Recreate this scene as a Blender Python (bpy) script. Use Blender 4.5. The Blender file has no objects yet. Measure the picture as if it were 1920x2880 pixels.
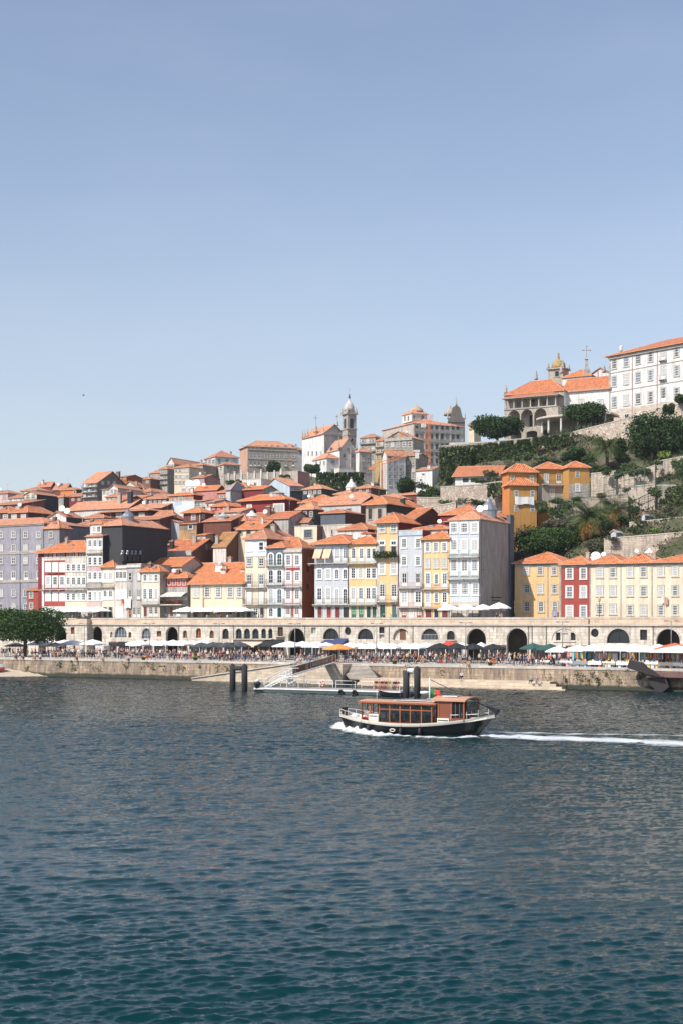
import bpy, math, random, zlib
import numpy as np
from mathutils import Vector, Matrix
R = math.radians
sc = bpy.context.scene
col = sc.collection
rnd = random.Random(7)
F = 4000.0; HZ = 1750.0; H = 10.0
OX, OY = 0.0, 232.5
TX, TY = 0.8673, -0.4978
NX, NY = 0.4978, 0.8673

def W2(u, v): return (OX + u*TX + v*NX, OY + u*TY + v*NY)
def u_at(px, v):
    s = (px-960)/F
    return (s*(OY+v*NY) - (OX+v*NX)) / (TX - s*TY)
def D_at(px, v):
    return W2(u_at(px, v), v)[1]
def Z_at(py, D): return H + (HZ-py)/F*D
def XYD(px, D): return ((px-960)/F*D, D)

# ---------------------------------------------------------------- node helpers
MATS = {}
def newmat(name):
    m = bpy.data.materials.new(name); m.use_nodes = True
    nt = m.node_tree; nt.nodes.clear()
    out = nt.nodes.new('ShaderNodeOutputMaterial')
    b = nt.nodes.new('ShaderNodeBsdfPrincipled')
    nt.links.new(b.outputs[0], out.inputs[0])
    return m, nt, b
def N(nt, typ, **kw):
    n = nt.nodes.new(typ)
    for k, v in kw.items():
        if k.startswith('i_'):
            n.inputs[k[2:].replace('_', ' ')].default_value = v
        else: setattr(n, k, v)
    return n
def L(nt, a, b): nt.links.new(a, b)
def rgba(c): return (c[0], c[1], c[2], 1.0)
def mixc(nt, fac, a, b, mode='MIX'):
    m = nt.nodes.new('ShaderNodeMix'); m.data_type = 'RGBA'; m.blend_type = mode
    for sock, val in ((m.inputs[0], fac), (m.inputs[6], a), (m.inputs[7], b)):
        if hasattr(val, 'links'): nt.links.new(val, sock)
        elif isinstance(val, (int, float)): sock.default_value = val
        else: sock.default_value = rgba(val)
    return m.outputs[2]
def ramp(nt, fac, stops):
    r = nt.nodes.new('ShaderNodeValToRGB')
    e = r.color_ramp.elements
    while len(e) < len(stops): e.new(0.5)
    for i, (p, c) in enumerate(stops):
        e[i].position = p
        e[i].color = rgba(c) if not isinstance(c, (int, float)) else (c, c, c, 1)
    nt.links.new(fac, r.inputs[0])
    return r.outputs[0]
def noise(nt, vec, scale, detail=4, rough=.55, vscale=None):
    if vscale is not None:
        mp = nt.nodes.new('ShaderNodeMapping'); mp.inputs['Scale'].default_value = vscale
        nt.links.new(vec, mp.inputs[0]); vec = mp.outputs[0]
    n = nt.nodes.new('ShaderNodeTexNoise')
    n.inputs['Scale'].default_value = scale; n.inputs['Detail'].default_value = detail
    n.inputs['Roughness'].default_value = rough
    nt.links.new(vec, n.inputs['Vector'])
    return n.outputs['Fac']
def math_n(nt, op, a, b=None):
    m = nt.nodes.new('ShaderNodeMath'); m.operation = op
    for i, v in enumerate((a, b)):
        if v is None: continue
        if hasattr(v, 'links'): nt.links.new(v, m.inputs[i])
        else: m.inputs[i].default_value = v
    return m.outputs[0]
def bump(nt, b, h, strength=.3, dist=.05):
    n = nt.nodes.new('ShaderNodeBump'); n.inputs['Strength'].default_value = strength
    n.inputs['Distance'].default_value = dist
    nt.links.new(h, n.inputs['Height']); nt.links.new(n.outputs[0], b.inputs['Normal'])
def pos(nt): return nt.nodes.new('ShaderNodeNewGeometry').outputs['Position']
def uvn(nt): return nt.nodes.new('ShaderNodeTexCoord').outputs['UV']

def simple(name, c, rough=.6, metal=0, var=.12, vs=.8):
    if name in MATS: return MATS[name]
    m, nt, b = newmat(name)
    f = noise(nt, pos(nt), vs, 3)
    L(nt, mixc(nt, ramp(nt, f, [(.3, 0.), (.7, 1.)]), [x*(1-var) for x in c], [min(1, x*(1+var*.6)) for x in c]), b.inputs['Base Color'])
    b.inputs['Roughness'].default_value = rough; b.inputs['Metallic'].default_value = metal
    MATS[name] = m; return m
def plaster(c, dirt=.35, key=None):
    key = key or 'plaster_%02d_%02d_%02d_%02d' % (c[0]*100, c[1]*100, c[2]*100, dirt*100)
    if key in MATS: return MATS[key]
    m, nt, b = newmat(key)
    p = pos(nt)
    f1 = noise(nt, p, .35, 5, .6)
    f2 = noise(nt, p, 1.0, 4, .6, (2.2, 2.2, .28))
    f3 = noise(nt, p, 3.0, 3)
    base = mixc(nt, ramp(nt, f1, [(.35, 0.), (.65, 1.)]), [x*.88 for x in c], [min(1, x*1.05) for x in c])
    st = math_n(nt, 'MULTIPLY', ramp(nt, f2, [(.42, 0.), (.68, 1.)]), min(.85, dirt*1.7))
    base = mixc(nt, st, base, (c[0]*.52+.02, c[1]*.48+.02, c[2]*.45+.015))
    st2 = math_n(nt, 'MULTIPLY', ramp(nt, f3, [(.5, 0.), (.72, 1.)]), dirt*1.0)
    base = mixc(nt, st2, base, [x*.7 for x in c])
    L(nt, base, b.inputs['Base Color']); b.inputs['Roughness'].default_value = .9
    bump(nt, b, f3, .15, .03)
    MATS[key] = m; return m
def corrugated(c, key):
    if key in MATS: return MATS[key]
    m, nt, b = newmat(key)
    sp = nt.nodes.new('ShaderNodeSeparateXYZ'); L(nt, uvn(nt), sp.inputs[0])
    s = math_n(nt, 'SINE', math_n(nt, 'MULTIPLY', sp.outputs[0], 22.0))
    f2 = noise(nt, pos(nt), 1.2, 4, .6, (2., 2., .35))
    base = mixc(nt, ramp(nt, f2, [(.35, 0.), (.7, 1.)]), [x*.7 for x in c], [x*1.2 for x in c])
    L(nt, base, b.inputs['Base Color']); b.inputs['Roughness'].default_value = .6
    bump(nt, b, s, .5, .06)
    MATS[key] = m; return m
def azulejo(c1, c2, key, size=.3):
    if key in MATS: return MATS[key]
    m, nt, b = newmat(key)
    mp = nt.nodes.new('ShaderNodeMapping'); mp.inputs['Rotation'].default_value = (0, 0, R(45))
    L(nt, uvn(nt), mp.inputs[0])
    ch = nt.nodes.new('ShaderNodeTexChecker'); ch.inputs['Scale'].default_value = 1/size
    L(nt, mp.outputs[0], ch.inputs[0])
    ch.inputs[1].default_value = rgba(c1); ch.inputs[2].default_value = rgba(c2)
    f = noise(nt, pos(nt), .9, 4, .6, (1.5, 1.5, .4))
    c = mixc(nt, ramp(nt, f, [(.5, 0.), (.8, .45)]), ch.outputs[0], [x*.6 for x in c1])
    L(nt, c, b.inputs['Base Color']); b.inputs['Roughness'].default_value = .35
    MATS[key] = m; return m
def stone(c, key, bw=.9, bh=.45, mortar=.7, dirt=.5, rubble=False, stain=None, lowdark=False):
    if key in MATS: return MATS[key]
    m, nt, b = newmat(key)
    p = pos(nt)
    if rubble:
        v = nt.nodes.new('ShaderNodeTexVoronoi'); v.feature = 'F1'; v.inputs['Scale'].default_value = 1/bw
        L(nt, p, v.inputs['Vector'])
        v2 = nt.nodes.new('ShaderNodeTexVoronoi'); v2.feature = 'DISTANCE_TO_EDGE'; v2.inputs['Scale'].default_value = 1/bw
        L(nt, p, v2.inputs['Vector'])
        edge = ramp(nt, v2.outputs['Distance'], [(.0, 0.), (.12, 1.)])
        sepc = nt.nodes.new('ShaderNodeSeparateColor'); L(nt, v.outputs['Color'], sepc.inputs[0])
        cc = mixc(nt, sepc.outputs[0], [x*.7 for x in c], [min(1, x*1.2) for x in c])
        base = mixc(nt, edge, [x*mortar*.55 for x in c], cc); hgt = edge
    else:
        br = nt.nodes.new('ShaderNodeTexBrick')
        br.inputs['Scale'].default_value = 1.0; br.inputs['Brick Width'].default_value = bw
        br.inputs['Row Height'].default_value = bh; br.inputs['Mortar Size'].default_value = .03
        br.inputs['Mortar Smooth'].default_value = .3; br.inputs['Bias'].default_value = 0
        br.inputs['Color1'].default_value = rgba([x*.8 for x in c]); br.inputs['Color2'].default_value = rgba([min(1, x*1.14) for x in c])
        br.inputs['Mortar'].default_value = rgba([x*mortar for x in c])
        L(nt, uvn(nt), br.inputs['Vector'])
        base = br.outputs['Color']; hgt = math_n(nt, 'SUBTRACT', 1.0, br.outputs['Fac'])
    f1 = noise(nt, p, .25, 6, .65)
    f2 = noise(nt, p, 1.1, 5, .65, (1.6, 1.6, .3))
    sn = stain or (c[0]*.42, c[1]*.38, c[2]*.34)
    base = mixc(nt, math_n(nt, 'MULTIPLY', ramp(nt, f2, [(.45, 0.), (.72, 1.)]), dirt), base, sn)
    base = mixc(nt, math_n(nt, 'MULTIPLY', ramp(nt, f1, [(.45, 0.), (.7, 1.)]), dirt*.7), base, [x*.7 for x in c])
    if lowdark:   # tide mark: wet, weed covered stone near the water
        sp = nt.nodes.new('ShaderNodeSeparateXYZ'); L(nt, p, sp.inputs[0])
        zz = math_n(nt, 'ADD', sp.outputs[2], math_n(nt, 'MULTIPLY', f1, -1.0))
        f5 = noise(nt, p, .8, 5, .7, (1.3, 1.3, .22))
        base = mixc(nt, math_n(nt, 'MULTIPLY', ramp(nt, f5, [(.4, 0.), (.6, 1.)]), .62), base, (.15, .115, .09))
        base = mixc(nt, ramp(nt, zz, [(0., 1.), (.35, 0.)]), base, (.045, .045, .03))
        # weed tufts and rust patches in the joints
        f4 = noise(nt, p, .9, 4, .7, (1, 1, 1.4))
        base = mixc(nt, math_n(nt, 'MULTIPLY', ramp(nt, f4, [(.62, 0.), (.68, 1.)]), .75), base, (.09, .08, .045))
    L(nt, base, b.inputs['Base Color']); b.inputs['Roughness'].default_value = .92
    bump(nt, b, hgt, .4, .04)
    MATS[key] = m; return m
def rooftile(c, key, colw=.36, dirt=.5):
    if key in MATS: return MATS[key]
    m, nt, b = newmat(key)
    uv = uvn(nt); p = pos(nt)
    sp = nt.nodes.new('ShaderNodeSeparateXYZ'); L(nt, uv, sp.inputs[0])
    x = math_n(nt, 'MULTIPLY', sp.outputs[0], 1/colw)
    s = math_n(nt, 'ABSOLUTE', math_n(nt, 'SINE', math_n(nt, 'MULTIPLY', x, math.pi)))
    y = math_n(nt, 'MULTIPLY', sp.outputs[1], 1/.45)
    fy = math_n(nt, 'FRACT', y)
    cmb = nt.nodes.new('ShaderNodeCombineXYZ')
    L(nt, math_n(nt, 'FLOOR', x), cmb.inputs[0]); L(nt, math_n(nt, 'FLOOR', y), cmb.inputs[1])
    wn = nt.nodes.new('ShaderNodeTexWhiteNoise'); wn.noise_dimensions = '3D'; L(nt, cmb.outputs[0], wn.inputs['Vector'])
    base = mixc(nt, wn.outputs['Value'], [v*.66 for v in c], [min(1, v*1.2) for v in c])
    f1 = noise(nt, p, .5, 5, .65)
    base = mixc(nt, math_n(nt, 'MULTIPLY', ramp(nt, f1, [(.45, 0.), (.75, 1.)]), dirt), base, (c[0]*.55, c[1]*.62, c[2]*.7))
    f2 = noise(nt, p, 2.6, 3, .7)
    base = mixc(nt, math_n(nt, 'MULTIPLY', ramp(nt, f2, [(.52, 0.), (.72, 1.)]), dirt*.9), base, (.13, .085, .06))
    f3 = noise(nt, p, .09, 3, .6)
    base = mixc(nt, ramp(nt, f3, [(.42, 0.), (.62, .45)]), base, (c[0]*.72, c[1]*.95, c[2]*1.2))
    L(nt, base, b.inputs['Base Color']); b.inputs['Roughness'].default_value = .85
    hh = math_n(nt, 'ADD', s, math_n(nt, 'MULTIPLY', fy, -.35))
    bump(nt, b, hh, 1.0, .17)
    MATS[key] = m; return m
def leafmat(key, c1, c2, c3=None, trans=.25):
    if key in MATS: return MATS[key]
    m, nt, b = newmat(key)
    g = nt.nodes.new('ShaderNodeNewGeometry')
    f = noise(nt, g.outputs['Position'], .55, 3, .6)
    a = mixc(nt, g.outputs['Random Per Island'], c1, c2)
    a = mixc(nt, ramp(nt, f, [(.42, 0.), (.62, .8)]), a, c3 or [x*1.5 for x in c2])
    L(nt, a, b.inputs['Base Color']); b.inputs['Roughness'].default_value = .7
    b.inputs['Specular IOR Level'].default_value = .2
    out = [n for n in nt.nodes if n.type == 'OUTPUT_MATERIAL'][0]
    t = nt.nodes.new('ShaderNodeBsdfTranslucent'); L(nt, a, t.inputs[0])
    mx = nt.nodes.new('ShaderNodeMixShader'); mx.inputs[0].default_value = trans
    L(nt, b.outputs[0], mx.inputs[1]); L(nt, t.outputs[0], mx.inputs[2]); L(nt, mx.outputs[0], out.inputs[0])
    MATS[key] = m; return m

# common materials
WHITE = simple('white_paint', (.80, .79, .76), .5)
WHITE2 = simple('old_white_paint', (.66, .65, .61), .6)
GRANITE = stone((.44, .40, .35), 'granite_trim', 1.2, .5, .8, .5)
GLASSM = simple('dark_glass', (.022, .028, .034), .12)
GLASS2 = simple('curtained_glass', (.42, .42, .40), .25)
GLASS3 = simple('blue_grey_glass', (.10, .13, .16), .12)
IRON = simple('black_iron', (.025, .028, .03), .5)
IRONG = simple('green_iron', (.05, .10, .085), .5)
DARKW = simple('dark_wood', (.06, .03, .02), .6)
METAL = simple('grey_metal', (.35, .36, .38), .35, .6)
ALU = simple('white_aluminium', (.72, .73, .74), .4, .1)
T1 = rooftile((.72, .235, .10), 'terracotta_tile', .36, .45)
T2 = rooftile((.68, .27, .145), 'weathered_terracotta_tile', .4, .8)
T3 = rooftile((.78, .33, .18), 'pale_terracotta_tile', .45, .35)
T4 = rooftile((.78, .245, .09), 'bright_terracotta_tile', .40, .2)
T5 = rooftile((.55, .26, .09), 'mossy_terracotta_tile', .4, .9)
RIDGE = simple('mortared_ridge_tile', (.60, .30, .18), .85, 0, .3, 2)

# ---------------------------------------------------------------- mesh builder
class MB:
    def __init__(s): s.v = []; s.f = []; s.mi = []; s.mats = []; s.sm = []
    def mat(s, m):
        if m not in s.mats: s.mats.append(m)
        return s.mats.index(m)
    def poly(s, pts, m, smooth=False):
        b = len(s.v); s.v.extend([tuple(p) for p in pts]); s.f.append(tuple(range(b, b+len(pts))))
        s.mi.append(s.mat(m)); s.sm.append(smooth)
    def box(s, x0, x1, y0, y1, z0, z1, m, T=None, skip=''):
        P = [(x0,y0,z0),(x1,y0,z0),(x1,y1,z0),(x0,y1,z0),(x0,y0,z1),(x1,y0,z1),(x1,y1,z1),(x0,y1,z1)]
        if T is not None: P = [tuple(T @ Vector(p)) for p in P]
        b = len(s.v); s.v.extend(P); k = s.mat(m)
        for c, q in (('b', (0,3,2,1)), ('t', (4,5,6,7)), ('f', (0,1,5,4)), ('r', (1,2,6,5)), ('k', (2,3,7,6)), ('l', (3,0,4,7))):
            if c in skip: continue
            s.f.append(tuple(b+i for i in q)); s.mi.append(k); s.sm.append(False)
        return s
    def tube(s, p0, p1, r0, r1=None, n=6, m=None, cap=True, smooth=True):
        r1 = r0 if r1 is None else r1
        p0 = Vector(p0); p1 = Vector(p1); d = (p1-p0)
        if d.length < 1e-6: return s
        d.normalize()
        a = d.orthogonal().normalized(); bb = d.cross(a)
        b = len(s.v); k = s.mat(m)
        for (p, r) in ((p0, r0), (p1, r1)):
            for i in range(n):
                t = 2*math.pi*i/n
                s.v.append(tuple(p + a*(r*math.cos(t)) + bb*(r*math.sin(t))))
        for i in range(n):
            j = (i+1) % n
            s.f.append((b+i, b+j, b+n+j, b+n+i)); s.mi.append(k); s.sm.append(smooth)
        if cap:
            s.f.append(tuple(b+i for i in reversed(range(n)))); s.mi.append(k); s.sm.append(False)
            s.f.append(tuple(b+n+i for i in range(n))); s.mi.append(k); s.sm.append(False)
        return s
    def bar(s, p0, p1, w, m):   # square bar
        return s.tube(p0, p1, w*.7, w*.7, 4, m, True, False)
    def lathe(s, prof, c, m, n=12, smooth=True, sx=1, sy=1, T=None):
        b = len(s.v); k = s.mat(m)
        for (r, z) in prof:
            for i in range(n):
                t = 2*math.pi*(i+.5)/n
                p = (c[0]+sx*r*math.cos(t), c[1]+sy*r*math.sin(t), c[2]+z)
                s.v.append(tuple(T @ Vector(p)) if T is not None else p)
        for q in range(len(prof)-1):
            for i in range(n):
                j = (i+1) % n
                s.f.append((b+q*n+i, b+q*n+j, b+(q+1)*n+j, b+(q+1)*n+i)); s.mi.append(k); s.sm.append(smooth)
        s.f.append(tuple(b+i for i in reversed(range(n)))); s.mi.append(k); s.sm.append(False)
        s.f.append(tuple(b+(len(prof)-1)*n+i for i in range(n))); s.mi.append(k); s.sm.append(False)
        return s
    def prism(s, pts, e, m):    # planar polygon pts extruded by vector e
        e = Vector(e); k = s.mat(m); b = len(s.v); n = len(pts)
        s.v.extend([tuple(p) for p in pts]); s.v.extend([tuple(Vector(p)+e) for p in pts])
        s.f.append(tuple(b+i for i in range(n))); s.mi.append(k); s.sm.append(False)
        s.f.append(tuple(b+n+i for i in reversed(range(n)))); s.mi.append(k); s.sm.append(False)
        for i in range(n):
            j = (i+1) % n
            s.f.append((b+j, b+i, b+n+i, b+n+j)); s.mi.append(k); s.sm.append(False)
        return s
    def mesh(s, name):
        me = bpy.data.meshes.new(name); me.from_pydata(s.v, [], s.f)
        for m in s.mats: me.materials.append(m)
        me.polygons.foreach_set('material_index', s.mi); me.polygons.foreach_set('use_smooth', s.sm)
        autouv(me); me.update(); return me
    def build(s, name, parent=None, loc=None, rz=0):
        return link(name, s.mesh(name), parent, loc, rz)
def link(name, me, parent=None, loc=None, rz=0):
    o = bpy.data.objects.new(name, me); col.objects.link(o)
    if parent: o.parent = parent
    if loc: o.location = loc
    if rz: o.rotation_euler = (0, 0, rz)
    return o
def autouv(me):
    uvl = me.uv_layers.new(name='UVMap')
    n = len(me.loops); out = np.zeros(n*2)
    vs = me.vertices
    for p in me.polygons:
        nr = p.normal
        if abs(nr.z) > .96: a = Vector((1, 0, 0)); b = Vector((0, 1, 0))
        else:
            a = Vector((0, 0, 1)).cross(nr).normalized(); b = nr.cross(a)
        for li in p.loop_indices:
            c = vs[me.loops[li].vertex_index].co
            out[2*li] = c.dot(a); out[2*li+1] = c.dot(b)
    uvl.data.foreach_set('uv', out)
def tag(o, label=None, cat=None, group=None, kind=None):
    if label: o['label'] = label
    if cat: o['category'] = cat
    if group: o['group'] = group
    if kind: o['kind'] = kind
    return o
def thing(name, label, cat, loc, rz=0, group=None):
    o = bpy.data.objects.new(name, None); col.objects.link(o); o.empty_display_size = .5
    o.location = loc; o.rotation_euler = (0, 0, rz)
    return tag(o, label, cat, group)
def dup(root, loc=None, rz=None, label=None, scale=None):
    r = root.copy(); col.objects.link(r)
    if loc is not None: r.location = loc
    if rz is not None: r.rotation_euler = (0, 0, rz)
    if scale is not None: r.scale = scale
    if label: r['label'] = label
    for ch in list(root.children):
        c = ch.copy(); col.objects.link(c); c.parent = r
        for g in list(ch.children):
            d = g.copy(); col.objects.link(d); d.parent = c
    return r
def setmat(o, m, i=0):
    sl = o.material_slots[i]; sl.link = 'OBJECT'; sl.material = m
def ordinal(k):
    w = ['first','second','third','fourth','fifth','sixth','seventh','eighth','ninth','tenth','eleventh','twelfth','thirteenth','fourteenth','fifteenth','sixteenth','seventeenth','eighteenth','nineteenth','twentieth']
    return w[k] if k < 20 else '%dth' % (k+1) if (k+1) % 10 not in (1,2,3) else '%d%s' % (k+1, {1:'st',2:'nd',3:'rd'}[(k+1)%10])
def holed(name, outline, holes, thick, m, parent, y0=0.0, loc=None, rz=0):
    """vertical slab in local xz plane with holes, front face at y=y0, thickness behind it"""
    cu = bpy.data.curves.new('outline', 'CURVE'); cu.dimensions = '2D'; cu.fill_mode = 'BOTH'
    for pts in [outline]+holes:
        sp = cu.splines.new('POLY'); sp.points.add(len(pts)-1); sp.use_cyclic_u = True
        for i, p in enumerate(pts): sp.points[i].co = (p[0], p[1], 0, 1)
    cu.extrude = thick/2
    o = bpy.data.objects.new('outline', cu); col.objects.link(o)
    dg = bpy.context.evaluated_depsgraph_get(); dg.update()
    me = bpy.data.meshes.new_from_object(o.evaluated_get(dg))
    bpy.data.objects.remove(o); bpy.data.curves.remove(cu)
    me.transform(Matrix.Translation((0, y0+thick/2, 0)) @ Matrix.Rotation(R(90), 4, 'X'))
    me.materials.clear(); me.materials.append(m)
    while me.uv_layers: me.uv_layers.remove(me.uv_layers[0])
    autouv(me); me.name = name
    return link(name, me, parent, loc, rz)
def archpts(cx, hw, zb, zspring, n=10, rise=None):
    rise = rise or hw
    p = [(cx-hw, zb)]
    p += [(cx-hw*math.cos(math.pi*i/n), zspring+rise*math.sin(math.pi*i/n)) for i in range(n+1)]
    p += [(cx+hw, zb)]
    return p
def rectpts(x0, x1, z0, z1): return [(x0, z0), (x0, z1), (x1, z1), (x1, z0)]

# ---------------------------------------------------------------- terrain
DW = lambda px: D_at(px, 31)
COLS = {
 -500: [(400,9.8),(430,14),(480,26),(540,38),(620,48),(760,50),(1000,30)],
 -100: [(316,9.8),(340,12),(400,24),(450,36),(500,46),(560,50),(620,52),(800,40),(1100,25)],
 200: [(301,9.8),(330,13),(360,18),(400,25),(450,42),(500,50),(560,52),(620,54),(800,40),(1100,25)],
 500: [(287,9.8),(305,13),(340,20),(380,28),(420,36),(480,46),(520,56),(560,60),(620,62),(800,45),(1100,30)],
 850: [(272,9.8),(285,13),(320,21),(350,27),(400,36),(450,44),(500,57),(560,68),(620,68),(800,55),(1100,30)],
 1150: [(261,9.8),(275,12),(310,24),(350,30),(400,38),(450,47),(475,53),(540,62),(600,66),(800,55),(1100,30)],
 1300: [(256,9.8),(275,12),(300,20),(325,('y',1450)),(340,('y',1395)),(350,('y',1345)),(358,('y',1275)),(400,57),(520,64),(700,60),(1100,30)],
 1500: [(249,9.8),(277,10),(290,('y',1575)),(304,('y',1490)),(325,('y',1420)),(337,('y',1345)),(347,('y',1310)),(353,('y',1243)),(375,('y',1228)),(440,60),(700,50),(1100,30)],
 1700: [(242,9.8),(272,10),(280,('y',1562)),(284,('y',1525)),(302,('y',1490)),(315,('y',1407)),(325,('y',1385)),(335,('y',1300)),(346,('y',1230)),(352,('y',1185)),(420,62),(700,50),(1100,30)],
 1900: [(236,9.8),(263,10),(266,('y',1562)),(268,('y',1505)),(280,('y',1500)),(283,('y',1460)),(300,('y',1430)),(315,('y',1385)),(322,('y',1300)),(335,('y',1215)),(342,('y',1168)),(420,64),(700,50),(1100,30)],
 2500: [(215,9.8),(240,10),(247,22),(270,30),(300,42),(330,58),(420,64),(700,50),(1100,30)],
}
_ck = sorted(COLS)
_cc = {}
for k in _ck:
    ds = []; zs = []
    for d, z in COLS[k]:
        if isinstance(z, tuple): z = Z_at(z[1], d)
        ds.append(d-COLS[k][0][0]); zs.append(z)
    _cc[k] = (np.array(ds), np.array(zs))
def terr(X, D):
    px = 960+F*X/D
    r = D-DW(px)
    px = min(max(px, _ck[0]), _ck[-1]-1)
    i = 0
    while _ck[i+1] <= px: i += 1
    a, b = _ck[i], _ck[i+1]; t = (px-a)/(b-a)
    za = np.interp(r, *_cc[a]); zb = np.interp(r, *_cc[b])
    return float(za*(1-t)+zb*t)
# ================================================================ camera, light, sky
cam = bpy.data.cameras.new('camera'); cam.sensor_fit = 'VERTICAL'; cam.sensor_height = 36; cam.lens = 50
cam.shift_y = 310/2880; cam.clip_end = 20000; cam.clip_start = 1
co = bpy.data.objects.new('camera', cam); col.objects.link(co); co.location = (0, 0, H); co.rotation_euler = (R(90), 0, 0)
sc.camera = co
SV = Vector((-.55, -.45, .72)).normalized()
sl = bpy.data.lights.new('sun', 'SUN'); sl.energy = 5.0; sl.angle = R(.5); sl.color = (1.0, .955, .885)
so = bpy.data.objects.new('sun', sl); col.objects.link(so); so.rotation_euler = (-SV).to_track_quat('-Z', 'Y').to_euler()
w = bpy.data.worlds.new('World'); sc.world = w; w.use_nodes = True
nt = w.node_tree; nt.nodes.clear()
wo = nt.nodes.new('ShaderNodeOutputWorld'); bg = nt.nodes.new('ShaderNodeBackground'); sky = nt.nodes.new('ShaderNodeTexSky')
sky.sky_type = 'NISHITA'; sky.sun_disc = False; sky.sun_elevation = math.asin(SV.z)
sky.sun_rotation = math.atan2(SV.x, SV.y); sky.air_density = 1.0; sky.dust_density = .6; sky.ozone_density = 2.0; sky.altitude = 50
# faint high cirrus veils in the sky
tc = nt.nodes.new('ShaderNodeTexCoord')
cf = noise(nt, tc.outputs['Generated'], 2.2, 5, .55, (1, 1, 3.2))
hs = nt.nodes.new('ShaderNodeHueSaturation'); hs.inputs['Saturation'].default_value = .92
L(nt, sky.outputs[0], hs.inputs['Color'])
tint = mixc(nt, 1.0, hs.outputs[0], (1.05, .99, .98), 'MULTIPLY')
sz_ = nt.nodes.new('ShaderNodeSeparateXYZ'); L(nt, tc.outputs['Generated'], sz_.inputs[0])
tint = mixc(nt, ramp(nt, sz_.outputs[2], [(0., .75), (.10, .5), (.3, .12), (.5, 0.)]), tint, (3.7, 4.0, 4.3))
veil = mixc(nt, ramp(nt, cf, [(.5, 0.), (.8, .10)]), tint, (6.0, 6.4, 6.9))
L(nt, veil, bg.inputs[0]); bg.inputs[1].default_value = .15
L(nt, bg.outputs[0], wo.inputs[0])
sc.view_settings.view_transform = 'Standard'; sc.view_settings.look = 'None'; sc.view_settings.gamma = 1
sc.view_settings.exposure = 0.12
try:
    sc.cycles.max_bounces = 6; sc.cycles.diffuse_bounces = 2; sc.cycles.glossy_bounces = 3; sc.cycles.transparent_max_bounces = 12
    sc.cycles.volume_bounces = 0
except Exception: pass

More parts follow.
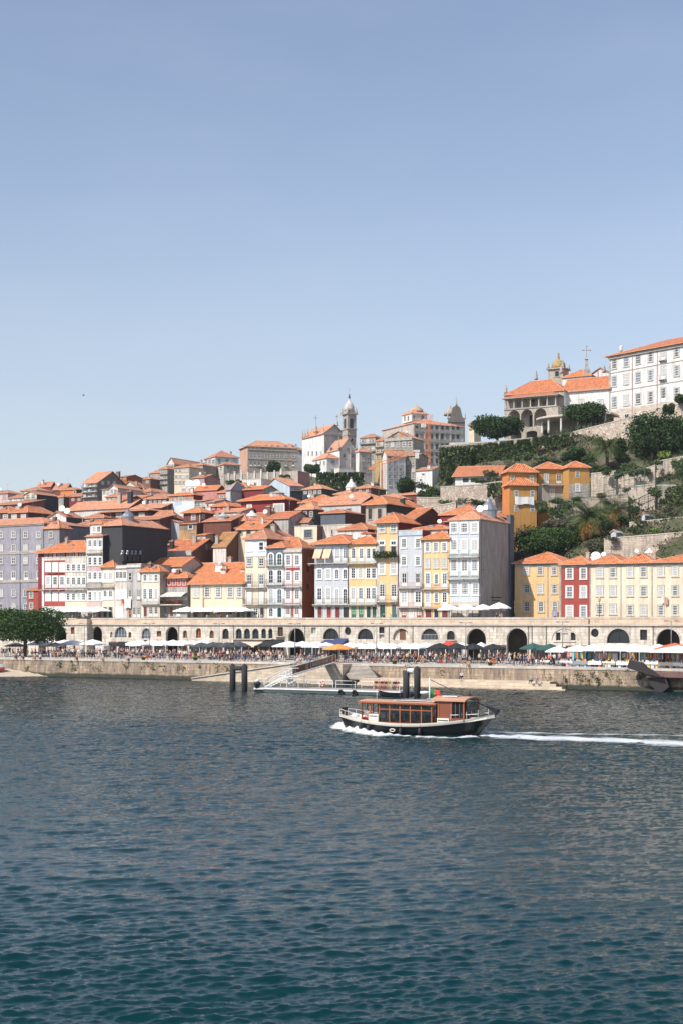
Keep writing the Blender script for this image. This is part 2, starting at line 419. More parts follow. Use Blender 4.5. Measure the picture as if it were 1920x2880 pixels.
# ================================================================ water
def make_water():
    Ds = [10., 14., 18., 22., 26.]; d_ = 28.
    while d_ < 262:
        Ds.append(d_); d_ += max(.05, min(2.0*d_*d_/(H*F), .155 if d_ < 145 else .2))
    Ds = np.array(Ds+[270., 300., 360.])
    pxs = np.concatenate([np.arange(-2600, -200, 150), np.arange(-200, 2130, 5.0), np.arange(2150, 4600, 150)])
    D, P = np.meshgrid(Ds, pxs, indexing='ij')
    X = (P-960)/F*D
    cell = np.abs(np.gradient(Ds))[:, None]*np.ones_like(X)
    rs = np.random.RandomState(3)
    Zh = np.zeros_like(X)
    wd = math.atan2(-.86, .30)      # wind direction
    for i in range(212):
        lam = .23*(28 ** (rs.rand()**1.35)) if i < 190 else 5+9*rs.rand()
        th = wd + rs.normal(0, .62)
        k = 2*math.pi/lam
        amp = .0105*lam**.80 * (.5+rs.rand()) * (1 if lam < 5 else .55)
        att = np.clip((lam*abs(math.sin(th))/(cell*2.2)) - .6, 0, 1)
        wx = .5*np.sin(D*.61+X*.23+i)+.3*np.sin(X*1.1-D*.4+2*i); ph = k*((X+wx)*math.cos(th)+(D+.35*wx)*math.sin(th)) + rs.rand()*6.283
        s = np.sin(ph)
        Zh += amp*(.50 if lam < .8 else .30 if lam < 1.4 else .15 if lam < 3.5 else .13)*att*(s - .30*np.cos(2*ph))
    # calmer and rougher patches
    patch = .75+.35*np.sin(X*.05+D*.03+1)*np.sin(D*.041-X*.017)
    Zh *= patch
    nr, nc = X.shape
    co_ = np.stack([X, D, Zh], -1).reshape(-1, 3)
    idx = np.arange(nr*nc).reshape(nr, nc)
    q = np.stack([idx[:-1, :-1], idx[:-1, 1:], idx[1:, 1:], idx[1:, :-1]], -1).reshape(-1, 4)
    me = bpy.data.meshes.new('river'); me.vertices.add(len(co_)); me.vertices.foreach_set('co', co_.ravel())
    me.loops.add(q.size); me.loops.foreach_set('vertex_index', q.ravel())
    me.polygons.add(len(q)); me.polygons.foreach_set('loop_start', np.arange(0, q.size, 4)); me.polygons.foreach_set('loop_total', np.full(len(q), 4))
    me.polygons.foreach_set('use_smooth', np.ones(len(q), bool))
    me.update(calc_edges=True); me.validate()
    m, nt, b = newmat('river_water')
    p = pos(nt)
    mp = nt.nodes.new('ShaderNodeMapping'); mp.inputs['Rotation'].default_value = (0, 0, R(-14)); mp.inputs['Scale'].default_value = (.42, 1.5, 1)
    L(nt, p, mp.inputs[0])
    n1 = noise(nt, mp.outputs[0], 3.6, 6, .72); n2 = noise(nt, mp.outputs[0], 13, 4, .7)
    big = noise(nt, p, .022, 3, .5, (1, 2.2, 1))
    h = math_n(nt, 'ADD', math_n(nt, 'MULTIPLY', n1, .8), math_n(nt, 'MULTIPLY', n2, .42))
    bn = nt.nodes.new('ShaderNodeBump'); bn.inputs['Distance'].default_value = .75
    sy_ = nt.nodes.new('ShaderNodeSeparateXYZ'); L(nt, p, sy_.inputs[0])
    far = nt.nodes.new('ShaderNodeMapRange'); far.inputs[1].default_value = 60; far.inputs[2].default_value = 190; far.inputs[3].default_value = .13; far.inputs[4].default_value = 1.0; L(nt, sy_.outputs[1], far.inputs[0])
    L(nt, math_n(nt, 'MULTIPLY', far.outputs[0], math_n(nt, 'ADD', .55, math_n(nt, 'MULTIPLY', big, .8))), bn.inputs['Strength'])
    n0 = noise(nt, p, .8, 5, .65, (.5, 1.2, 1)); far2 = nt.nodes.new('ShaderNodeMapRange'); far2.inputs[1].default_value = 100; far2.inputs[2].default_value = 175; L(nt, sy_.outputs[1], far2.inputs[0])
    h = math_n(nt, 'ADD', h, math_n(nt, 'MULTIPLY', far2.outputs[0], math_n(nt, 'MULTIPLY', n0, 4.5)))
    b.inputs['Specular Tint'].default_value = (.68, .90, .97, 1)
    L(nt, h, bn.inputs['Height']); L(nt, bn.outputs[0], b.inputs['Normal'])
    L(nt, mixc(nt, big, (.001, .021, .024), (.0015, .029, .032)), b.inputs['Base Color'])
    b.inputs['Roughness'].default_value = .04; b.inputs['IOR'].default_value = 1.333
    me.materials.append(m)
    o = link('river', me); tag(o, kind='structure')
make_water()

# ================================================================ terrain
def make_terrain():
    pxs = np.arange(-900, 2900, 22.0)
    rr = np.concatenate([np.array([0.3, 6, 12, 14, 17, 20]), np.arange(22, 130, 2.5), np.arange(132, 420, 7), np.array([450, 520, 640, 800, 1100, 1600])])
    V = []; nr = len(rr); nc = len(pxs)
    for r in rr:
        for px in pxs:
            d = DW(px)+r; X, Y = XYD(px, d)
            z = terr(X, Y)-.12
            if r > 45: z += .5*math.sin(X*.31)*math.sin(Y*.23)
            V.append((X, Y, z if r < 1500 else 0))
    Fc = [(i*nc+j, i*nc+j+1, (i+1)*nc+j+1, (i+1)*nc+j) for i in range(nr-1) for j in range(nc-1)]
    me = bpy.data.meshes.new('hillside'); me.from_pydata(V, [], Fc)
    m, nt, b = newmat('hillside_scrub')
    p = pos(nt)
    f = noise(nt, p, .35, 6, .65); f2 = noise(nt, p, 2.0, 4, .7)
    c = mixc(nt, ramp(nt, f, [(.4, 0.), (.6, 1.)]), (.16, .125, .085), (.06, .075, .03))
    c = mixc(nt, ramp(nt, f2, [(.4, 0.), (.7, .7)]), c, (.035, .045, .02))
    L(nt, c, b.inputs['Base Color']); b.inputs['Roughness'].default_value = 1
    bump(nt, b, f2, .6, .4)
    me.materials.append(m); me.update()
    tag(link('hillside', me), kind='structure')
make_terrain()

# ================================================================ quay, promenade, upper street
A0 = math.atan2(TY, TX)     # direction of the quay
U0, U1 = -150.0, 120.0
def qroot(u, v, z=0): x, y = W2(u, v); return (x, y, z)
ZQ = 3.27
QST = stone((.50, .375, .26), 'tide_stained_quay_stone', 1.25, .52, .45, 1.2, lowdark=True, stain=(.12, .095, .08))
PAVE = stone((.47, .44, .40), 'promenade_paving', 1.4, .8, .85, .25)
COPE = stone((.56, .50, .43), 'coping_stone', 1.6, .6, .75, .35)
q = thing('quay_wall', 'long tide-stained stone quay wall dropping from the promenade to the river', 'quay wall', qroot(U0, 0), A0)
mb = MB(); Lq = U1-U0
for k in range(54):     # long blocks with a slight batter
    a = Lq*k/54; b_ = Lq*(k+1)/54
    mb.poly([(a, -.35, -2), (b_, -.35, -2), (b_, 0, ZQ-.35), (a, 0, ZQ-.35)], QST)
mb.poly([(0, 0, ZQ-.35), (Lq, 0, ZQ-.35), (Lq, 1, ZQ-.35), (0, 1, ZQ-.35)], QST)
mb.build('wall_face', q)
mb = MB(); mb.box(0, Lq, -.12, 1.0, ZQ-.35, ZQ, COPE); mb.build('coping', q)
mb = MB(); mb.box(0, Lq, 1.0, 30.5, -2, ZQ-.004, PAVE)
tag(mb.build('promenade', None, qroot(U0, 0), A0), kind='structure')
STREET = stone((.40, .38, .35), 'granite_setts', .5, .3, .7, .3)
mb = MB(); mb.box(0, Lq, 25.6, 31.8, 9.4, 9.8, STREET)
tag(mb.build('upper_street', None, qroot(U0, 0), A0), kind='structure')

# weeds growing out of the quay wall
WEED = leafmat('wall_weed_leaves', (.05, .08, .02), (.10, .12, .03), (.16, .15, .05))
def leaf_cluster(pts, size, seed, flat=.0):
    rs = np.random.RandomState(seed); n = len(pts)
    a = rs.normal(size=(n, 3)); a /= np.linalg.norm(a, axis=1)[:, None]
    b = rs.normal(size=(n, 3)); b -= (b*a).sum(1)[:, None]*a; b /= np.linalg.norm(b, axis=1)[:, None]
    sz = (size*(.6+.8*rs.rand(n)))[:, None]
    P = np.asarray(pts)
    return np.stack([P-a*sz*.5-b*sz*.32, P+a*sz*.5-b*sz*.25, P+a*sz*.55+b*sz*.3, P-a*sz*.45+b*sz*.28], 1).reshape(-1, 3)
def quadmesh(name, V, m):
    me = bpy.data.meshes.new(name); n = len(V)//4
    me.vertices.add(len(V)); me.vertices.foreach_set('co', np.asarray(V).ravel())
    me.loops.add(4*n); me.loops.foreach_set('vertex_index', np.arange(4*n))
    me.polygons.add(n); me.polygons.foreach_set('loop_start', np.arange(0, 4*n, 4)); me.polygons.foreach_set('loop_total', np.full(n, 4))
    me.update(calc_edges=True); me.materials.append(m); return me
wp = []
rs = np.random.RandomState(11)
spots = [(168,1868),(204,1862),(210,1880),(262,1872),(280,1880),(355,1870),(398,1872),(415,1866),(430,1873),(460,1878),(78,1880),(500,1878),(515,1882),(560,1872),(612,1875),(640,1880),
         (1620,1896),(1635,1905),(1650,1915),(1665,1896),(1680,1910),(1700,1893),(1712,1898),(1740,1910),(1760,1890),(1798,1905),(1805,1899),(1900,1914),(1880,1918),(1240,1890),(1150,1880),(1545,1905),(1590,1912)]
for (px, py) in spots:
    d = D_at(px, -.15); x = (px-960)/F*d; z = Z_at(py, d)
    k = rs.randint(14, 40)
    g = rs.normal(size=(k, 3))*np.array([.3, .12, .38])+np.array([x-NX*.2, d-NY*.25, z])
    wp.append(g)
tag(link('wall_weeds', quadmesh('wall_weeds', leaf_cluster(np.concatenate(wp), .22, 5), WEED)), kind='stuff')

# ---------------------------------------------------------------- arcade wall
V25 = 25.0
aw = thing('arcade_wall', 'long pale stone retaining wall with a row of arches under the upper street', 'wall', qroot(U0, V25), A0)
AST = stone((.66, .585, .49), 'arcade_stone', 1.3, .55, .6, .9, stain=(.26, .215, .17))
AST2 = stone((.60, .46, .34), 'parapet_blocks', 1.15, .52, 1.3, .35)
def ax(px, v=V25): return u_at(px, v)-U0
def az(py, px, v=V25): return Z_at(py, D_at(px, v))
def phw(w, px, v=V25):
    d = D_at(px, v); s = (px-960)/F
    return w*d/(F*(TX-s*TY))
holes = []; fills = []
def hole_arch(px, w, ytop, ybot, kind):
    x = ax(px); hw = phw(w, px)/2; zt = az(ytop, px); zb = az(ybot, px) if ybot else ZQ-.2
    zs = max(zt-hw, zb+.05); rise = min(hw, zt-zb-.05)
    if ybot is None: zb = ZQ+.02
    pts = archpts(x, hw, zb, zs, 12, rise); holes.append(pts); fills.append((kind, x, hw, zb, zs, zt, px))
def hole_rect(px, w, y0, y1, kind):
    x = ax(px); hw = phw(w, px)/2; zt = az(y0, px); zb = az(y1, px)
    holes.append(rectpts(x-hw, x+hw, zb, zt)); fills.append((kind, x, hw, zb, zt, zt, px))
for a in [(172,31,1764,None,'tunnel'),(273,30,1762,None,'tunnel'),(484,34,1763,None,'tunnel'),(834,45,1767,None,'tunnel'),(1338,54,1768,None,'tunnel'),
          (1452,58,1767,None,'tunnel'),(1877,66,1769,None,'tunnel'),
          (314,8,1777,1793,'white'),(340,34,1763,1793,'mull'),(366,8,1777,1793,'wood'),(412,25,1767,1796,'mull'),(521,11,1773,1794,'wood'),(559,15,1767,1794,'wood'),(596,12,1773,1795,'wood'),
          (635,18,1768,1797,'dark'),(672,17,1768,1796,'dark'),(695,17,1768,1796,'dark'),(719,18,1768,1796,'dark'),(742,13,1768,1795,'dark'),(761,12,1768,1795,'dark'),
          (931,44,1767,1798,'glass'),(1026,44,1768,1798,'dark'),(1128,48,1768,1800,'niche'),(1207,48,1768,1800,'rail'),(1266,22,1774,1800,'balcony'),
          (1737,64,1768,1809,'dark')]:
    hole_arch(*a)
for a in [(205,11,1764,1783,'wood'),(448,13,1775,1790,'wood'),(789,15,1764,1790,'door'),(882,13,1765,1782,'white'),(1072,15,1764,1781,'dark'),(1072,13,1784,1795,'white'),
          (1568,13,1779,1801,'pane'),(1610,14,1779,1801,'pane'),(1808,20,1771,1800,'pane'),(410,10,1800,1830,'wood')]:
    hole_rect(*a)
for (px, hw_, cy, hh) in [(977, 9, 1775, 11.5), (1671, 11, 1780, 12)]:
    x = ax(px); r = phw(hw_*2, px)/2; d = D_at(px, V25); zc = Z_at(cy, d); rz_ = hh/F*d
    holes.append([(x+r*math.cos(t*math.pi/10), zc+rz_*math.sin(t*math.pi/10)) for t in range(20)])
    fills.append(('round', x, r, zc-rz_, zc, zc+rz_, px))
ZC = 9.42
holed('wall', rectpts(0, Lq, ZQ-.1, ZC), holes, .7, AST, aw)
mb = MB(); mb.box(0, Lq, -.3, .62, ZC, ZC+.22, COPE); mb.build('cornice', aw)
mb = MB(); mb.box(0, ax(1655), 0.02, .5, ZC+.22, 10.55, AST2); mb.box(ax(1655)+.003, Lq, -.04, .5, ZC+.22, 10.55, AST2)
mb.box(0, ax(1655), -.05, .57, 10.55, 10.86, COPE); mb.box(ax(1655)+.003, Lq, -.1, .57, 10.55, 10.88, AST2); mb.build('parapet', aw)
x = ax(1655); mb = MB(); mb.tube((x, -.12, ZQ), (x, -.12, 10.5), .08, None, 6, DARKW); mb.build('drainpipe', aw)
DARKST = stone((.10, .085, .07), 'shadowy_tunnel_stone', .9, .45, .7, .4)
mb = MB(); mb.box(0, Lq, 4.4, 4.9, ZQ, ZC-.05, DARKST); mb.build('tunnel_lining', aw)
x0 = ax(224); x1 = ax(257)
mb = MB(); mb.box(x0, x1, -1.3, -.003, ZQ, ZC, AST); mb.box(x0-.1, x1+.1, -1.5, -.31, ZC, ZC+.22, COPE); mb.box(x0, x1, -1.3, -.11, ZC+.22, 10.7, AST2); mb.build('buttress', aw)
mb = MB(); mb.box(x0+.2, x1-.1, -1.2, -.12, 9.7, 10.9, simple('black_box_paint', (.02, .02, .025), .5)); mb.build('utility_box', aw)
WOODO = simple('orange_wood', (.32, .11, .035), .5); WOODB = simple('brown_wood', (.14, .06, .03), .6)
def fillpart(f):
    kind, x, hw, zb, zs, zt, px = f
    if kind == 'tunnel': return
    yb = .42
    pts = archpts(x, hw, zb, zs, 10, max(.05, zt-zs)) if zt > zs+.01 else rectpts(x-hw, x+hw, zb, zt)
    if kind == 'round':
        rz_ = zt-zs; pts = [(x+hw*math.cos(t*math.pi/8), zs+rz_*math.sin(t*math.pi/8)) for t in range(16)]
    fm = {'wood': WOODB, 'mull': WHITE2, 'white': WHITE2, 'door': WOODB}.get(kind, IRON)
    mb = MB()
    if kind == 'niche':
        mb.prism([(p[0], yb, p[1]) for p in pts], (0, .06, 0), AST)
        mb.box(x-.6, x+.6, yb-.05, yb-.003, zb, zb+2.1, WOODB); mb.build('door', aw); return
    fb = .05
    nv = {'mull': 4, 'glass': 3, 'dark': 2, 'round': 2, 'rail': 2, 'pane': 2, 'door': 2}.get(kind, 2)
    for i in range(len(pts)):
        a, b2 = pts[i], pts[(i+1) % len(pts)]
        mb.bar((a[0], yb-.06, a[1]), (b2[0], yb-.06, b2[1]), fb, fm)
    for i in range(1, nv):
        xx = x-hw+2*hw*i/nv
        mb.bar((xx, yb-.06, zb), (xx, yb-.06, zs+(zt-zs)*math.sqrt(max(0, 1-((xx-x)/hw)**2))), fb, fm)
    mb.bar((x-hw, yb-.06, (zb+zs)/2+.2), (x+hw, yb-.06, (zb+zs)/2+.2), fb, fm)
    o = mb.build('door' if kind == 'door' else 'window', aw)
    g = MB(); g.prism([(p[0], yb, p[1]) for p in pts], (0, .05, 0), {'wood': WOODO, 'white': GLASS2, 'door': WOODB, 'mull': GLASS3}.get(kind, GLASSM)); g.build('pane', o)
    if kind in ('rail', 'balcony', 'door'):
        m2 = ALU if kind == 'rail' else IRON
        r = MB(); zr = zb+.05; e = 0 if kind == 'rail' else .35; yy = .1 if kind == 'rail' else -.45
        for k in range(13):
            xx = x-hw-e+(2*hw+2*e)*k/12; r.bar((xx, yy, zr), (xx, yy, zr+.95), .022, m2)
        for zz in (zr, zr+.95): r.bar((x-hw-e, yy, zz), (x+hw+e, yy, zz), .035, m2)
        if kind != 'rail': r.box(x-hw-e, x+hw+e, -.5, -.003, zr-.15, zr, COPE)
        r.build('railing', o)
for f in fills: fillpart(f)
x0, x1 = ax(658), ax(770); zb = az(1797, 700)
mb = MB(); mb.box(x0, x1, -.8, -.003, zb-.12, zb, COPE); bal = mb.build('balcony', aw)
mb = MB()
for k in range(46): xx = x0+(x1-x0)*k/45; mb.bar((xx, -.75, zb), (xx, -.75, zb+.85), .02, IRONG)
mb.bar((x0, -.75, zb+.85), (x1, -.75, zb+.85), .03, IRONG); mb.build('railing', bal)
# voussoir rims of the arches, and thin pipes down the wall
for f in fills:
    if f[0] in ('tunnel', 'glass', 'niche', 'rail') or (f[0] == 'dark' and f[2] > 1):
        kind, x, hw, zb, zs, zt, px = f
        mb = MB(); n = 12; rise = zt-zs
        for i in range(n):
            a0 = math.pi*i/n; a1 = math.pi*(i+1)/n-.03
            P = [(x-(hw+e)*math.cos(a), -.04, zs+(rise+e)*math.sin(a)) for a, e in ((a0, 0), (a1, 0), (a1, .32), (a0, .32))]
            mb.prism(P, (0, .037, 0), COPE)
        mb.build('arch_rim', aw)
for px in (504, 658, 858, 955, 1093, 1160, 1484, 1495, 1655-120, 1835):
    x = ax(px); mb = MB(); mb.tube((x, -.08, ZQ+1.2), (x, -.08, ZC), .05, None, 5, IRON); mb.build('drainpipe', aw)
# carved niche panel (shallow arch with two windows)
x = ax(1586); hw = phw(70, 1586)/2
mb = MB(); zt = az(1768, 1586); zs = zt-hw*.85
for i in range(16):
    a0 = math.pi*i/16; a1 = math.pi*(i+1)/16
    P = [(x-(hw+e)*math.cos(a), -.12, zs+(hw*.85+e*.6)*math.sin(a)) for a, e in ((a0, 0), (a1, 0), (a1, .22), (a0, .22))]
    mb.prism(P, (0, .117, 0), COPE)
mb.box(x-hw*.9, x+hw*.9, -.15, -.003, az(1806, 1586), az(1803, 1586), COPE)
mb.prism([(x-.6, -.2, az(1781, 1586)), (x+.6, -.2, az(1781, 1586)), (x+.25, -.2, az(1772, 1586)), (x, -.2, az(1768, 1586)), (x-.25, -.2, az(1772, 1586))], (0, .197, 0), COPE)
mb.build('carved_relief', aw)
# restaurant awnings fixed to the wall
def wall_awning(pxa, pxb, yt, yb, outd, m, nm='awning'):
    xa, xb = ax(pxa), ax(pxb); zt = az(yt, pxa); zb = az(yb, pxa)
    mb = MB(); mb.poly([(xa, -outd, zb), (xb, -outd, zb), (xb, -.02, zt), (xa, -.02, zt)], m)
    mb.poly([(xa, -outd, zb), (xa, -outd, zb-.25), (xb, -outd, zb-.25), (xb, -outd, zb)], m)
    mb.poly([(xa, -outd, zb), (xa, -.02, zt), (xa, -.02, zb)], m); mb.poly([(xb, -outd, zb), (xb, -.02, zb), (xb, -.02, zt)], m)
    return mb.build(nm, aw)
BLUEA = simple('blue_awning_cloth', (.04, .06, .14), .8); BEIGEA = simple('beige_awning_cloth', (.66, .52, .42), .8); BLACKA = simple('black_awning_cloth', (.018, .02, .022), .85)
wall_awning(944, 978, 1795, 1811, 2.2, BLUEA); wall_awning(915, 946, 1799, 1813, 3.0, BLUEA)
wall_awning(684, 748, 1803, 1815, 4.0, BEIGEA); wall_awning(748, 800, 1798, 1815, 2.6, BLACKA)
wall_awning(575, 590, 1803, 1808, 2.0, WHITE)
for i_, px in enumerate(range(120, 1960, 33)):  # restaurant fronts; their dark panels also stand in for the parasol shade
    if any(f[0] == 'tunnel' and abs(px-f[6]) < f[2]*10+14 for f in fills): continue
    x = ax(px); w_ = .85+.35*((i_*7) % 3); mb = MB(); mb.box(x-w_, x+w_, -.02, -.002, ZQ+.05, ZQ+2.5, GLASSM)
    for xx in (x-w_-.06, x, x+w_+.06): mb.box(xx-.06, xx+.06, -.09, -.021, ZQ, ZQ+2.6, (WOODB, IRON, WHITE2)[i_ % 3])
    mb.box(x-w_-.12, x+w_+.12, -.1, -.021, ZQ+2.601, ZQ+2.8, (WOODB, IRON, WHITE2)[i_ % 3]); mb.build('shopfront', aw)
# slabs of the low stone annexes at wall foot
mb = MB(); mb.box(ax(288), ax(312), -2.2, -.003, ZQ, 5.3, WHITE2); mb.build('annex', aw)

# ---------------------------------------------------------------- street lamps
def lamp_proto():
    t = thing('street_lamp', '', 'street lamp', (0, 0, 0), 0, 'tall double-headed lamps along the promenade')
    m = simple('lamp_grey_metal', (.22, .22, .23), .45, .3)
    mb = MB(); mb.tube((0,0,0), (0,0,.9), .13, .11, 8, m); mb.tube((0,0,.9), (0,0,6.9), .08, .055, 8, m); mb.build('pole', t)
    mb = MB(); mb.bar((-.65,0,6.85), (.65,0,6.85), .05, m); mb.build('arm', t)
    for s in (-1, 1):
        mb = MB(); mb.box(s*.75-.3, s*.75+.3, -.15, .15, 6.82, 6.95, m); o = mb.build('lamp_head', t)
        mb = MB(); mb.box(s*.75-.24, s*.75+.24, -.11, .11, 6.79, 6.817, ALU); mb.build('lens', o)
    return t
LP = [(238, 1752), (421, 1752), (617, 1753), (830, 1753), (1058, 1752), (1308, 1750), (1580, 1748), (1886, 1745)]
names = ['nearest the round pine', 'beside the tall arched window at the left', 'in front of the dark parasols', 'in front of the big dark arch left of the gangway', 'beside the square dark window of the arcade', 'left of the big dark arch near the middle right', 'in front of the carved arch panel', 'over the white market stalls']
proto = lamp_proto()
for i, (px, py) in enumerate(LP):
    v = 9.0
    d = D_at(px, v); x, y = XYD(px, d); s = (Z_at(py, d)-ZQ)/6.95
    o = proto if i == 0 else dup(proto)
    o.location = (x, y, ZQ); o.rotation_euler = (0, 0, A0+R(25)); o.scale = (1, 1, s)
    o['label'] = 'tall grey double-headed street lamp '+names[i]
t = thing('street_lamp', 'old lantern lamp on the upper street before the cream house', 'street lamp', (*XYD(1684, D_at(1684, 27.5)), 9.8), A0)
mb = MB(); mb.tube((0,0,0), (0,0,3.6), .07, .05, 6, IRON); mb.build('pole', t)
mb = MB(); mb.lathe([(.1,3.6),(.22,3.75),(.28,4.15),(.3,4.2),(.06,4.45)], (0,0,0), simple('lantern_glass', (.55,.45,.25), .3), 6, False); mb.build('lantern', t)

# ---------------------------------------------------------------- parasols
CW = simple('white_parasol_cloth', (.83, .82, .80), .8, 0, .03)
CLOTH = {'white': CW, 'black': BLACKA, 'dark grey': simple('grey_parasol_cloth', (.06, .062, .07), .85), 'pale grey': simple('pale_grey_parasol_cloth', (.28, .27, .28), .85),
         'orange': simple('orange_parasol_cloth', (.78, .30, .08), .8), 'red': simple('red_parasol_cloth', (.62, .06, .04), .8), 'dark green': simple('green_parasol_cloth', (.03, .09, .075), .8),
         'orange-red': simple('orange_red_parasol_cloth', (.72, .13, .05), .8)}
def parasol_proto(n):
    t = thing('parasol', '', 'parasol', (0,0,0), 0, 'parasols')
    mb = MB(); r = 1.0; k0 = math.pi/n
    rim = [(r/math.cos(math.pi/n)*math.cos(k0+2*math.pi*i/n), r/math.cos(math.pi/n)*math.sin(k0+2*math.pi*i/n)) for i in range(n)]
    for i in range(n):
        a, b2 = rim[i], rim[(i+1) % n]; mx_, my_ = (a[0]+b2[0])/2*.96, (a[1]+b2[1])/2*.96
        h1 = 2.22; hm = 2.27
        am = (a[0]*.5, a[1]*.5, 2.68); bm = (b2[0]*.5, b2[1]*.5, 2.68)
        mm = (mx_*.5, my_*.5, 2.65)
        mb.poly([(a[0], a[1], h1), (mx_, my_, hm), mm, am], CW); mb.poly([(mx_, my_, hm), (b2[0], b2[1], h1), bm, mm], CW)
        mb.poly([am, mm, (0, 0, 3.0)], CW); mb.poly([mm, bm, (0, 0, 3.0)], CW)
        mb.poly([(a[0], a[1], h1), (a[0], a[1], h1-.16), (mx_, my_, hm-.2), (mx_, my_, hm)], CW)
        mb.poly([(mx_, my_, hm), (mx_, my_, hm-.2), (b2[0], b2[1], h1-.16), (b2[0], b2[1], h1)], CW)
    mb.build('canopy', t)
    mb = MB(); mb.tube((0,0,0), (0,0,2.95), .025, .02, 6, ALU); mb.box(-.2, .2, -.2, .2, 0, .08, IRON); mb.build('pole', t)
    mb = MB()
    for i in range(n): mb.bar((0, 0, 2.3), (rim[i][0]*.5, rim[i][1]*.5, 2.52), .01, ALU)
    mb.build('ribs', t)
    return t
PP = {8: parasol_proto(8), 4: parasol_proto(4)}
used = {8: False, 4: False}
def parasol(px, w, yap, colr, v, n=4, zg=ZQ, label=None, group=None, rot=None):
    d = D_at(px, v); x, y = XYD(px, d)
    if used[n]: o = dup(PP[n])
    else: o = PP[n]; used[n] = True
    rr = w*d/F/2*(1.08 if n == 8 else 1.1)
    sz = (Z_at(yap, d)-zg)/3.0
    o.location = (x, y, zg); o.scale = (rr, rr, sz); o.rotation_euler = (0, 0, A0 if rot is None else rot)
    o['label'] = label; o['group'] = group or 'parasols on the promenade'
    for c in o.children:
        if c.name.startswith('canopy'): setmat(c, CLOTH[colr])
    return o
plist = [(45,60,1807,'dark grey',13,8),(100,52,1800,'white',18,4),(118,60,1801,'white',14,4),(150,46,1802,'white',19,4),(157,52,1806,'pale grey',11,8),(182,46,1799,'white',18,4),(206,52,1800,'white',15,4),(236,50,1801,'white',18,4),(262,50,1798,'white',15,4),
 (337,46,1804,'black',15,8),(375,46,1803,'white',18,4),(392,50,1800,'white',14,4),(430,50,1799,'white',17,4),(462,44,1800,'white',14,4),(488,46,1799,'white',18,4),(512,48,1799,'white',14,4),(545,46,1801,'white',17,4),(572,46,1799,'white',20,4),
 (568,52,1806,'dark grey',13,8),(600,56,1805,'dark grey',11,8),(640,60,1806,'dark grey',12,8),(678,50,1805,'dark grey',17,8),
 (768,54,1802,'black',16,8),(790,40,1800,'black',19,8),(815,66,1803,'white',14,4),(852,52,1803,'white',16,4),(888,54,1804,'white',14,4),(918,48,1806,'white',18,4),
 (985,46,1806,'white',14,4),(1012,48,1808,'white',17,4),(1042,50,1808,'white',13,4),(1072,46,1806,'white',17,4),(1100,50,1808,'white',13,4),(1135,48,1807,'white',17,4),(1165,52,1808,'white',13,4),(1198,52,1807,'white',16,4),
 (952,80,1811,'orange',5,8),(1235,66,1808,'black',11,8),(1283,62,1808,'black',12,8),(1262,50,1801,'red',19,8),(1298,40,1806,'white',20,4),(1330,62,1809,'black',11,8),(1352,34,1806,'white',17,4),(1385,64,1810,'black',12,8),
 (1498,66,1808,'dark green',13,8),(1545,68,1810,'dark green',11,8),(1567,50,1817,'white',6,4),(1620,60,1813,'pale grey',14,8),(1625,62,1814,'white',8,4),(1668,64,1811,'white',6,4),(1712,60,1810,'white',10,4),(1740,66,1811,'white',6,4),(1782,64,1810,'white',11,4),(1812,72,1814,'white',5,4),(1850,60,1811,'white',11,4),(1896,90,1808,'orange-red',7,4),(1905,116,1815,'white',3.5,4)]
lmk = [(0,'beside the trunk of the round pine'),(140,'right of the round pine'),(250,'before the second dark arch'),(330,'near the arched windows at the left'),(500,'below the small arched windows'),(600,'below the row of four arched windows'),(740,'beside the beige awning'),(800,'before the dark arch left of gangway'),(900,'above the gangway'),(1000,'below the round-topped restaurant windows'),(1100,'above the quay steps'),(1200,'right of the quay steps'),(1300,'before the middle-right dark arch'),(1440,'beside the wide dark tunnel arch'),(1540,'below the carved arch panel'),(1640,'over the first market stalls'),(1760,'over the clothes stalls'),(1860,'at the right end of the quay')]
cnt = {}
for (px, w_, ya, c, v, n) in sorted(plist, key=lambda a: a[0]):
    zn = [t for (p0, t) in lmk if p0 <= px][-1]; k = cnt.get((c, zn), 0); cnt[(c, zn)] = k+1
    lab = '%s %sparasol %s' % (c, 'square ' if n == 4 else 'round ', zn)
    tot = len([1 for q_ in plist if q_[3] == c and [t for (p0, t) in lmk if p0 <= q_[0]][-1] == zn])
    if tot > 1: lab += ', ' + ordinal(k) + ' from left'
    parasol(px, w_, ya, c, v, n, label=lab)
# upper street parasols
ul = [(165,60,1708,28.5,'leftmost'),(190,60,1708,29.5,'second from left'),(214,44,1706,28.2,'third from left'),(248,50,1707,28.6,'fourth from left'),(276,50,1706,29.0,'right end')]
for (px, w_, ya, v, nm) in ul:
    parasol(px, w_, ya, 'white', v, 4, 9.8, 'white parasol on the upper street before the red and cream house, '+nm, 'parasols on the upper street')
for i, px in enumerate((528, 558, 590, 622, 655, 678)):
    parasol(px, 54, 1706, 'white', 28.6+.3*(i % 2), 4, 9.8, 'white parasol in the row before the low yellow house, %s from left' % ordinal(i), 'parasols on the upper street')
for i, (px, ya) in enumerate(((1262, 1700), (1310, 1700), (1357, 1699), (1402, 1694))):
    parasol(px, 58, ya, 'white', 28.4, 8, 9.8, 'white round parasol before the tall pale-tiled tower house, %s from left' % ordinal(i), 'parasols on the upper street')
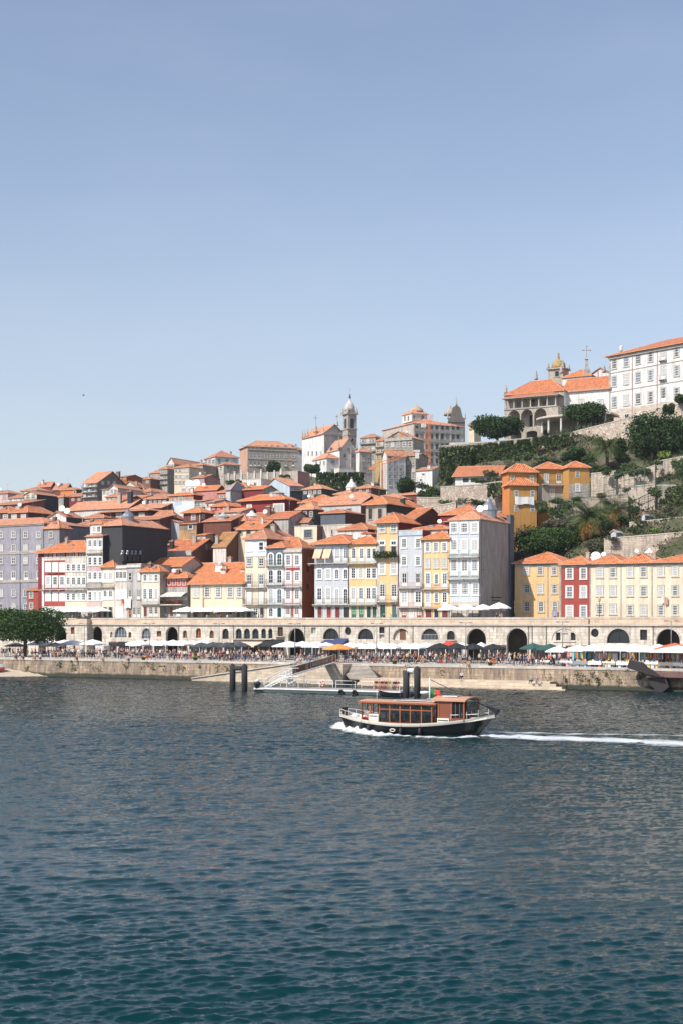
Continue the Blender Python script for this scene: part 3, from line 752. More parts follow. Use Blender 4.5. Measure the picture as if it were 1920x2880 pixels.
# ================================================================ house kit
WMC = {}
FRAMEW = simple('window_white_frame', (.78, .77, .74), .5, 0, .05)
FRAMER = simple('window_red_frame', (.30, .05, .04), .5); FRAMEB = simple('window_brown_frame', (.16, .08, .05), .6); FRAMEG = simple('window_green_frame', (.04, .12, .09), .5)
FM = {'w': FRAMEW, 'r': FRAMER, 'b': FRAMEB, 'g': FRAMEG, 'k': IRON}
def window_meshes(kind, w, h, nc, nr, fm, sur):
    key = (kind, round(w, 1), round(h, 1), nc, nr, fm, sur)
    if key in WMC: return WMC[key]
    f = FM[fm]; sm = {'s': GRANITE, 'w': WHITE, 'n': None, 'c': COPE}[sur]
    mb = MB(); g = MB(); hw, hh = w/2, h/2
    arch = kind == 'arch'
    zt = hh-hw*.8 if arch else hh
    if sm is not None:
        t = min(.18, w*.18)
        mb.box(-hw-t, -hw, -.07, .02, -hh-t*.6, zt, sm); mb.box(hw, hw+t, -.07, .02, -hh-t*.6, zt, sm)
        if not arch: mb.box(-hw-t, hw+t, -.085, .02, hh, hh+t, sm)
        mb.box(-hw-t*1.3, hw+t*1.3, -.14, .02, -hh-t*1.4, -hh-t*.6+.001, sm)
        if arch:
            n = 8
            for i in range(n):
                a0 = math.pi*i/n; a1 = math.pi*(i+1)/n
                P = [(-(hw+e)*math.cos(a), -.07, zt+(hw*.8+e)*math.sin(a)) for a, e in ((a0, 0), (a1, 0), (a1, t), (a0, t))]
                mb.prism(P, (0, .09, 0), sm)
    fw = max(.055, min(.11, w*.09)); bw = max(.03, fw*.55)
    y0, y1 = -.055, -.012
    if kind == 'shutter':
        mb.box(-hw, -.015, y0, y1, -hh, hh, f); mb.box(.015, hw, y0, y1, -hh, hh, f)
        for i in range(5):
            z = -hh+h*(i+.5)/5
            for s in (-1, 1): mb.box(s*hw/2-hw*.34, s*hw/2+hw*.34, y0-.015, y0-.001, z-h*.03, z+h*.03, f)
        g.box(-hw, hw, -.008, .02, -hh, hh, GLASSM)
    else:
        mb.box(-hw, -hw+fw, y0, y1, -hh, zt, f); mb.box(hw-fw, hw, y0, y1, -hh, zt, f)
        if not arch: mb.box(-hw+fw, hw-fw, y0, y1, hh-fw, hh, f)
        else:
            for i in range(8):
                a0 = math.pi*i/8; a1 = math.pi*(i+1)/8
                P = [(-(hw-e)*math.cos(a), y0, zt+(hw*.8-e*.8)*math.sin(a)) for a, e in ((a0, fw), (a1, fw), (a1, 0), (a0, 0))]
                mb.prism(P, (0, y1-y0, 0), f)
        lo = -hh
        if kind == 'door': mb.box(-hw+fw, hw-fw, y0, y1, -hh, -hh+h*.28, f); lo = -hh+h*.28
        else: mb.box(-hw+fw, hw-fw, y0, y1, -hh, -hh+fw, f)
        if kind in ('sash', 'door', 'arch'):
            for i in range(1, nc):
                x = -hw+w*i/nc; b2 = bw*1.5 if (kind == 'door' and nc % 2 == 0 and i == nc//2) else bw
                top = zt if not arch else zt+hw*.8*math.sqrt(max(0, 1-(x/hw)**2))-.02
                mb.box(x-b2/2, x+b2/2, y0+.004, y1, lo, top-.01, f)
            for j in range(1, nr):
                z = lo+(zt-lo)*j/nr; b2 = bw*1.8 if (j == nr//2 and kind == 'sash') else bw
                mb.box(-hw+fw, hw-fw, y0+.008, y1, z-b2/2, z+b2/2, f)
        if arch: g.prism([(p[0], -.008, p[1]) for p in archpts(0, hw*.98, -hh, zt, 8, hw*.78)], (0, .02, 0), GLASSM)
        else: g.box(-hw, hw, -.008, .02, -hh, hh, GLASSM)
    WMC[key] = (mb.mesh('window'), g.mesh('pane')); return WMC[key]
rw = random.Random(21)
ALLH = []
class House:
    def __init__(s, label, px0, px1, eave, peak, D=None, v=None, px2=None, depth=9, roof='hip', front=None, side=None, ang=0,
                 base=None, rm=T1, over=.35, cat='house', name='town_house', group=None, parent=None, back=None, fascia=None, thick=.14):
        a = A0+R(ang); s.a = a; s.d = Vector((math.cos(a), math.sin(a))); s.m = Vector((-math.sin(a), math.cos(a)))
        if D is None: D = D_at(px0, v)
        s.A = Vector(XYD(px0, D)); s.W = s.along(s.A, s.d, px1)
        s.left = False
        if px2 is not None:
            if px2 > px1: depth = s.along(s.A+s.d*s.W, s.m, px2)
            else: depth = s.along(s.A, s.m, px2); s.left = True
            depth = max(2.5, min(depth, 46)) if depth > 0 else 9
        s.Dp = depth; ze = Z_at(eave, D)
        cs = [s.A, s.A+s.d*s.W, s.A+s.m*s.Dp, s.A+s.d*s.W+s.m*s.Dp]
        if base is None: base = min(terr(c.x, c.y) for c in cs)-.5
        base = min(base, ze-2)
        s.base = base; s.ze = ze-base; s.front = front; s.side = side or front; s.rm = rm
        dr = (s.A+s.d*s.W/2+s.m*s.Dp/2).y
        if roof == 'shed': dr = (s.A+s.m*s.Dp).y
        if roof == 'gable_f': dr = (s.A+s.d*s.W/2).y
        zp = (Z_at(peak, dr)-base) if peak is not None else s.ze+.6
        s.zp = max(zp, s.ze+.25); s.roof = roof
        nm = name
        if parent is None:
            s.root = thing(nm, label, cat, (s.A.x, s.A.y, base), a, group)
            s.off = Matrix.Identity(4)
        else:      # a further block of the same building: its parts go under the first block's root
            s.root = parent.root
            ra = parent.root_a
            dv = Vector((s.A.x-parent.root.location.x, s.A.y-parent.root.location.y, base-parent.root.location.z))
            s.off = Matrix.Rotation(-ra, 4, 'Z') @ Matrix.Translation(dv) @ Matrix.Rotation(a, 4, 'Z')
        s.root_a = a if parent is None else parent.root_a
        W, Dp, z = s.W, s.Dp, s.ze
        mb = MB(); f_, sd = s.front, s.side; bk = back or sd
        if roof == 'gable_f': pf = [(0,0,0),(W,0,0),(W,0,z),(W/2,0,s.zp),(0,0,z)]
        else: pf = [(0,0,0),(W,0,0),(W,0,z),(0,0,z)]
        mb.poly(pf, f_)
        pb = [(p[0], Dp, p[2]) for p in reversed(pf)]
        if roof == 'shed': pb = [(W,Dp,0),(0,Dp,0),(0,Dp,s.zp),(W,Dp,s.zp)]
        mb.poly(pb, bk)
        for x, fl in ((W, False), (0, True)):
            if roof == 'gable_s': q_ = [(x,0,0),(x,Dp,0),(x,Dp,z),(x,Dp/2,s.zp),(x,0,z)]
            elif roof == 'shed': q_ = [(x,0,0),(x,Dp,0),(x,Dp,s.zp),(x,0,z)]
            else: q_ = [(x,0,0),(x,Dp,0),(x,Dp,z),(x,0,z)]
            mb.poly(q_[::-1] if fl else q_, sd)
        if roof == 'flat': mb.poly([(0,0,z-.3),(W,0,z-.3),(W,Dp,z-.3),(0,Dp,z-.3)], bk)
        else: mb.poly([(0,0,z),(W,0,z),(W,Dp,z),(0,Dp,z)], bk)
        s.add(mb, 'wall')
        if roof != 'flat': s.mkroof(over, thick)  # dark risers: the shade between treads is put into their colour
        else:
            mb = MB()
            for (x0, x1, y0, y1) in ((-.06, W+.06, -.06, .25), (-.06, W+.06, Dp-.25, Dp+.06), (-.06, .25, .251, Dp-.251), (W-.25, W+.06, .251, Dp-.251)): mb.box(x0, x1, y0, y1, z, z+.18, COPE)
            s.add(mb, 'parapet_cap')
        ALLH.append(s)
    def along(s, A, d, px):
        t = (px-960)/F
        return (t*A.y-A.x)/(d.x-t*d.y)
    def add(s, mb, name, parent=None):
        o = mb.build(name, parent or s.root)
        if parent is None: o.matrix_basis = s.off
        return o
    def mkroof(s, o, th):
        W, Dp, z, zp, rm = s.W, s.Dp, s.ze+.02, s.zp, s.rm
        mb = MB(); x0, x1, y0, y1 = -o, W+o, -o, Dp+o; r = s.roof; z0 = z-th
        def slab(P):   # sloping tile surface with an underside and edge
            mb.poly(P, rm); mb.poly([(p[0], p[1], p[2]-th) for p in reversed(P)], FRAMEB)
            for i in range(len(P)):
                a, b = P[i], P[(i+1) % len(P)]
                mb.poly([(a[0], a[1], a[2]-th), (b[0], b[1], b[2]-th), b, a], RIDGE)
        def rg(a, b, rr=.11): mb.tube(a, b, rr, rr, 6, RIDGE)
        if r in ('hip', 'pyr'):
            if W >= Dp and r == 'hip': q = (y1-y0)/2; a = (x0+q, (y0+y1)/2, zp); b = (x1-q, (y0+y1)/2, zp)
            else: q = (x1-x0)/2; a = ((x0+x1)/2, y0+q, zp); b = ((x0+x1)/2, y1-q, zp)
            if r == 'pyr': a = b = ((x0+x1)/2, (y0+y1)/2, zp)
            c = [(x0,y0,z),(x1,y0,z),(x1,y1,z),(x0,y1,z)]
            if W >= Dp and r == 'hip':
                slab([c[0], c[1], b, a]); slab([c[1], c[2], b]); slab([c[2], c[3], a, b]); slab([c[3], c[0], a])
                for p_, q_ in ((c[0], a), (c[1], b), (c[2], b), (c[3], a), (a, b)): rg(p_, q_)
            else:
                slab([c[0], c[1], a]); slab([c[1], c[2], b, a] if a != b else [c[1], c[2], a]); slab([c[2], c[3], b]); slab([c[3], c[0], a, b] if a != b else [c[3], c[0], a])
                for p_, q_ in ((c[0], a), (c[1], a), (c[2], b), (c[3], b), (a, b)): rg(p_, q_)
        elif r == 'gable_s':
            k = (zp-z)/(Dp/2); ye = y0; ze_ = z-k*o
            a, b = (x0, Dp/2, zp), (x1, Dp/2, zp)
            slab([(x0,y0,ze_),(x1,y0,ze_),b,a]); slab([(x1,y1,ze_),(x0,y1,ze_),a,b]); rg(a, b)
        elif r == 'gable_f':
            k = (zp-z)/(W/2); ze_ = z-k*o
            a, b = (W/2, y0, zp), (W/2, y1, zp)
            slab([(x0,y1,ze_),(x0,y0,ze_),a,b]); slab([(x1,y0,ze_),(x1,y1,ze_),b,a]); rg(a, b)
        elif r == 'shed':
            k = (zp-z)/Dp
            slab([(x0,y0,z-k*o),(x1,y0,z-k*o),(x1,y1,zp+k*o),(x0,y1,zp+k*o)])
        s.roofo = s.add(mb, 'roof')
    def P(s, px, py, side=False):
        """pixel -> local coords on the front (or side) wall plane, plus metres per photo pixel across and up"""
        if not side: A, d = s.A, s.d
        elif s.left: A, d = s.A, s.m
        else: A, d = s.A+s.d*s.W, s.m
        a = s.along(A, d, px); D = (A+d*a).y; t = (px-960)/F
        z = Z_at(py, D)-s.base
        mp = D/(F*abs(d.x-t*d.y)); mz = D/F
        if not side: return (a, 0, z), mp, mz
        return ((0 if s.left else s.W), a, z), mp, mz
    def win(s, kind, px, py, w, h, nc=2, nr=4, fm='w', sur='s', side=False, pane=None, nm=None, out=0):
        (x, y, z), mp, mz = s.P(px, py, side)
        W_, H_ = round(w*mp, 1), round(h*mz, 1); W_ = max(W_, .4); H_ = max(H_, .4)
        me, pm = window_meshes(kind, W_, H_, nc, nr, fm, sur)
        rot = 0 if not side else (R(-90) if s.left else R(90))
        o = link(nm or ('door' if kind == 'door' else 'window'), me, s.root)
        o.matrix_basis = s.off @ Matrix.Translation((x, y-out, z)) @ Matrix.Rotation(rot, 4, 'Z')
        p = link('pane', pm, o)
        pane = pane or rw.choice([GLASSM, GLASSM, GLASSM, GLASS3, GLASS2])
        if pane is not GLASSM: setmat(p, pane)
        return o
    def rows(s, kind, xs, ys, w, h, **k):
        for y in ys:
            for x in xs: s.win(kind, x, y, w, h, **k)
    def auto(s, n, ys, w=9, h=13, kind='sash', **k):
        x0 = 960+F*s.A.x/s.A.y; B = s.A+s.d*s.W; x1 = 960+F*B.x/B.y
        for y in ys:
            for i in range(n): s.win(kind, x0+(x1-x0)*(i+.5)/n, y, w, h, nc=2, nr=2, **k)
    def sideauto(s, n, ys, w=7, h=12, kind='sash', **k):
        B = s.A if s.left else s.A+s.d*s.W; C = B+s.m*s.Dp; x0 = 960+F*B.x/B.y; x1 = 960+F*C.x/C.y
        for y in ys:
            for i in range(n): s.win(kind, x0+(x1-x0)*(i+.5)/n, y, w, h, nc=2, nr=2, side=True, **k)
    def blk(s, px0, px1, py0, py1, m, nm, out=.04, inn=0.0):
        (a, _, z1), mp, mz = s.P(px0, py0); (b, _, z0), _, _ = s.P(px1, py1)
        mb = MB(); mb.box(a, b, -out, -.003+inn, z0, z1, m); return s.add(mb, nm)
    def balc(s, px0, px1, py, m=IRON, dp=.75, hpx=15, step=.16):
        (a, _, z), mp, mz = s.P(px0, py); (b, _, _), _, _ = s.P(px1, py); h = hpx*mz
        mb = MB(); mb.box(a, b, -dp, -.16, z-.14, z, COPE)
        for k in range(max(2, int((b-a)/2))): xx = a+.2+(b-a-.4)*k/max(1, int((b-a)/2)-1); mb.box(xx-.08, xx+.08, -dp*.8, -.16, z-.4, z-.141, COPE)
        o = s.add(mb, 'balcony')
        r = MB(); n = max(3, int((b-a)/step))
        for k in range(n+1): xx = a+.03+(b-a-.06)*k/n; r.bar((xx, -dp+.04, z), (xx, -dp+.04, z+h), .018, m)
        for xx in (a+.03, b-.03):
            for q_ in range(4): r.bar((xx, -dp+.04+q_*dp*.27, z), (xx, -dp+.04+q_*dp*.27, z+h), .013, m)
            r.bar((xx, -dp+.04, z+h), (xx, -.16, z+h), .022, m)
        r.bar((a, -dp+.04, z+h), (b, -dp+.04, z+h), .028, m); r.bar((a, -dp+.04, z+.1), (b, -dp+.04, z+.1), .018, m)
        r.build('railing', o); return o
    def pipe(s, px, py0, py1, m=FRAMEB):
        (a, _, z1), _, _ = s.P(px, py0); (_, _, z0), _, _ = s.P(px, py1)
        mb = MB(); mb.tube((a, -.13, z0), (a, -.13, z1), .055, None, 6, m); s.add(mb, 'drainpipe')
    def cornice(s, h=.35, m=None, out=.2):
        mb = MB(); mb.box(-.05, s.W+.05, -out, -.003, s.ze-h-.02, s.ze-.13, m or COPE); s.add(mb, 'cornice')
    def awn(s, px0, px1, yt, yb, outd, m):
        (a, _, zt), _, _ = s.P(px0, yt); (b, _, zb), _, _ = s.P(px1, yb)
        mb = MB(); mb.poly([(a, -outd, zb), (b, -outd, zb), (b, -.1, zt), (a, -.1, zt)], m)
        mb.poly([(a, -outd, zb-.2), (b, -outd, zb-.2), (b, -outd, zb), (a, -outd, zb)], m); s.add(mb, 'awning')
    def onroof(s, fx, fy):
        """point on roof surface at fractions of width and depth"""
        W, Dp, z, zp = s.W, s.Dp, s.ze, s.zp; x, y = fx*W, fy*Dp
        if s.roof == 'gable_s': h = 1-abs(y-Dp/2)/(Dp/2)
        elif s.roof == 'gable_f': h = 1-abs(x-W/2)/(W/2)
        elif s.roof == 'shed': h = y/Dp
        elif s.roof == 'flat': return (x, y, z-.3)
        else: q = min(W, Dp)/2; h = min(x, W-x, y, Dp-y)/q
        return (x, y, z+(zp-z)*min(1, h))
    def chimney(s, fx, fy, w=.7, h=1.3, m=None):
        x, y, z = s.onroof(fx, fy); m = m or plaster((.45, .40, .35), .5)
        mb = MB(); mb.box(x-w/2, x+w/2, y-w*.35, y+w*.35, z-.6, z+h, m); mb.box(x-w*.62, x+w*.62, y-w*.48, y+w*.48, z+h, z+h+.12, COPE)
        for k in (-1, 1): mb.tube((x+k*w*.22, y, z+h+.12), (x+k*w*.22, y, z+h+.42), .1, .08, 6, s.rm)
        s.add(mb, 'chimney')
    def turret(s, fx, fy, r=1.0, h=1.6, m=METAL):
        x, y, z = s.onroof(fx, fy)
        mb = MB(); mb.lathe([(r, -.7), (r, h*.25), (r*1.12, h*.28), (r*.8, h*.6), (r*.35, h*.85), (r*.3, h), (r*.1, h*1.12)], (x, y, z), m, 12, False); s.add(mb, 'skylight_turret')
    def dish(s, fx, fy, r=.6):
        x, y, z = s.onroof(fx, fy)
        mb = MB(); mb.tube((x, y, z-.2), (x, y, z+1.0), .04, None, 5, METAL)
        T = Matrix.Translation((x, y-.1, z+1.1)) @ Matrix.Rotation(R(70), 4, 'X') @ Matrix.Rotation(R(20), 4, 'Y')
        mb.lathe([(r*.1, 0), (r*.6, .06*r), (r, .25*r), (r, .28*r), (r*.55, .1*r), (r*.1, .04*r)], (0, 0, 0), WHITE, 12, True, T=T)
        mb.tube(tuple(T @ Vector((0, r*.8, .2))), tuple(T @ Vector((0, 0, .75*r))), .02, None, 4, METAL); s.add(mb, 'satellite_dish')
    def antenna(s, fx, fy, h=2.5):
        x, y, z = s.onroof(fx, fy)
        mb = MB(); mb.tube((x, y, z-.2), (x, y, z+h), .03, None, 4, METAL); mb.bar((x-.6, y, z+h-.1), (x+.6, y, z+h-.1), .02, METAL)
        for k in range(5): mb.bar((x-.5+k*.25, y-.25, z+h-.1), (x-.5+k*.25, y+.25, z+h-.1), .012, METAL)
        s.add(mb, 'antenna')
    def dormer(s, px, py, w, h, m=None, fy=.12, fm='w', n=1):
        """dormer whose front face stands at the given pixel"""
        (x, _, z), mp, mz = s.P(px, py); y = fy*s.Dp
        k = (s.A.y+s.m.y*y)/s.A.y; z = (z+s.base-H)*k+H-s.base; x = x*1.0
        # shift along the facade so that it still projects to px
        tt = (px-960)/F; A = s.A+s.m*y; x = (tt*A.y-A.x)/(s.d.x-tt*s.d.y)
        W_, H_ = w*mp, h*mz
        mb = MB(); mb.box(x-W_/2, x+W_/2, y, y+3.0, z-H_/2-.5, z+H_/2, m or WHITE2)
        o = s.add(mb, 'dormer')
        r = MB(); e = .18
        r.prism([(x-W_/2-e, y-.25, z+H_/2), (x+W_/2+e, y-.25, z+H_/2), (x, y-.25, z+H_/2+.25*W_+.1)], (0, 3.4, 0), s.rm); r.build('dormer_roof', o)
        me, pm = window_meshes('sash', round(W_*.7/n, 1) or .4, round(H_*.75, 1) or .4, 2, 2, fm, 'n')
        for i in range(n):
            wi = link('window', me, o); wi.location = (x+(i-(n-1)/2)*W_*.8/n, y-.01, z-.02); 
            setmat(wi, FM[fm])
        return o
def doors(h, lst, y=1721, hh=26):
    for (px, w, fm, pane) in lst: h.win('door' if fm != 'k' else 'plain', px, y, w, hh, nc=2, nr=3, fm=fm, sur='c', pane=pane, nm='door')
REDG = simple('red_door_panel', (.17, .025, .025), .5); GREENG = simple('green_door_panel', (.10, .24, .14), .6); LGREEN = simple('pale_green_door', (.22, .38, .22), .6); ORG = simple('orange_door_panel', (.45, .14, .04), .6); DGREEN = simple('deep_green_panel', (.01, .05, .045), .4)
# wall colours
CREAM = plaster((.78, .67, .51), .3); CREAM2 = plaster((.68, .62, .55), .5); YEL = plaster((.80, .53, .26), .2); YEL2 = plaster((.76, .62, .44), .25); AMBER = plaster((.52, .27, .075), .25); ORAN = plaster((.66, .22, .06), .2)  # AMBER is darkened to carry the shade of the hillside fronts
REDP = plaster((.38, .07, .055), .3); DRED = plaster((.22, .03, .032), .3); PINK = plaster((.56, .25, .22), .35); PALEPINK = plaster((.62, .44, .42), .4); WHP = plaster((.74, .73, .71), .4); WHD = plaster((.72, .69, .64), .6)
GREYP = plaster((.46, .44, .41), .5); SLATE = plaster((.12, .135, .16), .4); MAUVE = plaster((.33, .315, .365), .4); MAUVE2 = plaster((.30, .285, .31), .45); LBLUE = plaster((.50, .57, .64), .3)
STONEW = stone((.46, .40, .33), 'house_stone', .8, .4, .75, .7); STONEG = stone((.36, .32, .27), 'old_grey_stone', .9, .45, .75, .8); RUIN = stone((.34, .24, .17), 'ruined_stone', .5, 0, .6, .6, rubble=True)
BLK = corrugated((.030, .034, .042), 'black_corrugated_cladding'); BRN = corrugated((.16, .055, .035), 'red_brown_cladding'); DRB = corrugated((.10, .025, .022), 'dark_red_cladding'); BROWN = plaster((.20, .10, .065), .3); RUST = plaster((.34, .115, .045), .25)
GCL = corrugated((.46, .49, .52), 'pale_grey_cladding')
TAUPE = plaster((.42, .365, .335), .5)
AZB = azulejo((.46, .475, .50), (.57, .58, .59), 'blue_grey_tiles', .22); AZG = azulejo((.47, .50, .53), (.60, .62, .64), 'pale_tiles', .3); AZD = azulejo((.10, .12, .17), (.15, .17, .22), 'dark_blue_tiles', .3); AZW = azulejo((.62, .65, .68), (.72, .73, .73), 'whitish_tiles', .25)
AZY = azulejo((.72, .62, .45), (.66, .58, .44), 'cream_tiles', .3)
VF = 31.0; B0 = 9.8

# ================================================================ waterfront row, left to right
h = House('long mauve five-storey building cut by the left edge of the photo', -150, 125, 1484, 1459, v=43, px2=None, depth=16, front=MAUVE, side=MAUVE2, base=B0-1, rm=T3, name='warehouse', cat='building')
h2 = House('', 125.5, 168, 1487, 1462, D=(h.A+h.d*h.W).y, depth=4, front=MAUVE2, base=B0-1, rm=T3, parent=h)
for y in (1503, 1541, 1576): h.rows('sash', [-31, 4, 39, 73, 109], [y], 11, 18, nc=2, nr=4); h2.win('sash', 144, y, 10, 17)
h.rows('door', [-31, 4, 39, 75, 110], [1619], 11, 24, nc=2, nr=4); h.rows('sash', [-31, 4, 39, 73], [1668], 11, 20); h.rows('arch', [4, 39, 73], [1710], 11, 26)
h.pipe(58, 1486, 1740, FRAMEG); h.pipe(123, 1486, 1740, FRAMEG); h.cornice()
h.blk(-60, 124, 1553, 1556, GRANITE, 'string_course', .1); h.blk(-60, 124, 1633, 1637, GRANITE, 'string_course', .15)
h.dormer(130, 1472, 20, 15, DRED, .3, 'r'); h.antenna(.75, .5)
h = House('small red house with one sloping roof left of the red and cream house', 77, 123, 1659, 1640, v=33.5, depth=8, front=REDP, base=B0, roof='shed', rm=T1)
h.rows('sash', [89], [1673, 1704], 10, 17, nc=2, nr=3)
h = House('red and cream corner house with attic window strip and long balcony', 119, 245, 1570, None, v=VF, depth=12, roof='flat', front=CREAM2, base=B0)
h.blk(119.5, 125, 1571, 1738, WHITE, 'corner_pilaster', .06)
h.blk(125.5, 184, 1577, 1705, REDP, 'red_facade_panel', .03)
h.blk(119.5, 245, 1706, 1738, WHP, 'ground_floor_facing', .03)
h.blk(184.5, 245, 1693, 1705.5, YEL2, 'yellow_band', .03)
for y, hh, kd in ((1596, 22, 'shutter'), (1637, 30, 'door'), (1678, 22, 'shutter')):
    for x in (136.5, 156.5, 176): h.blk(x-8.5, x+8.5, y-hh/2-3, y+hh/2+2, WHITE, 'window_surround', .06); h.win(kd, x, y, 11, hh, nc=2, nr=3, sur='n', out=.055)
    h.rows('sash' if kd != 'door' else 'door', [193, 208, 223, 236.5], [y], 9, hh-3, nc=2, nr=3, sur='w')
h.balc(121, 244, 1658, IRON, .8, 12)
doors(h, [(151,9,'k',None),(168,9,'k',None),(183,8,'w',None),(205,9,'k',None),(222,9,'k',None),(238,7,'b',None)], 1723, 24)
a = House('', 108, 247, 1556, 1521, v=33.2, depth=9, roof='hip', front=DRED, side=WHD, base=B0, rm=T4, parent=h, over=.7)
a.rows('sash', [131, 143, 155, 167, 178], [1562], 7, 11, nc=2, nr=1, sur='n'); a.rows('sash', [193, 204, 216, 229, 239], [1560], 8, 12, nc=2, nr=1, sur='n')
def wall_text(hs, txt, px, py, wpx, hpx, m, side=False, bold=1.0):
    cu = bpy.data.curves.new('lettering', 'FONT'); cu.body = txt; cu.align_x = 'CENTER'; cu.align_y = 'CENTER'; cu.size = 1; cu.extrude = .02; cu.offset = .012*bold
    o = bpy.data.objects.new('lettering', cu); col.objects.link(o); dg = bpy.context.evaluated_depsgraph_get(); dg.update()
    me = bpy.data.meshes.new_from_object(o.evaluated_get(dg)); bpy.data.objects.remove(o)
    (x, y, z), mp, mz = hs.P(px, py, side)
    vs = np.array([v.co[:] for v in me.vertices]); sx = wpx*mp/(vs[:, 0].max()-vs[:, 0].min()); sy = hpx*mz/(vs[:, 1].max()-vs[:, 1].min())
    me.transform(Matrix.Diagonal((sx, sy, 1, 1))); me.transform(Matrix.Rotation(R(90), 4, 'X'))
    me.materials.clear(); me.materials.append(m)
    o = link('lettering', me, hs.root); o.matrix_basis = hs.off @ Matrix.Translation((x+(.06 if side else 0), y-(0 if side else .09), z)) @ Matrix.Rotation(R(90) if side else 0, 4, 'Z')
    return o
LETT = simple('dark_lettering', (.03, .018, .015), .5)
wall_text(h, 'VINHOS', 141, 1614.5, 12, 3.6, LETT); wall_text(h, 'CAVE', 157, 1614.5, 15, 6.5, LETT); wall_text(h, 'PORTO', 174, 1613.5, 14, 4, LETT)
h = House('narrow five-storey house with pink bands beside the huge black-clad wall', 245.5, 288, 1507, None, v=VF, depth=12, roof='flat', front=CREAM2, side=BLK, base=B0)
h.blk(246, 287.5, 1594, 1607, PALEPINK, 'pink_band', .03); h.blk(246, 287.5, 1692, 1705, PALEPINK, 'pink_band', .03)
for y, hh in ((1531, 24), (1578, 22), (1622, 26), (1676, 24)): h.rows('door' if y in (1531, 1622) else 'sash', [254, 268.5, 283], [y], 9, hh, nc=2, nr=3, sur='w')
h.balc(245.5, 288, 1555, WHITE, .5, 6); h.balc(245.5, 288, 1651, IRON, .6, 10)
doors(h, [(253,8,'k',None),(268,8,'w',None),(281,7,'b',None)], 1723, 24)
a = House('', 243, 290, 1508, 1501, v=VF, depth=3.5, roof='shed', front=CREAM2, side=BLK, base=B0+8, rm=T4, parent=h, over=.3)
a = House('', 254, 287, 1474, 1464, v=34, depth=6, roof='hip', front=WHD, side=BLK, base=B0+8, rm=T4, parent=h); a.rows('sash', [266, 279], [1488], 10, 16, nc=2, nr=3, sur='w')
h = House('huge blank black-clad building with orange hip roof and silver roof turret', 290, 345, 1479, 1461, v=32.5, px2=472, front=plaster((.048, .049, .056), .45), side=plaster((.048, .049, .056), .45), base=B0, rm=T3, name='clad_building', cat='building')
h.turret(.45, .35, 1.3, 2.0)
mb = MB()
for i, px in enumerate((341, 355, 367, 377, 390)):
    (x, y, z), _, _ = h.P(px, 1556, True)
    mb.tube((x+.1, y, z-.5), (x+.5, y, z+.1), .35, .35, 8, METAL); mb.tube((x+.5, y, z+.1), (x+.5, y-.1, z+.6), .35, .25, 8, METAL); mb.box(x+.003, x+1.1, y-.5, y+.5, z-1.7, z-.5, IRON)
h.add(mb, 'ventilation_ducts')
h = House('narrow cream house with paired white balcony doors right of the pink-banded house', 288.5, 322, 1595, 1577, v=VF, depth=10, roof='hip', front=CREAM, base=B0, rm=T4, over=.5)
for y, hh in ((1623, 26), (1672, 24)): h.rows('door', [297, 312], [y], 10, hh, nc=2, nr=4, sur='w')
h.balc(289, 322, 1650, IRON, .6, 10); doors(h, [(297,9,'k',DGREEN),(312,9,'k',DGREEN)], 1722, 28)
h = House('narrow pale house with parapet and triple white windows left of the grey one', 322.5, 358, 1592, None, v=VF, depth=11, roof='flat', front=CREAM2, base=B0)
h.rows('door', [331, 341.5, 352], [1620], 8.5, 24, nc=2, nr=3, sur='w'); h.rows('shutter', [332, 343, 353], [1672], 8, 24, sur='w'); h.rows('shutter', [331, 342], [1722], 8, 28, sur='w'); h.cornice(.5, WHITE2, .25)
h = House('grey bare-stone fronted house with washing hung under its window', 358.5, 398, 1588, None, v=VF, depth=11, roof='flat', front=plaster((.50, .48, .45), .7), base=B0)
h.win('sash', 367, 1621, 9, 20, nc=1, nr=2); h.win('shutter', 392, 1621, 8, 22); h.rows('door', [367, 391], [1672], 9, 26, nc=2, nr=3); doors(h, [(367,8,'b',ORG),(379,8,'w',None),(391,8,'w',None)], 1722, 28); h.cornice(.6, WHD, .25)
h = House('cream house with three tall white doors and leaning side wall of stone', 398.5, 450, 1608, 1590, v=VF, px2=471, roof='hip', front=CREAM, side=STONEW, base=B0, rm=T4, over=.5)
h.rows('sash', [409, 424.5, 440], [1625], 10, 18, nc=2, nr=4, sur='w'); h.rows('door', [409, 424.5, 440], [1675], 10, 38, nc=2, nr=5, sur='w'); h.balc(400, 449, 1698, IRON, .6, 14); doors(h, [(410,8,'k',REDG),(425,9,'w',None),(440,9,'w',None)], 1720, 26)
h = House('recessed house with slate band, cream awning and balcony full of red plants', 464, 528, 1626, 1609, v=VF+1.8, px2=545, roof='hip', front=plaster((.40,.38,.36),.5), side=STONEG, base=B0, rm=T4, over=.7)
h.blk(468, 527, 1628, 1650, REDP, 'red_timber_front', .05); h.rows('sash', [477, 490.5, 504.5, 518.5], [1638], 10, 17, nc=2, nr=2, sur='n', fm='w')
h.awn(453, 527, 1666, 1676, 1.8, CREAM2); h.blk(452, 528, 1678, 1688, WHD, 'terrace_wall', .05)
PLR = leafmat('red_balcony_plants', (.20, .05, .03), (.30, .08, .05), (.10, .07, .03))
(a0, _, z0), _, _ = h.P(451, 1700); (a1, _, z1), _, _ = h.P(524, 1689)
mb = MB(); mb.box(a0, a1, -1.7, -.06, z0-.2, z0, WHD); o = h.add(mb, 'balcony')
rs = np.random.RandomState(4); pts = np.stack([a0+(a1-a0)*rs.rand(420), -1.7+.35*rs.rand(420), z0+(z1-z0)*rs.rand(420)], 1)
link('trailing_plants', quadmesh('trailing_plants', leaf_cluster(pts, .28, 3), PLR), o)
doors(h, [(466,9,'w',None),(484,9,'b',ORG),(503,9,'w',None)], 1720, 26)
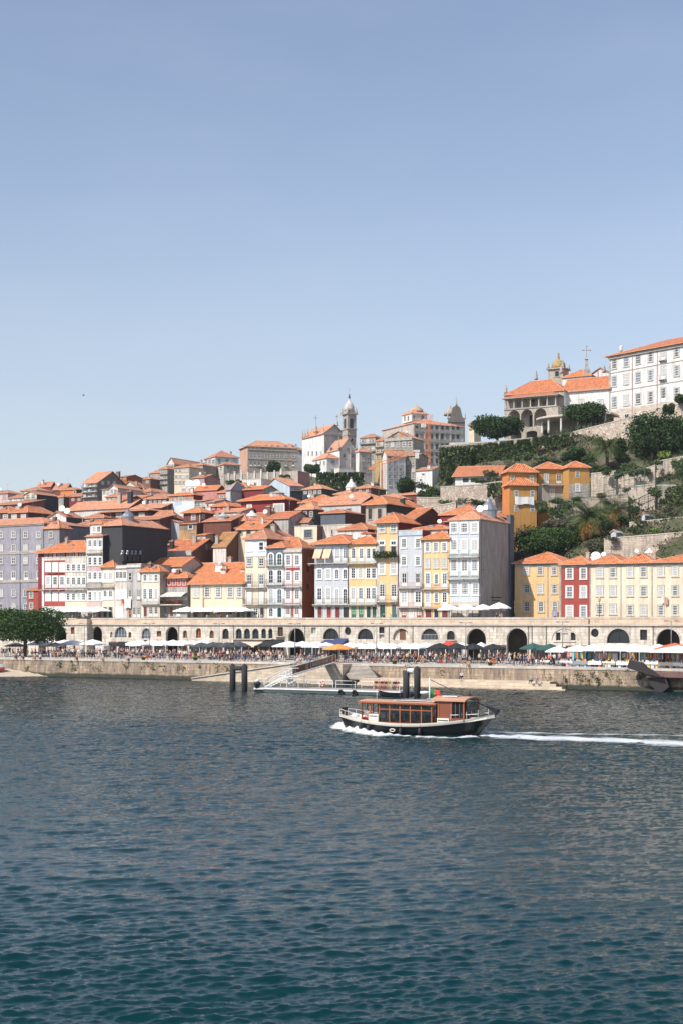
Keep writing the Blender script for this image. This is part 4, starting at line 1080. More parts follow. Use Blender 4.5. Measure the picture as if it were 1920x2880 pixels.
h = House('wide low yellow house with steep orange roof, dormers and fat white chimney', 537, 688, 1638, 1583, v=VF, depth=13, roof='gable_s', front=YEL2, side=WHD, base=B0, rm=T4, over=.6)
h.rows('sash', [552, 583, 615, 648, 674.5], [1665], 14, 28, nc=3, nr=4, sur='c'); h.cornice(.4, GRANITE)
doors(h, [(552,13,'k',None),(583,13,'k',None),(615,13,'w',None),(648,13,'w',REDG),(674,13,'k',None)], 1722, 26)
h.pipe(573, 1642, 1738); h.pipe(685, 1642, 1738)
h.dormer(628, 1608, 14, 13, WHITE2, .22, 'w'); h.dormer(683, 1606, 11, 12, WHITE2, .25, 'w')
(x, _, z), _, _ = h.P(588, 1613); mb = MB(); mb.prism([(x-1.2, 3.5, z-1.5), (x+1.6, 3.5, z-1.5), (x+.8, 3.5, z+1.7), (x-.8, 3.5, z+1.7)], (0, 1.2, 0), WHITE); mb.box(x-.9, x+.9, 3.4, 4.8, z+1.7, z+1.9, COPE); mb.lathe([(.4, 0), (.5, .2), (.2, .7)], (x, 4.1, z+1.9), WHD, 8); h.add(mb, 'chimney')
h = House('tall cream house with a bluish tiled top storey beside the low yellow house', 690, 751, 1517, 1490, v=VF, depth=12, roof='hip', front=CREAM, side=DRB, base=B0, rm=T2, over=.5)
h.blk(690.3, 750.7, 1519, 1562, AZW, 'tiled_top_storey', .04); h.rows('shutter', [702], [1536], 15, 24, sur='w', out=.04); h.win('sash', 736, 1536, 13, 23, nc=1, nr=2, sur='w', out=.04)
h.rows('sash', [702, 736], [1581], 13, 22, nc=2, nr=3); h.rows('door', [702, 736], [1634], 13, 36, nc=2, nr=3); h.rows('shutter', [702, 736], [1682], 13, 34)
h.balc(690, 751, 1652, IRON, .75, 15); h.balc(690, 751, 1699, IRON, .75, 15); doors(h, [(701,11,'k',DGREEN),(720,13,'w',None),(738,10,'k',None)], 1723, 26); h.blk(690.5, 750.5, 1561, 1564, WHITE, 'string_course', .12)
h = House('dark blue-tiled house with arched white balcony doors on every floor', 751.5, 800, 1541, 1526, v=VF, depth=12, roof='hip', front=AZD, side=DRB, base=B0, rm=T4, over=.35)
h.blk(751.8, 799.7, 1592, 1738, AZW, 'pale_lower_facade', .03)
for y, hh in ((1573, 34), (1621, 38), (1676, 40)): h.rows('arch', [763, 787], [y], 13, hh, nc=2, nr=3, sur='w', out=.03)
for y in (1591, 1644, 1699): h.balc(751.5, 800, y, IRONG, .75, 15)
h.win('arch', 763, 1722, 12, 24, sur='w', out=.03); h.win('arch', 787, 1722, 11, 26, fm='g', sur='w', pane=DGREEN, nm='door', out=.03)
h = House('white house with a narrow dark red stripe between its windows', 800.5, 850, 1545, None, v=VF, px2=882, roof='flat', front=WHP, side=RUST, base=B0)
h.blk(823.3, 825.5, 1560, 1735, REDP, 'red_stripe', .04); h.blk(805, 844, 1597, 1605, REDP, 'red_band', .04); h.cornice(.6, CREAM2, .3)
for y, hh in ((1575, 28), (1624, 34), (1676, 34)): h.rows('sash' if y == 1575 else 'door', [811.5, 836], [y], 13, hh, nc=2, nr=4, sur='w', pane=GLASS3)
for y in (1650, 1700): h.balc(799, 849, y, FRAMER, .7, 15)
h.rows('sash', [866], [1600, 1650], 6, 16, nc=1, nr=2, sur='n', side=True, fm='b')
doors(h, [(811,11,'w',REDG),(823,4,'r',REDG),(835,10,'w',REDG)], 1722, 25)
h = House('orange tile roofed block set back behind the dark blue and white houses', 752, 850, 1543, 1512, v=VF+4, px2=884, roof='hip', front=WHD, side=RUST, base=B0, rm=T1)
h = House('grey-blue tiled house with orange awnings on its top balcony', 885, 979, 1531, 1505, v=VF, depth=12, roof='hip', front=AZB, side=RUST, base=B0, rm=T4, over=.9)
GBH = h
h.rows('door', [899, 924, 949, 971], [1561], 13, 38, nc=2, nr=5, sur='w'); h.awn(887, 908, 1545, 1568, 1.0, plaster((.78,.50,.33),.1)); h.awn(913, 934, 1545, 1568, 1.0, plaster((.78,.50,.33),.1))
h.rows('sash', [899, 924], [1614], 13, 27, nc=2, nr=4, sur='w'); h.rows('arch', [948, 970], [1614], 12, 27, nc=2, nr=4, sur='w')
h.rows('door', [899, 924], [1676], 13, 44, nc=2, nr=3, sur='w'); h.rows('arch', [948, 970], [1676], 12, 42, nc=2, nr=5, sur='w')
h.balc(872, 978, 1585, IRON, .8, 17); h.balc(884, 979, 1700, IRON, .8, 17); doors(h, [(900,11,'b',REDG),(926,11,'r',REDG),(950,12,'k',REDG),(971,12,'k',None)], 1722, 29); h.cornice(.3, GRANITE)
h.dormer(962, 1517, 12, 9, WHITE2, .3); h.dish(.9, .35, .6); h.pipe(978, 1535, 1738)
h = House('yellow-banded house with pairs of white doors and green shop doors', 980, 1057, 1530, 1507, v=VF, depth=12, roof='hip', front=AZY, side=BRN, base=B0, rm=T4, over=.5)
h.blk(981, 1056, 1627, 1648, YEL, 'yellow_band', .03); h.blk(981, 1056, 1582, 1594, YEL, 'yellow_band', .03); h.blk(981, 1056, 1532, 1541, YEL, 'yellow_band', .03)
h.rows('door', [993.5, 1015.5, 1036, 1050.5], [1561], 11, 38, nc=2, nr=4, sur='w'); h.rows('sash', [992.5, 1013.5, 1035, 1050.5], [1612], 12, 28, nc=2, nr=4, sur='w'); h.rows('door', [992.5, 1014, 1035, 1050.5], [1674], 12, 42, nc=2, nr=4, sur='w')
h.balc(979, 1057, 1585, IRONG, .8, 17); h.balc(980, 1057, 1700, IRONG, .8, 17); doors(h, [(994,13,'g',LGREEN),(1015,13,'g',LGREEN),(1036,10,'k',DGREEN),(1052,10,'g',DGREEN)], 1721, 30)
h.dormer(1022, 1508, 14, 16, WHITE2, .2); h.dormer(1037, 1508, 12, 15, WHITE2, .2); h.chimney(.05, .6, 1.2, 1.6, WHITE2)
h = House('tall narrow yellow house with wide eaves and plants on its upper balcony', 1058, 1118, 1471, 1443, v=VF, px2=1170, roof='hip', front=YEL, side=DRED, base=B0, rm=T4, over=.7)
h.rows('sash', [1073, 1105.5], [1486], 17, 21, nc=4, nr=4, sur='c'); h.rows('sash', [1073, 1105.5], [1527], 15, 10, nc=2, nr=1, sur='w'); h.rows('plain', [1074, 1106], [1551], 14, 34, fm='b', sur='c')
h.rows('sash', [1073, 1106], [1599], 16, 30, nc=3, nr=4, sur='w', pane=GLASS2); h.rows('door', [1074, 1107], [1666], 15, 46, nc=2, nr=5, sur='c')
for a0, a1 in ((1059, 1064), (1118-5, 1117.5)): h.blk(a0, a1, 1473, 1736, COPE, 'corner_pilaster', .05)
h.balc(1054, 1119, 1570, IRON, .85, 19); h.balc(1058, 1118, 1692, IRON, .75, 17); doors(h, [(1075,15,'g',DGREEN),(1109,15,'g',None)], 1719, 36)
(a0, _, z0), _, _ = h.P(1056, 1572)
rs = np.random.RandomState(9); lw = h.along(h.A, h.d, 1119)-a0
pts = np.stack([a0+lw*rs.rand(500)**1.0, -.95+.35*rs.rand(500), z0+.1+1.2*rs.rand(500)**1.6], 1)
o = link('balcony_plants', quadmesh('balcony_plants', leaf_cluster(pts, .3, 8), leafmat('balcony_green_leaves', (.02, .05, .015), (.06, .10, .03)), ), h.root); o.matrix_basis = h.off
h = House('blue and white patterned tile house with plain white parapet', 1120, 1187, 1494, None, v=VF, depth=12, roof='flat', front=AZB, side=DRED, base=B0)
h.blk(1120, 1187, 1494.5, 1505, LBLUE, 'parapet_band', .15); h.blk(1120.5, 1186.5, 1656, 1736, CREAM2, 'lower_facade', .03)
h.rows('sash', [1135, 1174], [1527, 1577], 13, 24, nc=3, nr=4, sur='w'); h.rows('door', [1136, 1174], [1630], 13, 36, nc=2, nr=2, sur='c'); h.rows('door', [1136, 1175], [1684], 16, 42, nc=2, nr=4, sur='w', out=.03)
h.balc(1120, 1186, 1653, FRAMER, .8, 14); h.balc(1120, 1186, 1707, FRAMER, .8, 12); doors(h, [(1135,12,'r',REDG),(1156,13,'w',REDG),(1178,13,'r',REDG)], 1725, 24)
a = House('', 1142, 1258, 1491, 1476, v=VF+3, depth=9, front=CREAM2, side=DRED, base=B0+8, rm=T4, parent=h)
h = House('orange-yellow house with three columns of white windows beside the blue-tiled one', 1188, 1261, 1517, 1495, v=VF, depth=10, roof='hip', front=YEL, side=WHD, base=B0, rm=T4, over=.5)
h.rows('sash', [1201, 1224.5, 1248], [1538], 13, 24, nc=3, nr=4, sur='w', pane=GLASS3, fm='w'); h.rows('sash', [1201, 1224.5, 1248], [1584], 13, 25, nc=3, nr=4, sur='c', pane=GLASS2)
for y, hh in ((1632, 40), (1685, 38)): h.rows('door', [1202, 1249], [y], 13, hh, nc=2, nr=4, sur='w'); h.win('sash', 1226, y-4, 11, 26, nc=3, nr=5, sur='w')
h.balc(1189, 1261, 1656, IRON, .7, 13); h.balc(1189, 1261, 1709, IRON, .7, 12); doors(h, [(1204,15,'k',REDG),(1226,11,'k',None),(1250,15,'k',REDG)], 1726, 22); h.pipe(1188, 1520, 1736)
h = House('tall pale-tiled tower house with blank taupe side wall and filigree balconies', 1262, 1348, 1463, 1439, v=VF, px2=1438, roof='hip', front=AZG, side=TAUPE, base=B0, rm=T3, over=.25)
S = h
for x0, x1 in ((1263, 1266), (1290, 1293), (1319, 1322), (1345, 1347.7)): h.blk(x0, x1, 1464, 1500, COPE, 'pilaster', .05)
h.rows('sash', [1275, 1304, 1333.5], [1484], 18, 27, nc=4, nr=4, sur='w'); h.rows('door', [1275, 1304, 1333.5], [1537], 17, 38, nc=4, nr=6, sur='w'); h.rows('door', [1275, 1305, 1334], [1595], 17, 44, nc=4, nr=6, sur='w'); h.rows('sash', [1276, 1306, 1336], [1656], 18, 32, nc=4, nr=6, sur='w')
h.balc(1259, 1348, 1567, FRAMEG, .8, 18); h.balc(1259, 1348, 1628, FRAMEG, .8, 18); h.blk(1262.5, 1347.5, 1693, 1737, COPE, 'ground_floor_stone', .04)
doors(h, [(1277,18,'k',DGREEN),(1306,18,'k',DGREEN),(1336,18,'k',DGREEN)], 1720, 32)
h.turret(.62, .62, 1.5, 2.8); h.dish(.75, .25, .7); h.pipe(1347, 1466, 1738, FRAMEB)
(x, y, z), _, _ = h.P(1430, 1443, True); mb = MB(); mb.box(x-.4, x+.35, h.Dp-1.6, h.Dp+.2, 0, h.ze+1.6, plaster((.13, .15, .17), .4)); h.add(mb, 'chimney')
wall_text(h, 'VINHOS E PETISCOS', 1392, 1680.5, 29, 3.2, LETT, True, 2); wall_text(h, 'Restaurante', 1392, 1688.5, 21, 3.2, LETT, True, 2)
for py in (1463, 1513, 1566, 1602):
    (x, y, z), _, _ = h.P(1352, py, True); mb = MB(); mb.bar((x, y, z), (x+.1, y+2, z), .04, IRON); mb.bar((x, y, z), (x+.1, y+.1, z-3), .03, IRON); h.add(mb, 'cable_bracket')
(x, y, z), _, _ = h.P(1415, 1718, True); mb = MB(); mb.box(x, x+.1, y-.8, y+.8, z, z+.9, ALU); h.add(mb, 'menu_board')
VR = 44.0
h = House('shadowed yellow house tucked right behind the taupe side wall', 1446, 1577, 1585, 1553, v=VR, depth=10, roof='hip', front=YEL, side=YEL, base=B0, rm=T4, over=.5)
h.rows('sash', [1478, 1517.5, 1557.5], [1605], 15, 21, nc=3, nr=4, sur='c'); h.rows('sash', [1480, 1518, 1558], [1656], 15, 25, nc=3, nr=4, sur='c'); h.rows('sash', [1480, 1520, 1559], [1706], 15, 27, nc=3, nr=4, sur='c')
h.blk(1537, 1541, 1588, 1738, GRANITE, 'pilaster', .05); h.blk(1571, 1576.5, 1588, 1738, GRANITE, 'pilaster', .05); h.blk(1446.5, 1576.5, 1587, 1592, GRANITE, 'eaves_band', .1)

VU = 42.6
h = House('dark red house between the shadowed yellow and the cream houses', 1577.5, 1656, 1588, 1565, v=VU, depth=11, roof='hip', front=REDP, side=GRANITE, base=B0, rm=T4, over=.55)
for y in (1612, 1664, 1719): h.rows('sash', [1600, 1639], [y], 17, 29, nc=4, nr=4, sur='w')
h.blk(1577.8, 1655.7, 1589, 1596, GRANITE, 'eaves_band', .1); h.dish(.9, .45, 1.0); h.dish(.8, .5, .55)
h = House('cream house with street lamp in front, right of the dark red house', 1656.5, 1745, 1586, 1560, v=VU, depth=11, roof='hip', front=CREAM, side=CREAM, base=B0, rm=T4, over=.55)
for y in (1610, 1662, 1713): h.rows('sash', [1685, 1722], [y], 16, 27, nc=4, nr=4, sur='c')
h.blk(1656.8, 1744.7, 1587, 1594, GRANITE, 'eaves_band', .1); h.blk(1657, 1660, 1594, 1736, GRANITE, 'pilaster', .05); h.blk(1743, 1746, 1594, 1736, GRANITE, 'pilaster', .05); h.dish(.2, .4, .5)
h = House('cream house in the right row with a pale roof turret above', 1745.5, 1832, 1584, 1558, v=VU, depth=11, roof='hip', front=CREAM, side=CREAM, base=B0, rm=T4, over=.55)
for y in (1608, 1662, 1716): h.rows('sash', [1770.5, 1808], [y], 16, 27, nc=4, nr=4, sur='c')
h.blk(1745.8, 1831.7, 1585, 1592, GRANITE, 'eaves_band', .1); h.blk(1830, 1834, 1592, 1736, GRANITE, 'pilaster', .05); h.turret(.55, .6, .9, 1.2, WHITE2)
h = House('cream house at the right edge with washing under its window', 1832.5, 2010, 1582, 1554, v=VU, depth=11, roof='hip', front=CREAM, side=CREAM, base=B0, rm=T4, over=.55)
for y in (1606, 1661, 1716): h.rows('sash', [1857, 1897, 1945, 1985], [y], 16, 27, nc=4, nr=4, sur='c')
h.blk(1832.8, 2009, 1583, 1590, GRANITE, 'eaves_band', .1)
def small_cloth(label, px, py, hs, w, hgt, m, n=1):
    (x, y, z), mp, mz = hs.P(px, py); mb = MB()
    for i in range(6):
        a = x+w*i/6; b = x+w*(i+1)/6; o1 = -.35-.06*math.sin(i*2); o2 = -.35-.06*math.sin((i+1)*2); sg = .12*math.sin(i*1.3)
        mb.poly([(a, o1-.05, z-hgt-sg), (b, o2-.05, z-hgt-.12*math.sin((i+1)*1.3)), (b, o2, z), (a, o1, z)], m); 
    mb.bar((x-.3, -.35, z+.02), (x+w+.3, -.35, z+.02), .012, IRON)
    o = mb.build('laundry'); M_ = Matrix.Translation((hs.A.x, hs.A.y, hs.base)) @ Matrix.Rotation(hs.a, 4, 'Z')
    o.data.transform(Matrix.Translation((-x, .35, -z))); o.matrix_world = M_ @ Matrix.Translation((x, -.35, z))
    md = o.modifiers.new('thickness', 'SOLIDIFY'); md.thickness = .02
    return tag(o, label, 'laundry')
hh = {o_.root['label'][:22]: o_ for o_ in ALLH if o_.root.get('label')}
g_ = hh['grey bare-stone fronte']; small_cloth('white sheet drying outside the grey bare-stone fronted house', 354, 1684, g_, 1.6, 1.9, WHITE); small_cloth('small orange-red towel drying left of the white sheet', 346, 1685, g_, .55, .9, simple('red_towel', (.62, .10, .05), .9))
g_ = hh['cream house at the rig']; small_cloth('white cloth drying below a window of the cream house at right edge', 1860, 1677, g_, .5, 1.2, WHITE); small_cloth('pinkish shirt drying below a window at the right edge', 1869, 1681, g_, .6, 1.2, simple('pink_shirt', (.65, .30, .25), .9))
g_ = hh['shadowed yellow house ']; small_cloth('lilac cloth drying at the lowest window of the shadowed yellow house', 1552, 1717, g_, 1.1, 1.1, simple('lilac_cloth', (.35, .33, .42), .9))
# ================================================================ the town on the hill
def HH(label, px0, px1, px2, eave, peak, D, roof, front, side=None, ang=0, rm=T2, wn=None, sw=None, **k):
    D = DW(px0)+12+(D-272)*.6 if (D < 360 and px0 < 1240) else D
    h = House(label, px0, px1, eave, peak, D=D, px2=px2, roof=roof, front=front, side=side, ang=ang, rm=rm, **k)
    if wn: h.auto(wn[0], wn[1], *wn[2:])
    if sw: h.sideauto(sw[0], sw[1], *sw[2:])
    return h
C = CREAM; W_ = WHP
# --- left third, near rows
HH('dark walled house with bright white windows under a wide orange hip roof, far left', -40, 28, None, 1444, 1426, 345, 'hip', DRB, rm=T1, wn=(3, [1453], 12, 10))
HH('long hip-roofed house with maroon side wall behind the mauve building', 28, 80, 160, 1443, 1424, 340, 'hip', DRB, DRB, rm=T1, wn=(2, [1453], 13, 11))
h = HH('white gabled house with black side wall rising behind the mauve building', 138, 187, 232, 1454, 1438, 322, 'gable_f', WHP, BLK, rm=T2); h.win('sash', 152, 1468, 9, 11); h.dish(.7, .1, .8); h.dish(.95, .15, .8)
h = HH('long low white house with dull red roof behind the pink-banded house', 187, 254, None, 1483, 1463, 314, 'shed', WHP, rm=T2); h.rows('sash', [206, 227], [1493], 8, 9); h.rows('sash', [160+47, 227, 247], [1518], 8, 12)
HH('low dark house with long shallow roof at the far left', -30, 62, None, 1421, 1410, 385, 'shed', BRN, wn=(4, [1428], 8, 5))
h = HH('yellow gabled house with dark blank side wall at the left', 69, 104, 165, 1391, 1381, 450, 'gable_f', YEL2, BLK, rm=T2); h.rows('sash', [79, 94], [1397, 1416], 7, 11, nc=2, nr=2); h.balc(69, 104, 1405, IRON, .6, 5)
HH('low white house with three small dark windows at the left', 23, 68, None, 1401, 1391, 470, 'gable_s', WHP, wn=(3, [1406], 5, 6))
HH('pinkish house cut by the left edge high on the slope', -20, 23, None, 1389, 1380, 485, 'hip', PALEPINK, wn=(2, [1397], 6, 9))
HH('pale walled house under a wide pale orange roof on the left skyline', 58, 104, None, 1381, 1371, 520, 'hip', WHD, wn=(3, [1387], 6, 7))
h = HH('dark red house with long flattish roof on the left skyline', 107, 145, 158, 1368, 1356, 560, 'gable_s', DRED, DRB); 
h = HH('small brown gable-sided house right of the dark red skyline house', 150, 187, 206, 1376, 1361, 552, 'gable_s', BRN, BRN); h.antenna(.9, .5)
h = HH('orange walled house with one square dark window on the left slope', 171, 216, 232, 1379, 1372, 522, 'hip', ORAN, DRB); h.rows('plain', [211], [1384], 6, 7)
HH('dark red house with wide sagging roof below the orange walled house', 164, 232, None, 1399, 1388, 470, 'hip', DRED, wn=(4, [1405], 6, 6))
HH('narrow white tenement end between two dark houses on the left slope', 166, 180, 196, 1398, 1390, 440, 'hip', WHD, DRB, wn=(2, [1403, 1414, 1424], 5, 7))
h = HH('tall grey-brown tenement with laundry balconies and windowed gable side wall', 234, 274, 355, 1358, 1327, 455, 'gable_s', STONEG, plaster((.25, .20, .18), .5), rm=T3, over=.5)
for y in (1366, 1380, 1394): h.balc(234, 274, y+5, IRON, 1.0, 5); h.rows('door', [241, 253, 266], [y-1], 7, 9, nc=2, nr=2)
h.rows('sash', [289, 306, 322], [1358], 6, 8, side=True, nc=2, nr=2); h.chimney(.95, .75, 1.2, 2.2, plaster((.2, .16, .14), .4))
rs = random.Random(5)
for i in range(6): small_cloth(['white', 'grey', 'cream', 'blue', 'pale pink', 'off-white'][i]+' washing on the laundry balconies of the tall tenement', 238+6*(i % 5), 1362+(i//2)*14, h, 1.0, 1.3, [WHITE, simple('grey_cloth', (.4, .4, .42)), CREAM, simple('blue_cloth', (.2, .28, .42)), PALEPINK, WHITE2][i])
HH('small red-brown block behind the tall tenement gable', 334, 358, None, 1341, 1336, 520, 'gable_s', RUST, wn=(2, [1345], 5, 5))
HH('brown walled house under a low orange hip right of the tenement', 372, 424, None, 1350, 1341, 542, 'hip', BROWN, wn=(3, [1355], 6, 6))
h = HH('white gable-fronted little house with pinkish side wall', 309, 332, 400, 1372, 1362, 432, 'gable_f', WHP, PALEPINK, rm=T2); h.rows('sash', [315, 325], [1381], 5, 7, nc=2, nr=2)
HH('low white wing left of the white gable-fronted little house', 288, 310, None, 1376, 1371, 440, 'shed', WHD, wn=(2, [1384], 5, 7))
HH('dark gabled roof house right of the little white gable house', 345, 385, 412, 1370, 1353, 470, 'gable_f', WHD, BLK)
h = HH('long orange hip roof spanning the left middle of the town', 190, 364, None, 1435, 1409, 392, 'gable_s', WHD, BRN, rm=T3); h.chimney(.75, .3, 1.1, 2.5); h.chimney(.92, .3, 1.3, 3.0, BLK)
h = HH('small stone house with dark upper windows below the little gable house', 298, 331, None, 1398, 1389, 420, 'hip', WHD, wn=(3, [1404], 6, 8))
HH('low brown roofed house between stone house and dormered roofs', 320, 356, None, 1405, 1395, 415, 'gable_s', BRN)
h = HH('house with twin white oval-topped dormers in the middle left', 356, 388, None, 1388, 1377, 442, 'hip', DRED, wn=(2, [1393], 7, 8))
HH('house with broad glazed dormer right of the twin dormers', 387, 426, None, 1384, 1374, 446, 'hip', WHD, wn=(4, [1389], 7, 7))
HH('grey fronted house with a row of white attic windows', 352, 400, None, 1403, 1393, 428, 'gable_s', GREYP, wn=(5, [1409], 7, 8))
HH('dark gabled house with orange roof below the yellow tenement', 405, 470, None, 1405, 1388, 424, 'hip', BRN, wn=(5, [1411], 6, 7))
h = HH('small house with shallow roof and lace-curtained windows left of centre', 424, 460, None, 1398, 1388, 440, 'hip', WHD, wn=(4, [1403], 6, 7))
HH('low row with pale orange roof above the maroon attic house', 367, 456, None, 1431, 1416, 372, 'gable_s', DRB, rm=T3)
h = HH('dark maroon attic house with four broad white windows', 293, 418, None, 1441, 1431, 340, 'hip', DRB, rm=T2, over=.9); h.rows('sash', [336, 367, 400], [1448], 15, 10, nc=4, nr=2); h.win('plain', 305, 1448, 14, 10, fm='r', pane=REDG)
HH('dull red sloping roof left of the maroon attic house', 233, 294, None, 1458, 1441, 336, 'hip', WHD, rm=T2, wn=(2, [1464], 12, 6))
h = HH('low roof strip with long ridge in front of the maroon attic house', 340, 450, None, 1463, 1452, 312, 'gable_s', DRB, BRN, rm=T2)
HH('broad low roof right of the maroon attic house', 424, 490, 512, 1462, 1436, 330, 'hip', DRB, DRB, rm=T2)
h = HH('pale grey metal-clad gable house beside the huge black wall', 444, 505, 525, 1471, 1457, 320, 'gable_f', GCL, DRB, rm=T2)
# --- upper-left tenements
HH('small grey skyline house at the left end of the upper tenements', 423, 450, None, 1331, 1323, 562, 'hip', STONEW, wn=(2, [1340, 1353], 6, 8))
h = HH('narrow stone tenement with stacked glazed balconies', 450, 472, None, 1320, 1312, 542, 'hip', STONEW, STONEG, wn=(2, [1328, 1342, 1356], 6, 9)); [h.balc(450, 472, y, IRON, .8, 4) for y in (1334, 1348, 1362)]
h = HH('tall tenement with arched pediment and long stone flank on the skyline', 472, 491, 576, 1303, 1287, 560, 'gable_f', WHD, STONEG, wn=(2, [1312, 1326, 1340, 1354], 6, 9), rm=T3); [h.balc(472, 491, y, IRON, .8, 4) for y in (1332, 1346)]
h = HH('yellow tenement with enclosed corner galleries', 491, 533, None, 1316, 1306, 520, 'hip', YEL2, YEL2, wn=(4, [1324, 1341, 1357], 6, 8))
HH('bare stone house with small roof right of the yellow tenement', 535, 571, None, 1310, 1303, 532, 'hip', STONEW, STONEG, wn=(2, [1326], 5, 7))
HH('low pink and red house in front of the bare stone house', 541, 576, None, 1344, 1336, 502, 'gable_s', PINK, wn=(3, [1352, 1366], 6, 8))
h = HH('pale four-storey block with galleried left flank on the skyline', 606, 672, 575, 1284, 1268, 560, 'hip', WHP, WHD, ang=58, wn=(3, [1296, 1311], 6, 9), sw=(3, [1298, 1313, 1328, 1343], 7, 9), rm=T2)
h = HH('square stone house with arched windows below the pale block', 630, 675, 604, 1306, 1300, 532, 'hip', STONEW, plaster((.58, .53, .45), .5), ang=58); h.rows('arch', [643, 661], [1314], 7, 11, nc=2, nr=2); h.rows('sash', [643, 661], [1331], 6, 8, nc=2, nr=2); h.rows('arch', [611, 622], [1315], 5, 8, side=True, nc=2, nr=2); h.rows('sash', [615, 626], [1335], 4, 5, side=True, nc=1, nr=1)
h = HH('large grey three-storey stone mansion with long windowed front on the skyline', 697, 836, 675, 1255, 1241, 580, 'hip', plaster((.40, .34, .27), .8), plaster((.60,.36,.26), .5), ang=50, rm=T3, name='mansion', cat='building', over=.6)
cs = [706, 718, 729, 749, 766, 783, 804, 825]
h.rows('sash', cs, [1258], 7, 8, nc=2, nr=2); h.rows('sash', cs, [1281], 7, 12, nc=2, nr=2, pane=GLASS3); h.rows('door', cs, [1304], 7, 14, nc=2, nr=2)
h.blk(698, 835, 1265, 1268, GRANITE, 'string_course', .3); h.blk(698, 835, 1291, 1293, GRANITE, 'string_course', .2); [h.balc(x-7, x+7, 1311, IRON, .8, 6) for x in (729, 804)]; h.rows('sash', [680, 688], [1258], 5, 7, side=True, nc=1, nr=2)
HH('plain orange roofed house peeping between mansion and church', 800, 855, None, 1263, 1248, 610, 'hip', WHP, ang=58, wn=(3, [1272], 5, 8))
# --- middle band
h = HH('ruinous pink walled block with flat top left of the ivy hedge', 808, 838, 872, 1327, None, 502, 'flat', plaster((.52, .42, .36), .8), PINK); h.win('plain', 815, 1340, 7, 9)
HH('pale blue gable-sided house with dark glazed front, middle of the town', 816, 852, 734, 1365, 1345, 440, 'gable_s', BLK, LBLUE, ang=58, rm=T3, wn=(4, [1374], 7, 9))
HH('dark fronted house with long orange roof below the ivy hedge', 853, 906, None, 1377, 1363, 435, 'hip', BLK, rm=T3, wn=(4, [1384], 7, 8))
h = HH('plain white house end below the terrace wall', 682, 735, None, 1350, None, 458, 'flat', WHD); h.win('plain', 718, 1362, 5, 9)
h = HH('whitish modern flat house with two square windows and dishes', 508, 582, None, 1370, None, 432, 'flat', WHP); h.rows('sash', [517, 536], [1379], 8, 7, nc=2, nr=2); h.dish(.3, .1, 1.3); h.dish(.55, .12, 1.3)
h = HH('low salmon house with a row of windows under an orange roof', 476, 545, 571, 1395, 1385, 402, 'hip', plaster((.62, .26, .17), .3), DRED, rm=T4); h.rows('sash', [486, 495, 524, 534], [1405], 4, 8, nc=1, nr=2); h.rows('sash', [510], [1403], 11, 10, nc=3, nr=2)
h = HH('plain pink-red long wall house with brown gable side', 547, 611, 634, 1379, 1366, 412, 'gable_s', PINK, BROWN, rm=T4)
HH('small orange-roofed house with brown dormer above the long red wall', 637, 694, None, 1371, 1358, 424, 'hip', WHD, rm=T1, wn=(3, [1376], 7, 6))
h = HH('long plain dark-red wall house with grey windowed end', 648, 742, 781, 1379, 1368, 392, 'gable_s', DRED, GREYP, rm=T4); h.rows('sash', [749, 760, 772], [1386], 7, 9, side=True, nc=2, nr=2); h.blk(661, 663, 1382, 1425, BRN, 'downpipe_box', .2)
HH('square pinkish house with awning window left of the long red wall', 612, 637, None, 1386, 1380, 398, 'hip', PINK, rm=T4, wn=(1, [1400], 12, 10))
HH('pale slender stair tower beside the long red wall', 636, 649, None, 1378, 1353, 386, 'pyr', plaster((.55, .55, .55), .3), rm=simple('slate_cap', (.3, .31, .33)))
h = HH('big dark red house with one white window and one huge glazed window', 679, 800, 836, 1410, 1391, 352, 'hip', plaster((.27, .035, .035), .2), DRED, rm=T4, over=.8); h.win('sash', 702, 1428, 11, 16, nc=2, nr=2, sur='w'); h.win('sash', 785, 1431, 28, 26, nc=3, nr=1, sur='w', pane=GLASS2)
h.turret(.7, .5, 1.6, .7, GREYP)
# muraled wall
MUR, nt_, b_ = newmat('faded_mural_paint')
vv = nt_.nodes.new('ShaderNodeTexVoronoi'); vv.inputs['Scale'].default_value = .35; L(nt_, pos(nt_), vv.inputs['Vector'])
sc_ = nt_.nodes.new('ShaderNodeSeparateColor'); L(nt_, vv.outputs['Color'], sc_.inputs[0])
L(nt_, ramp(nt_, sc_.outputs[0], [(.0, (.62, .64, .64)), (.45, (.62, .64, .64)), (.5, (.55, .30, .28)), (.62, (.42, .52, .60)), (.8, (.66, .66, .64))]), b_.inputs['Base Color']); b_.inputs['Roughness'].default_value = .9
h = HH('pale end wall with a faded pink and blue mural, middle left', 457, 549, None, 1412, None, 372, 'flat', MUR, WHD)
HH('narrow dark glazed house right of the mural wall', 548, 579, None, 1409, 1402, 366, 'shed', BLK, wn=(4, [1419], 6, 11))
h = HH('little white house with one window between mural and red kiosk', 579, 604, None, 1412, 1405, 362, 'gable_s', WHP); h.win('plain', 585, 1421, 5, 7)
HH('tiny bright red rooftop room with pyramid roof', 593, 640, None, 1425, 1413, 350, 'hip', plaster((.55, .04, .03), .1), rm=T4, wn=(3, [1430], 6, 7))
HH('low white-walled house below the big dark red house', 602, 679, None, 1441, 1430, 342, 'gable_s', WHP, rm=T3, wn=(4, [1446], 7, 6))
h = HH('dark timber hip-roofed house with white corner pipe and white window', 517, 565, 602, 1443, 1426, 320, 'hip', BRN, DRB, rm=T4, over=.6); h.win('sash', 545, 1453, 10, 15, nc=3, nr=3); h.win('sash', 572, 1453, 7, 11, side=True, nc=2, nr=3); h.pipe(564, 1444, 1500, WHITE)
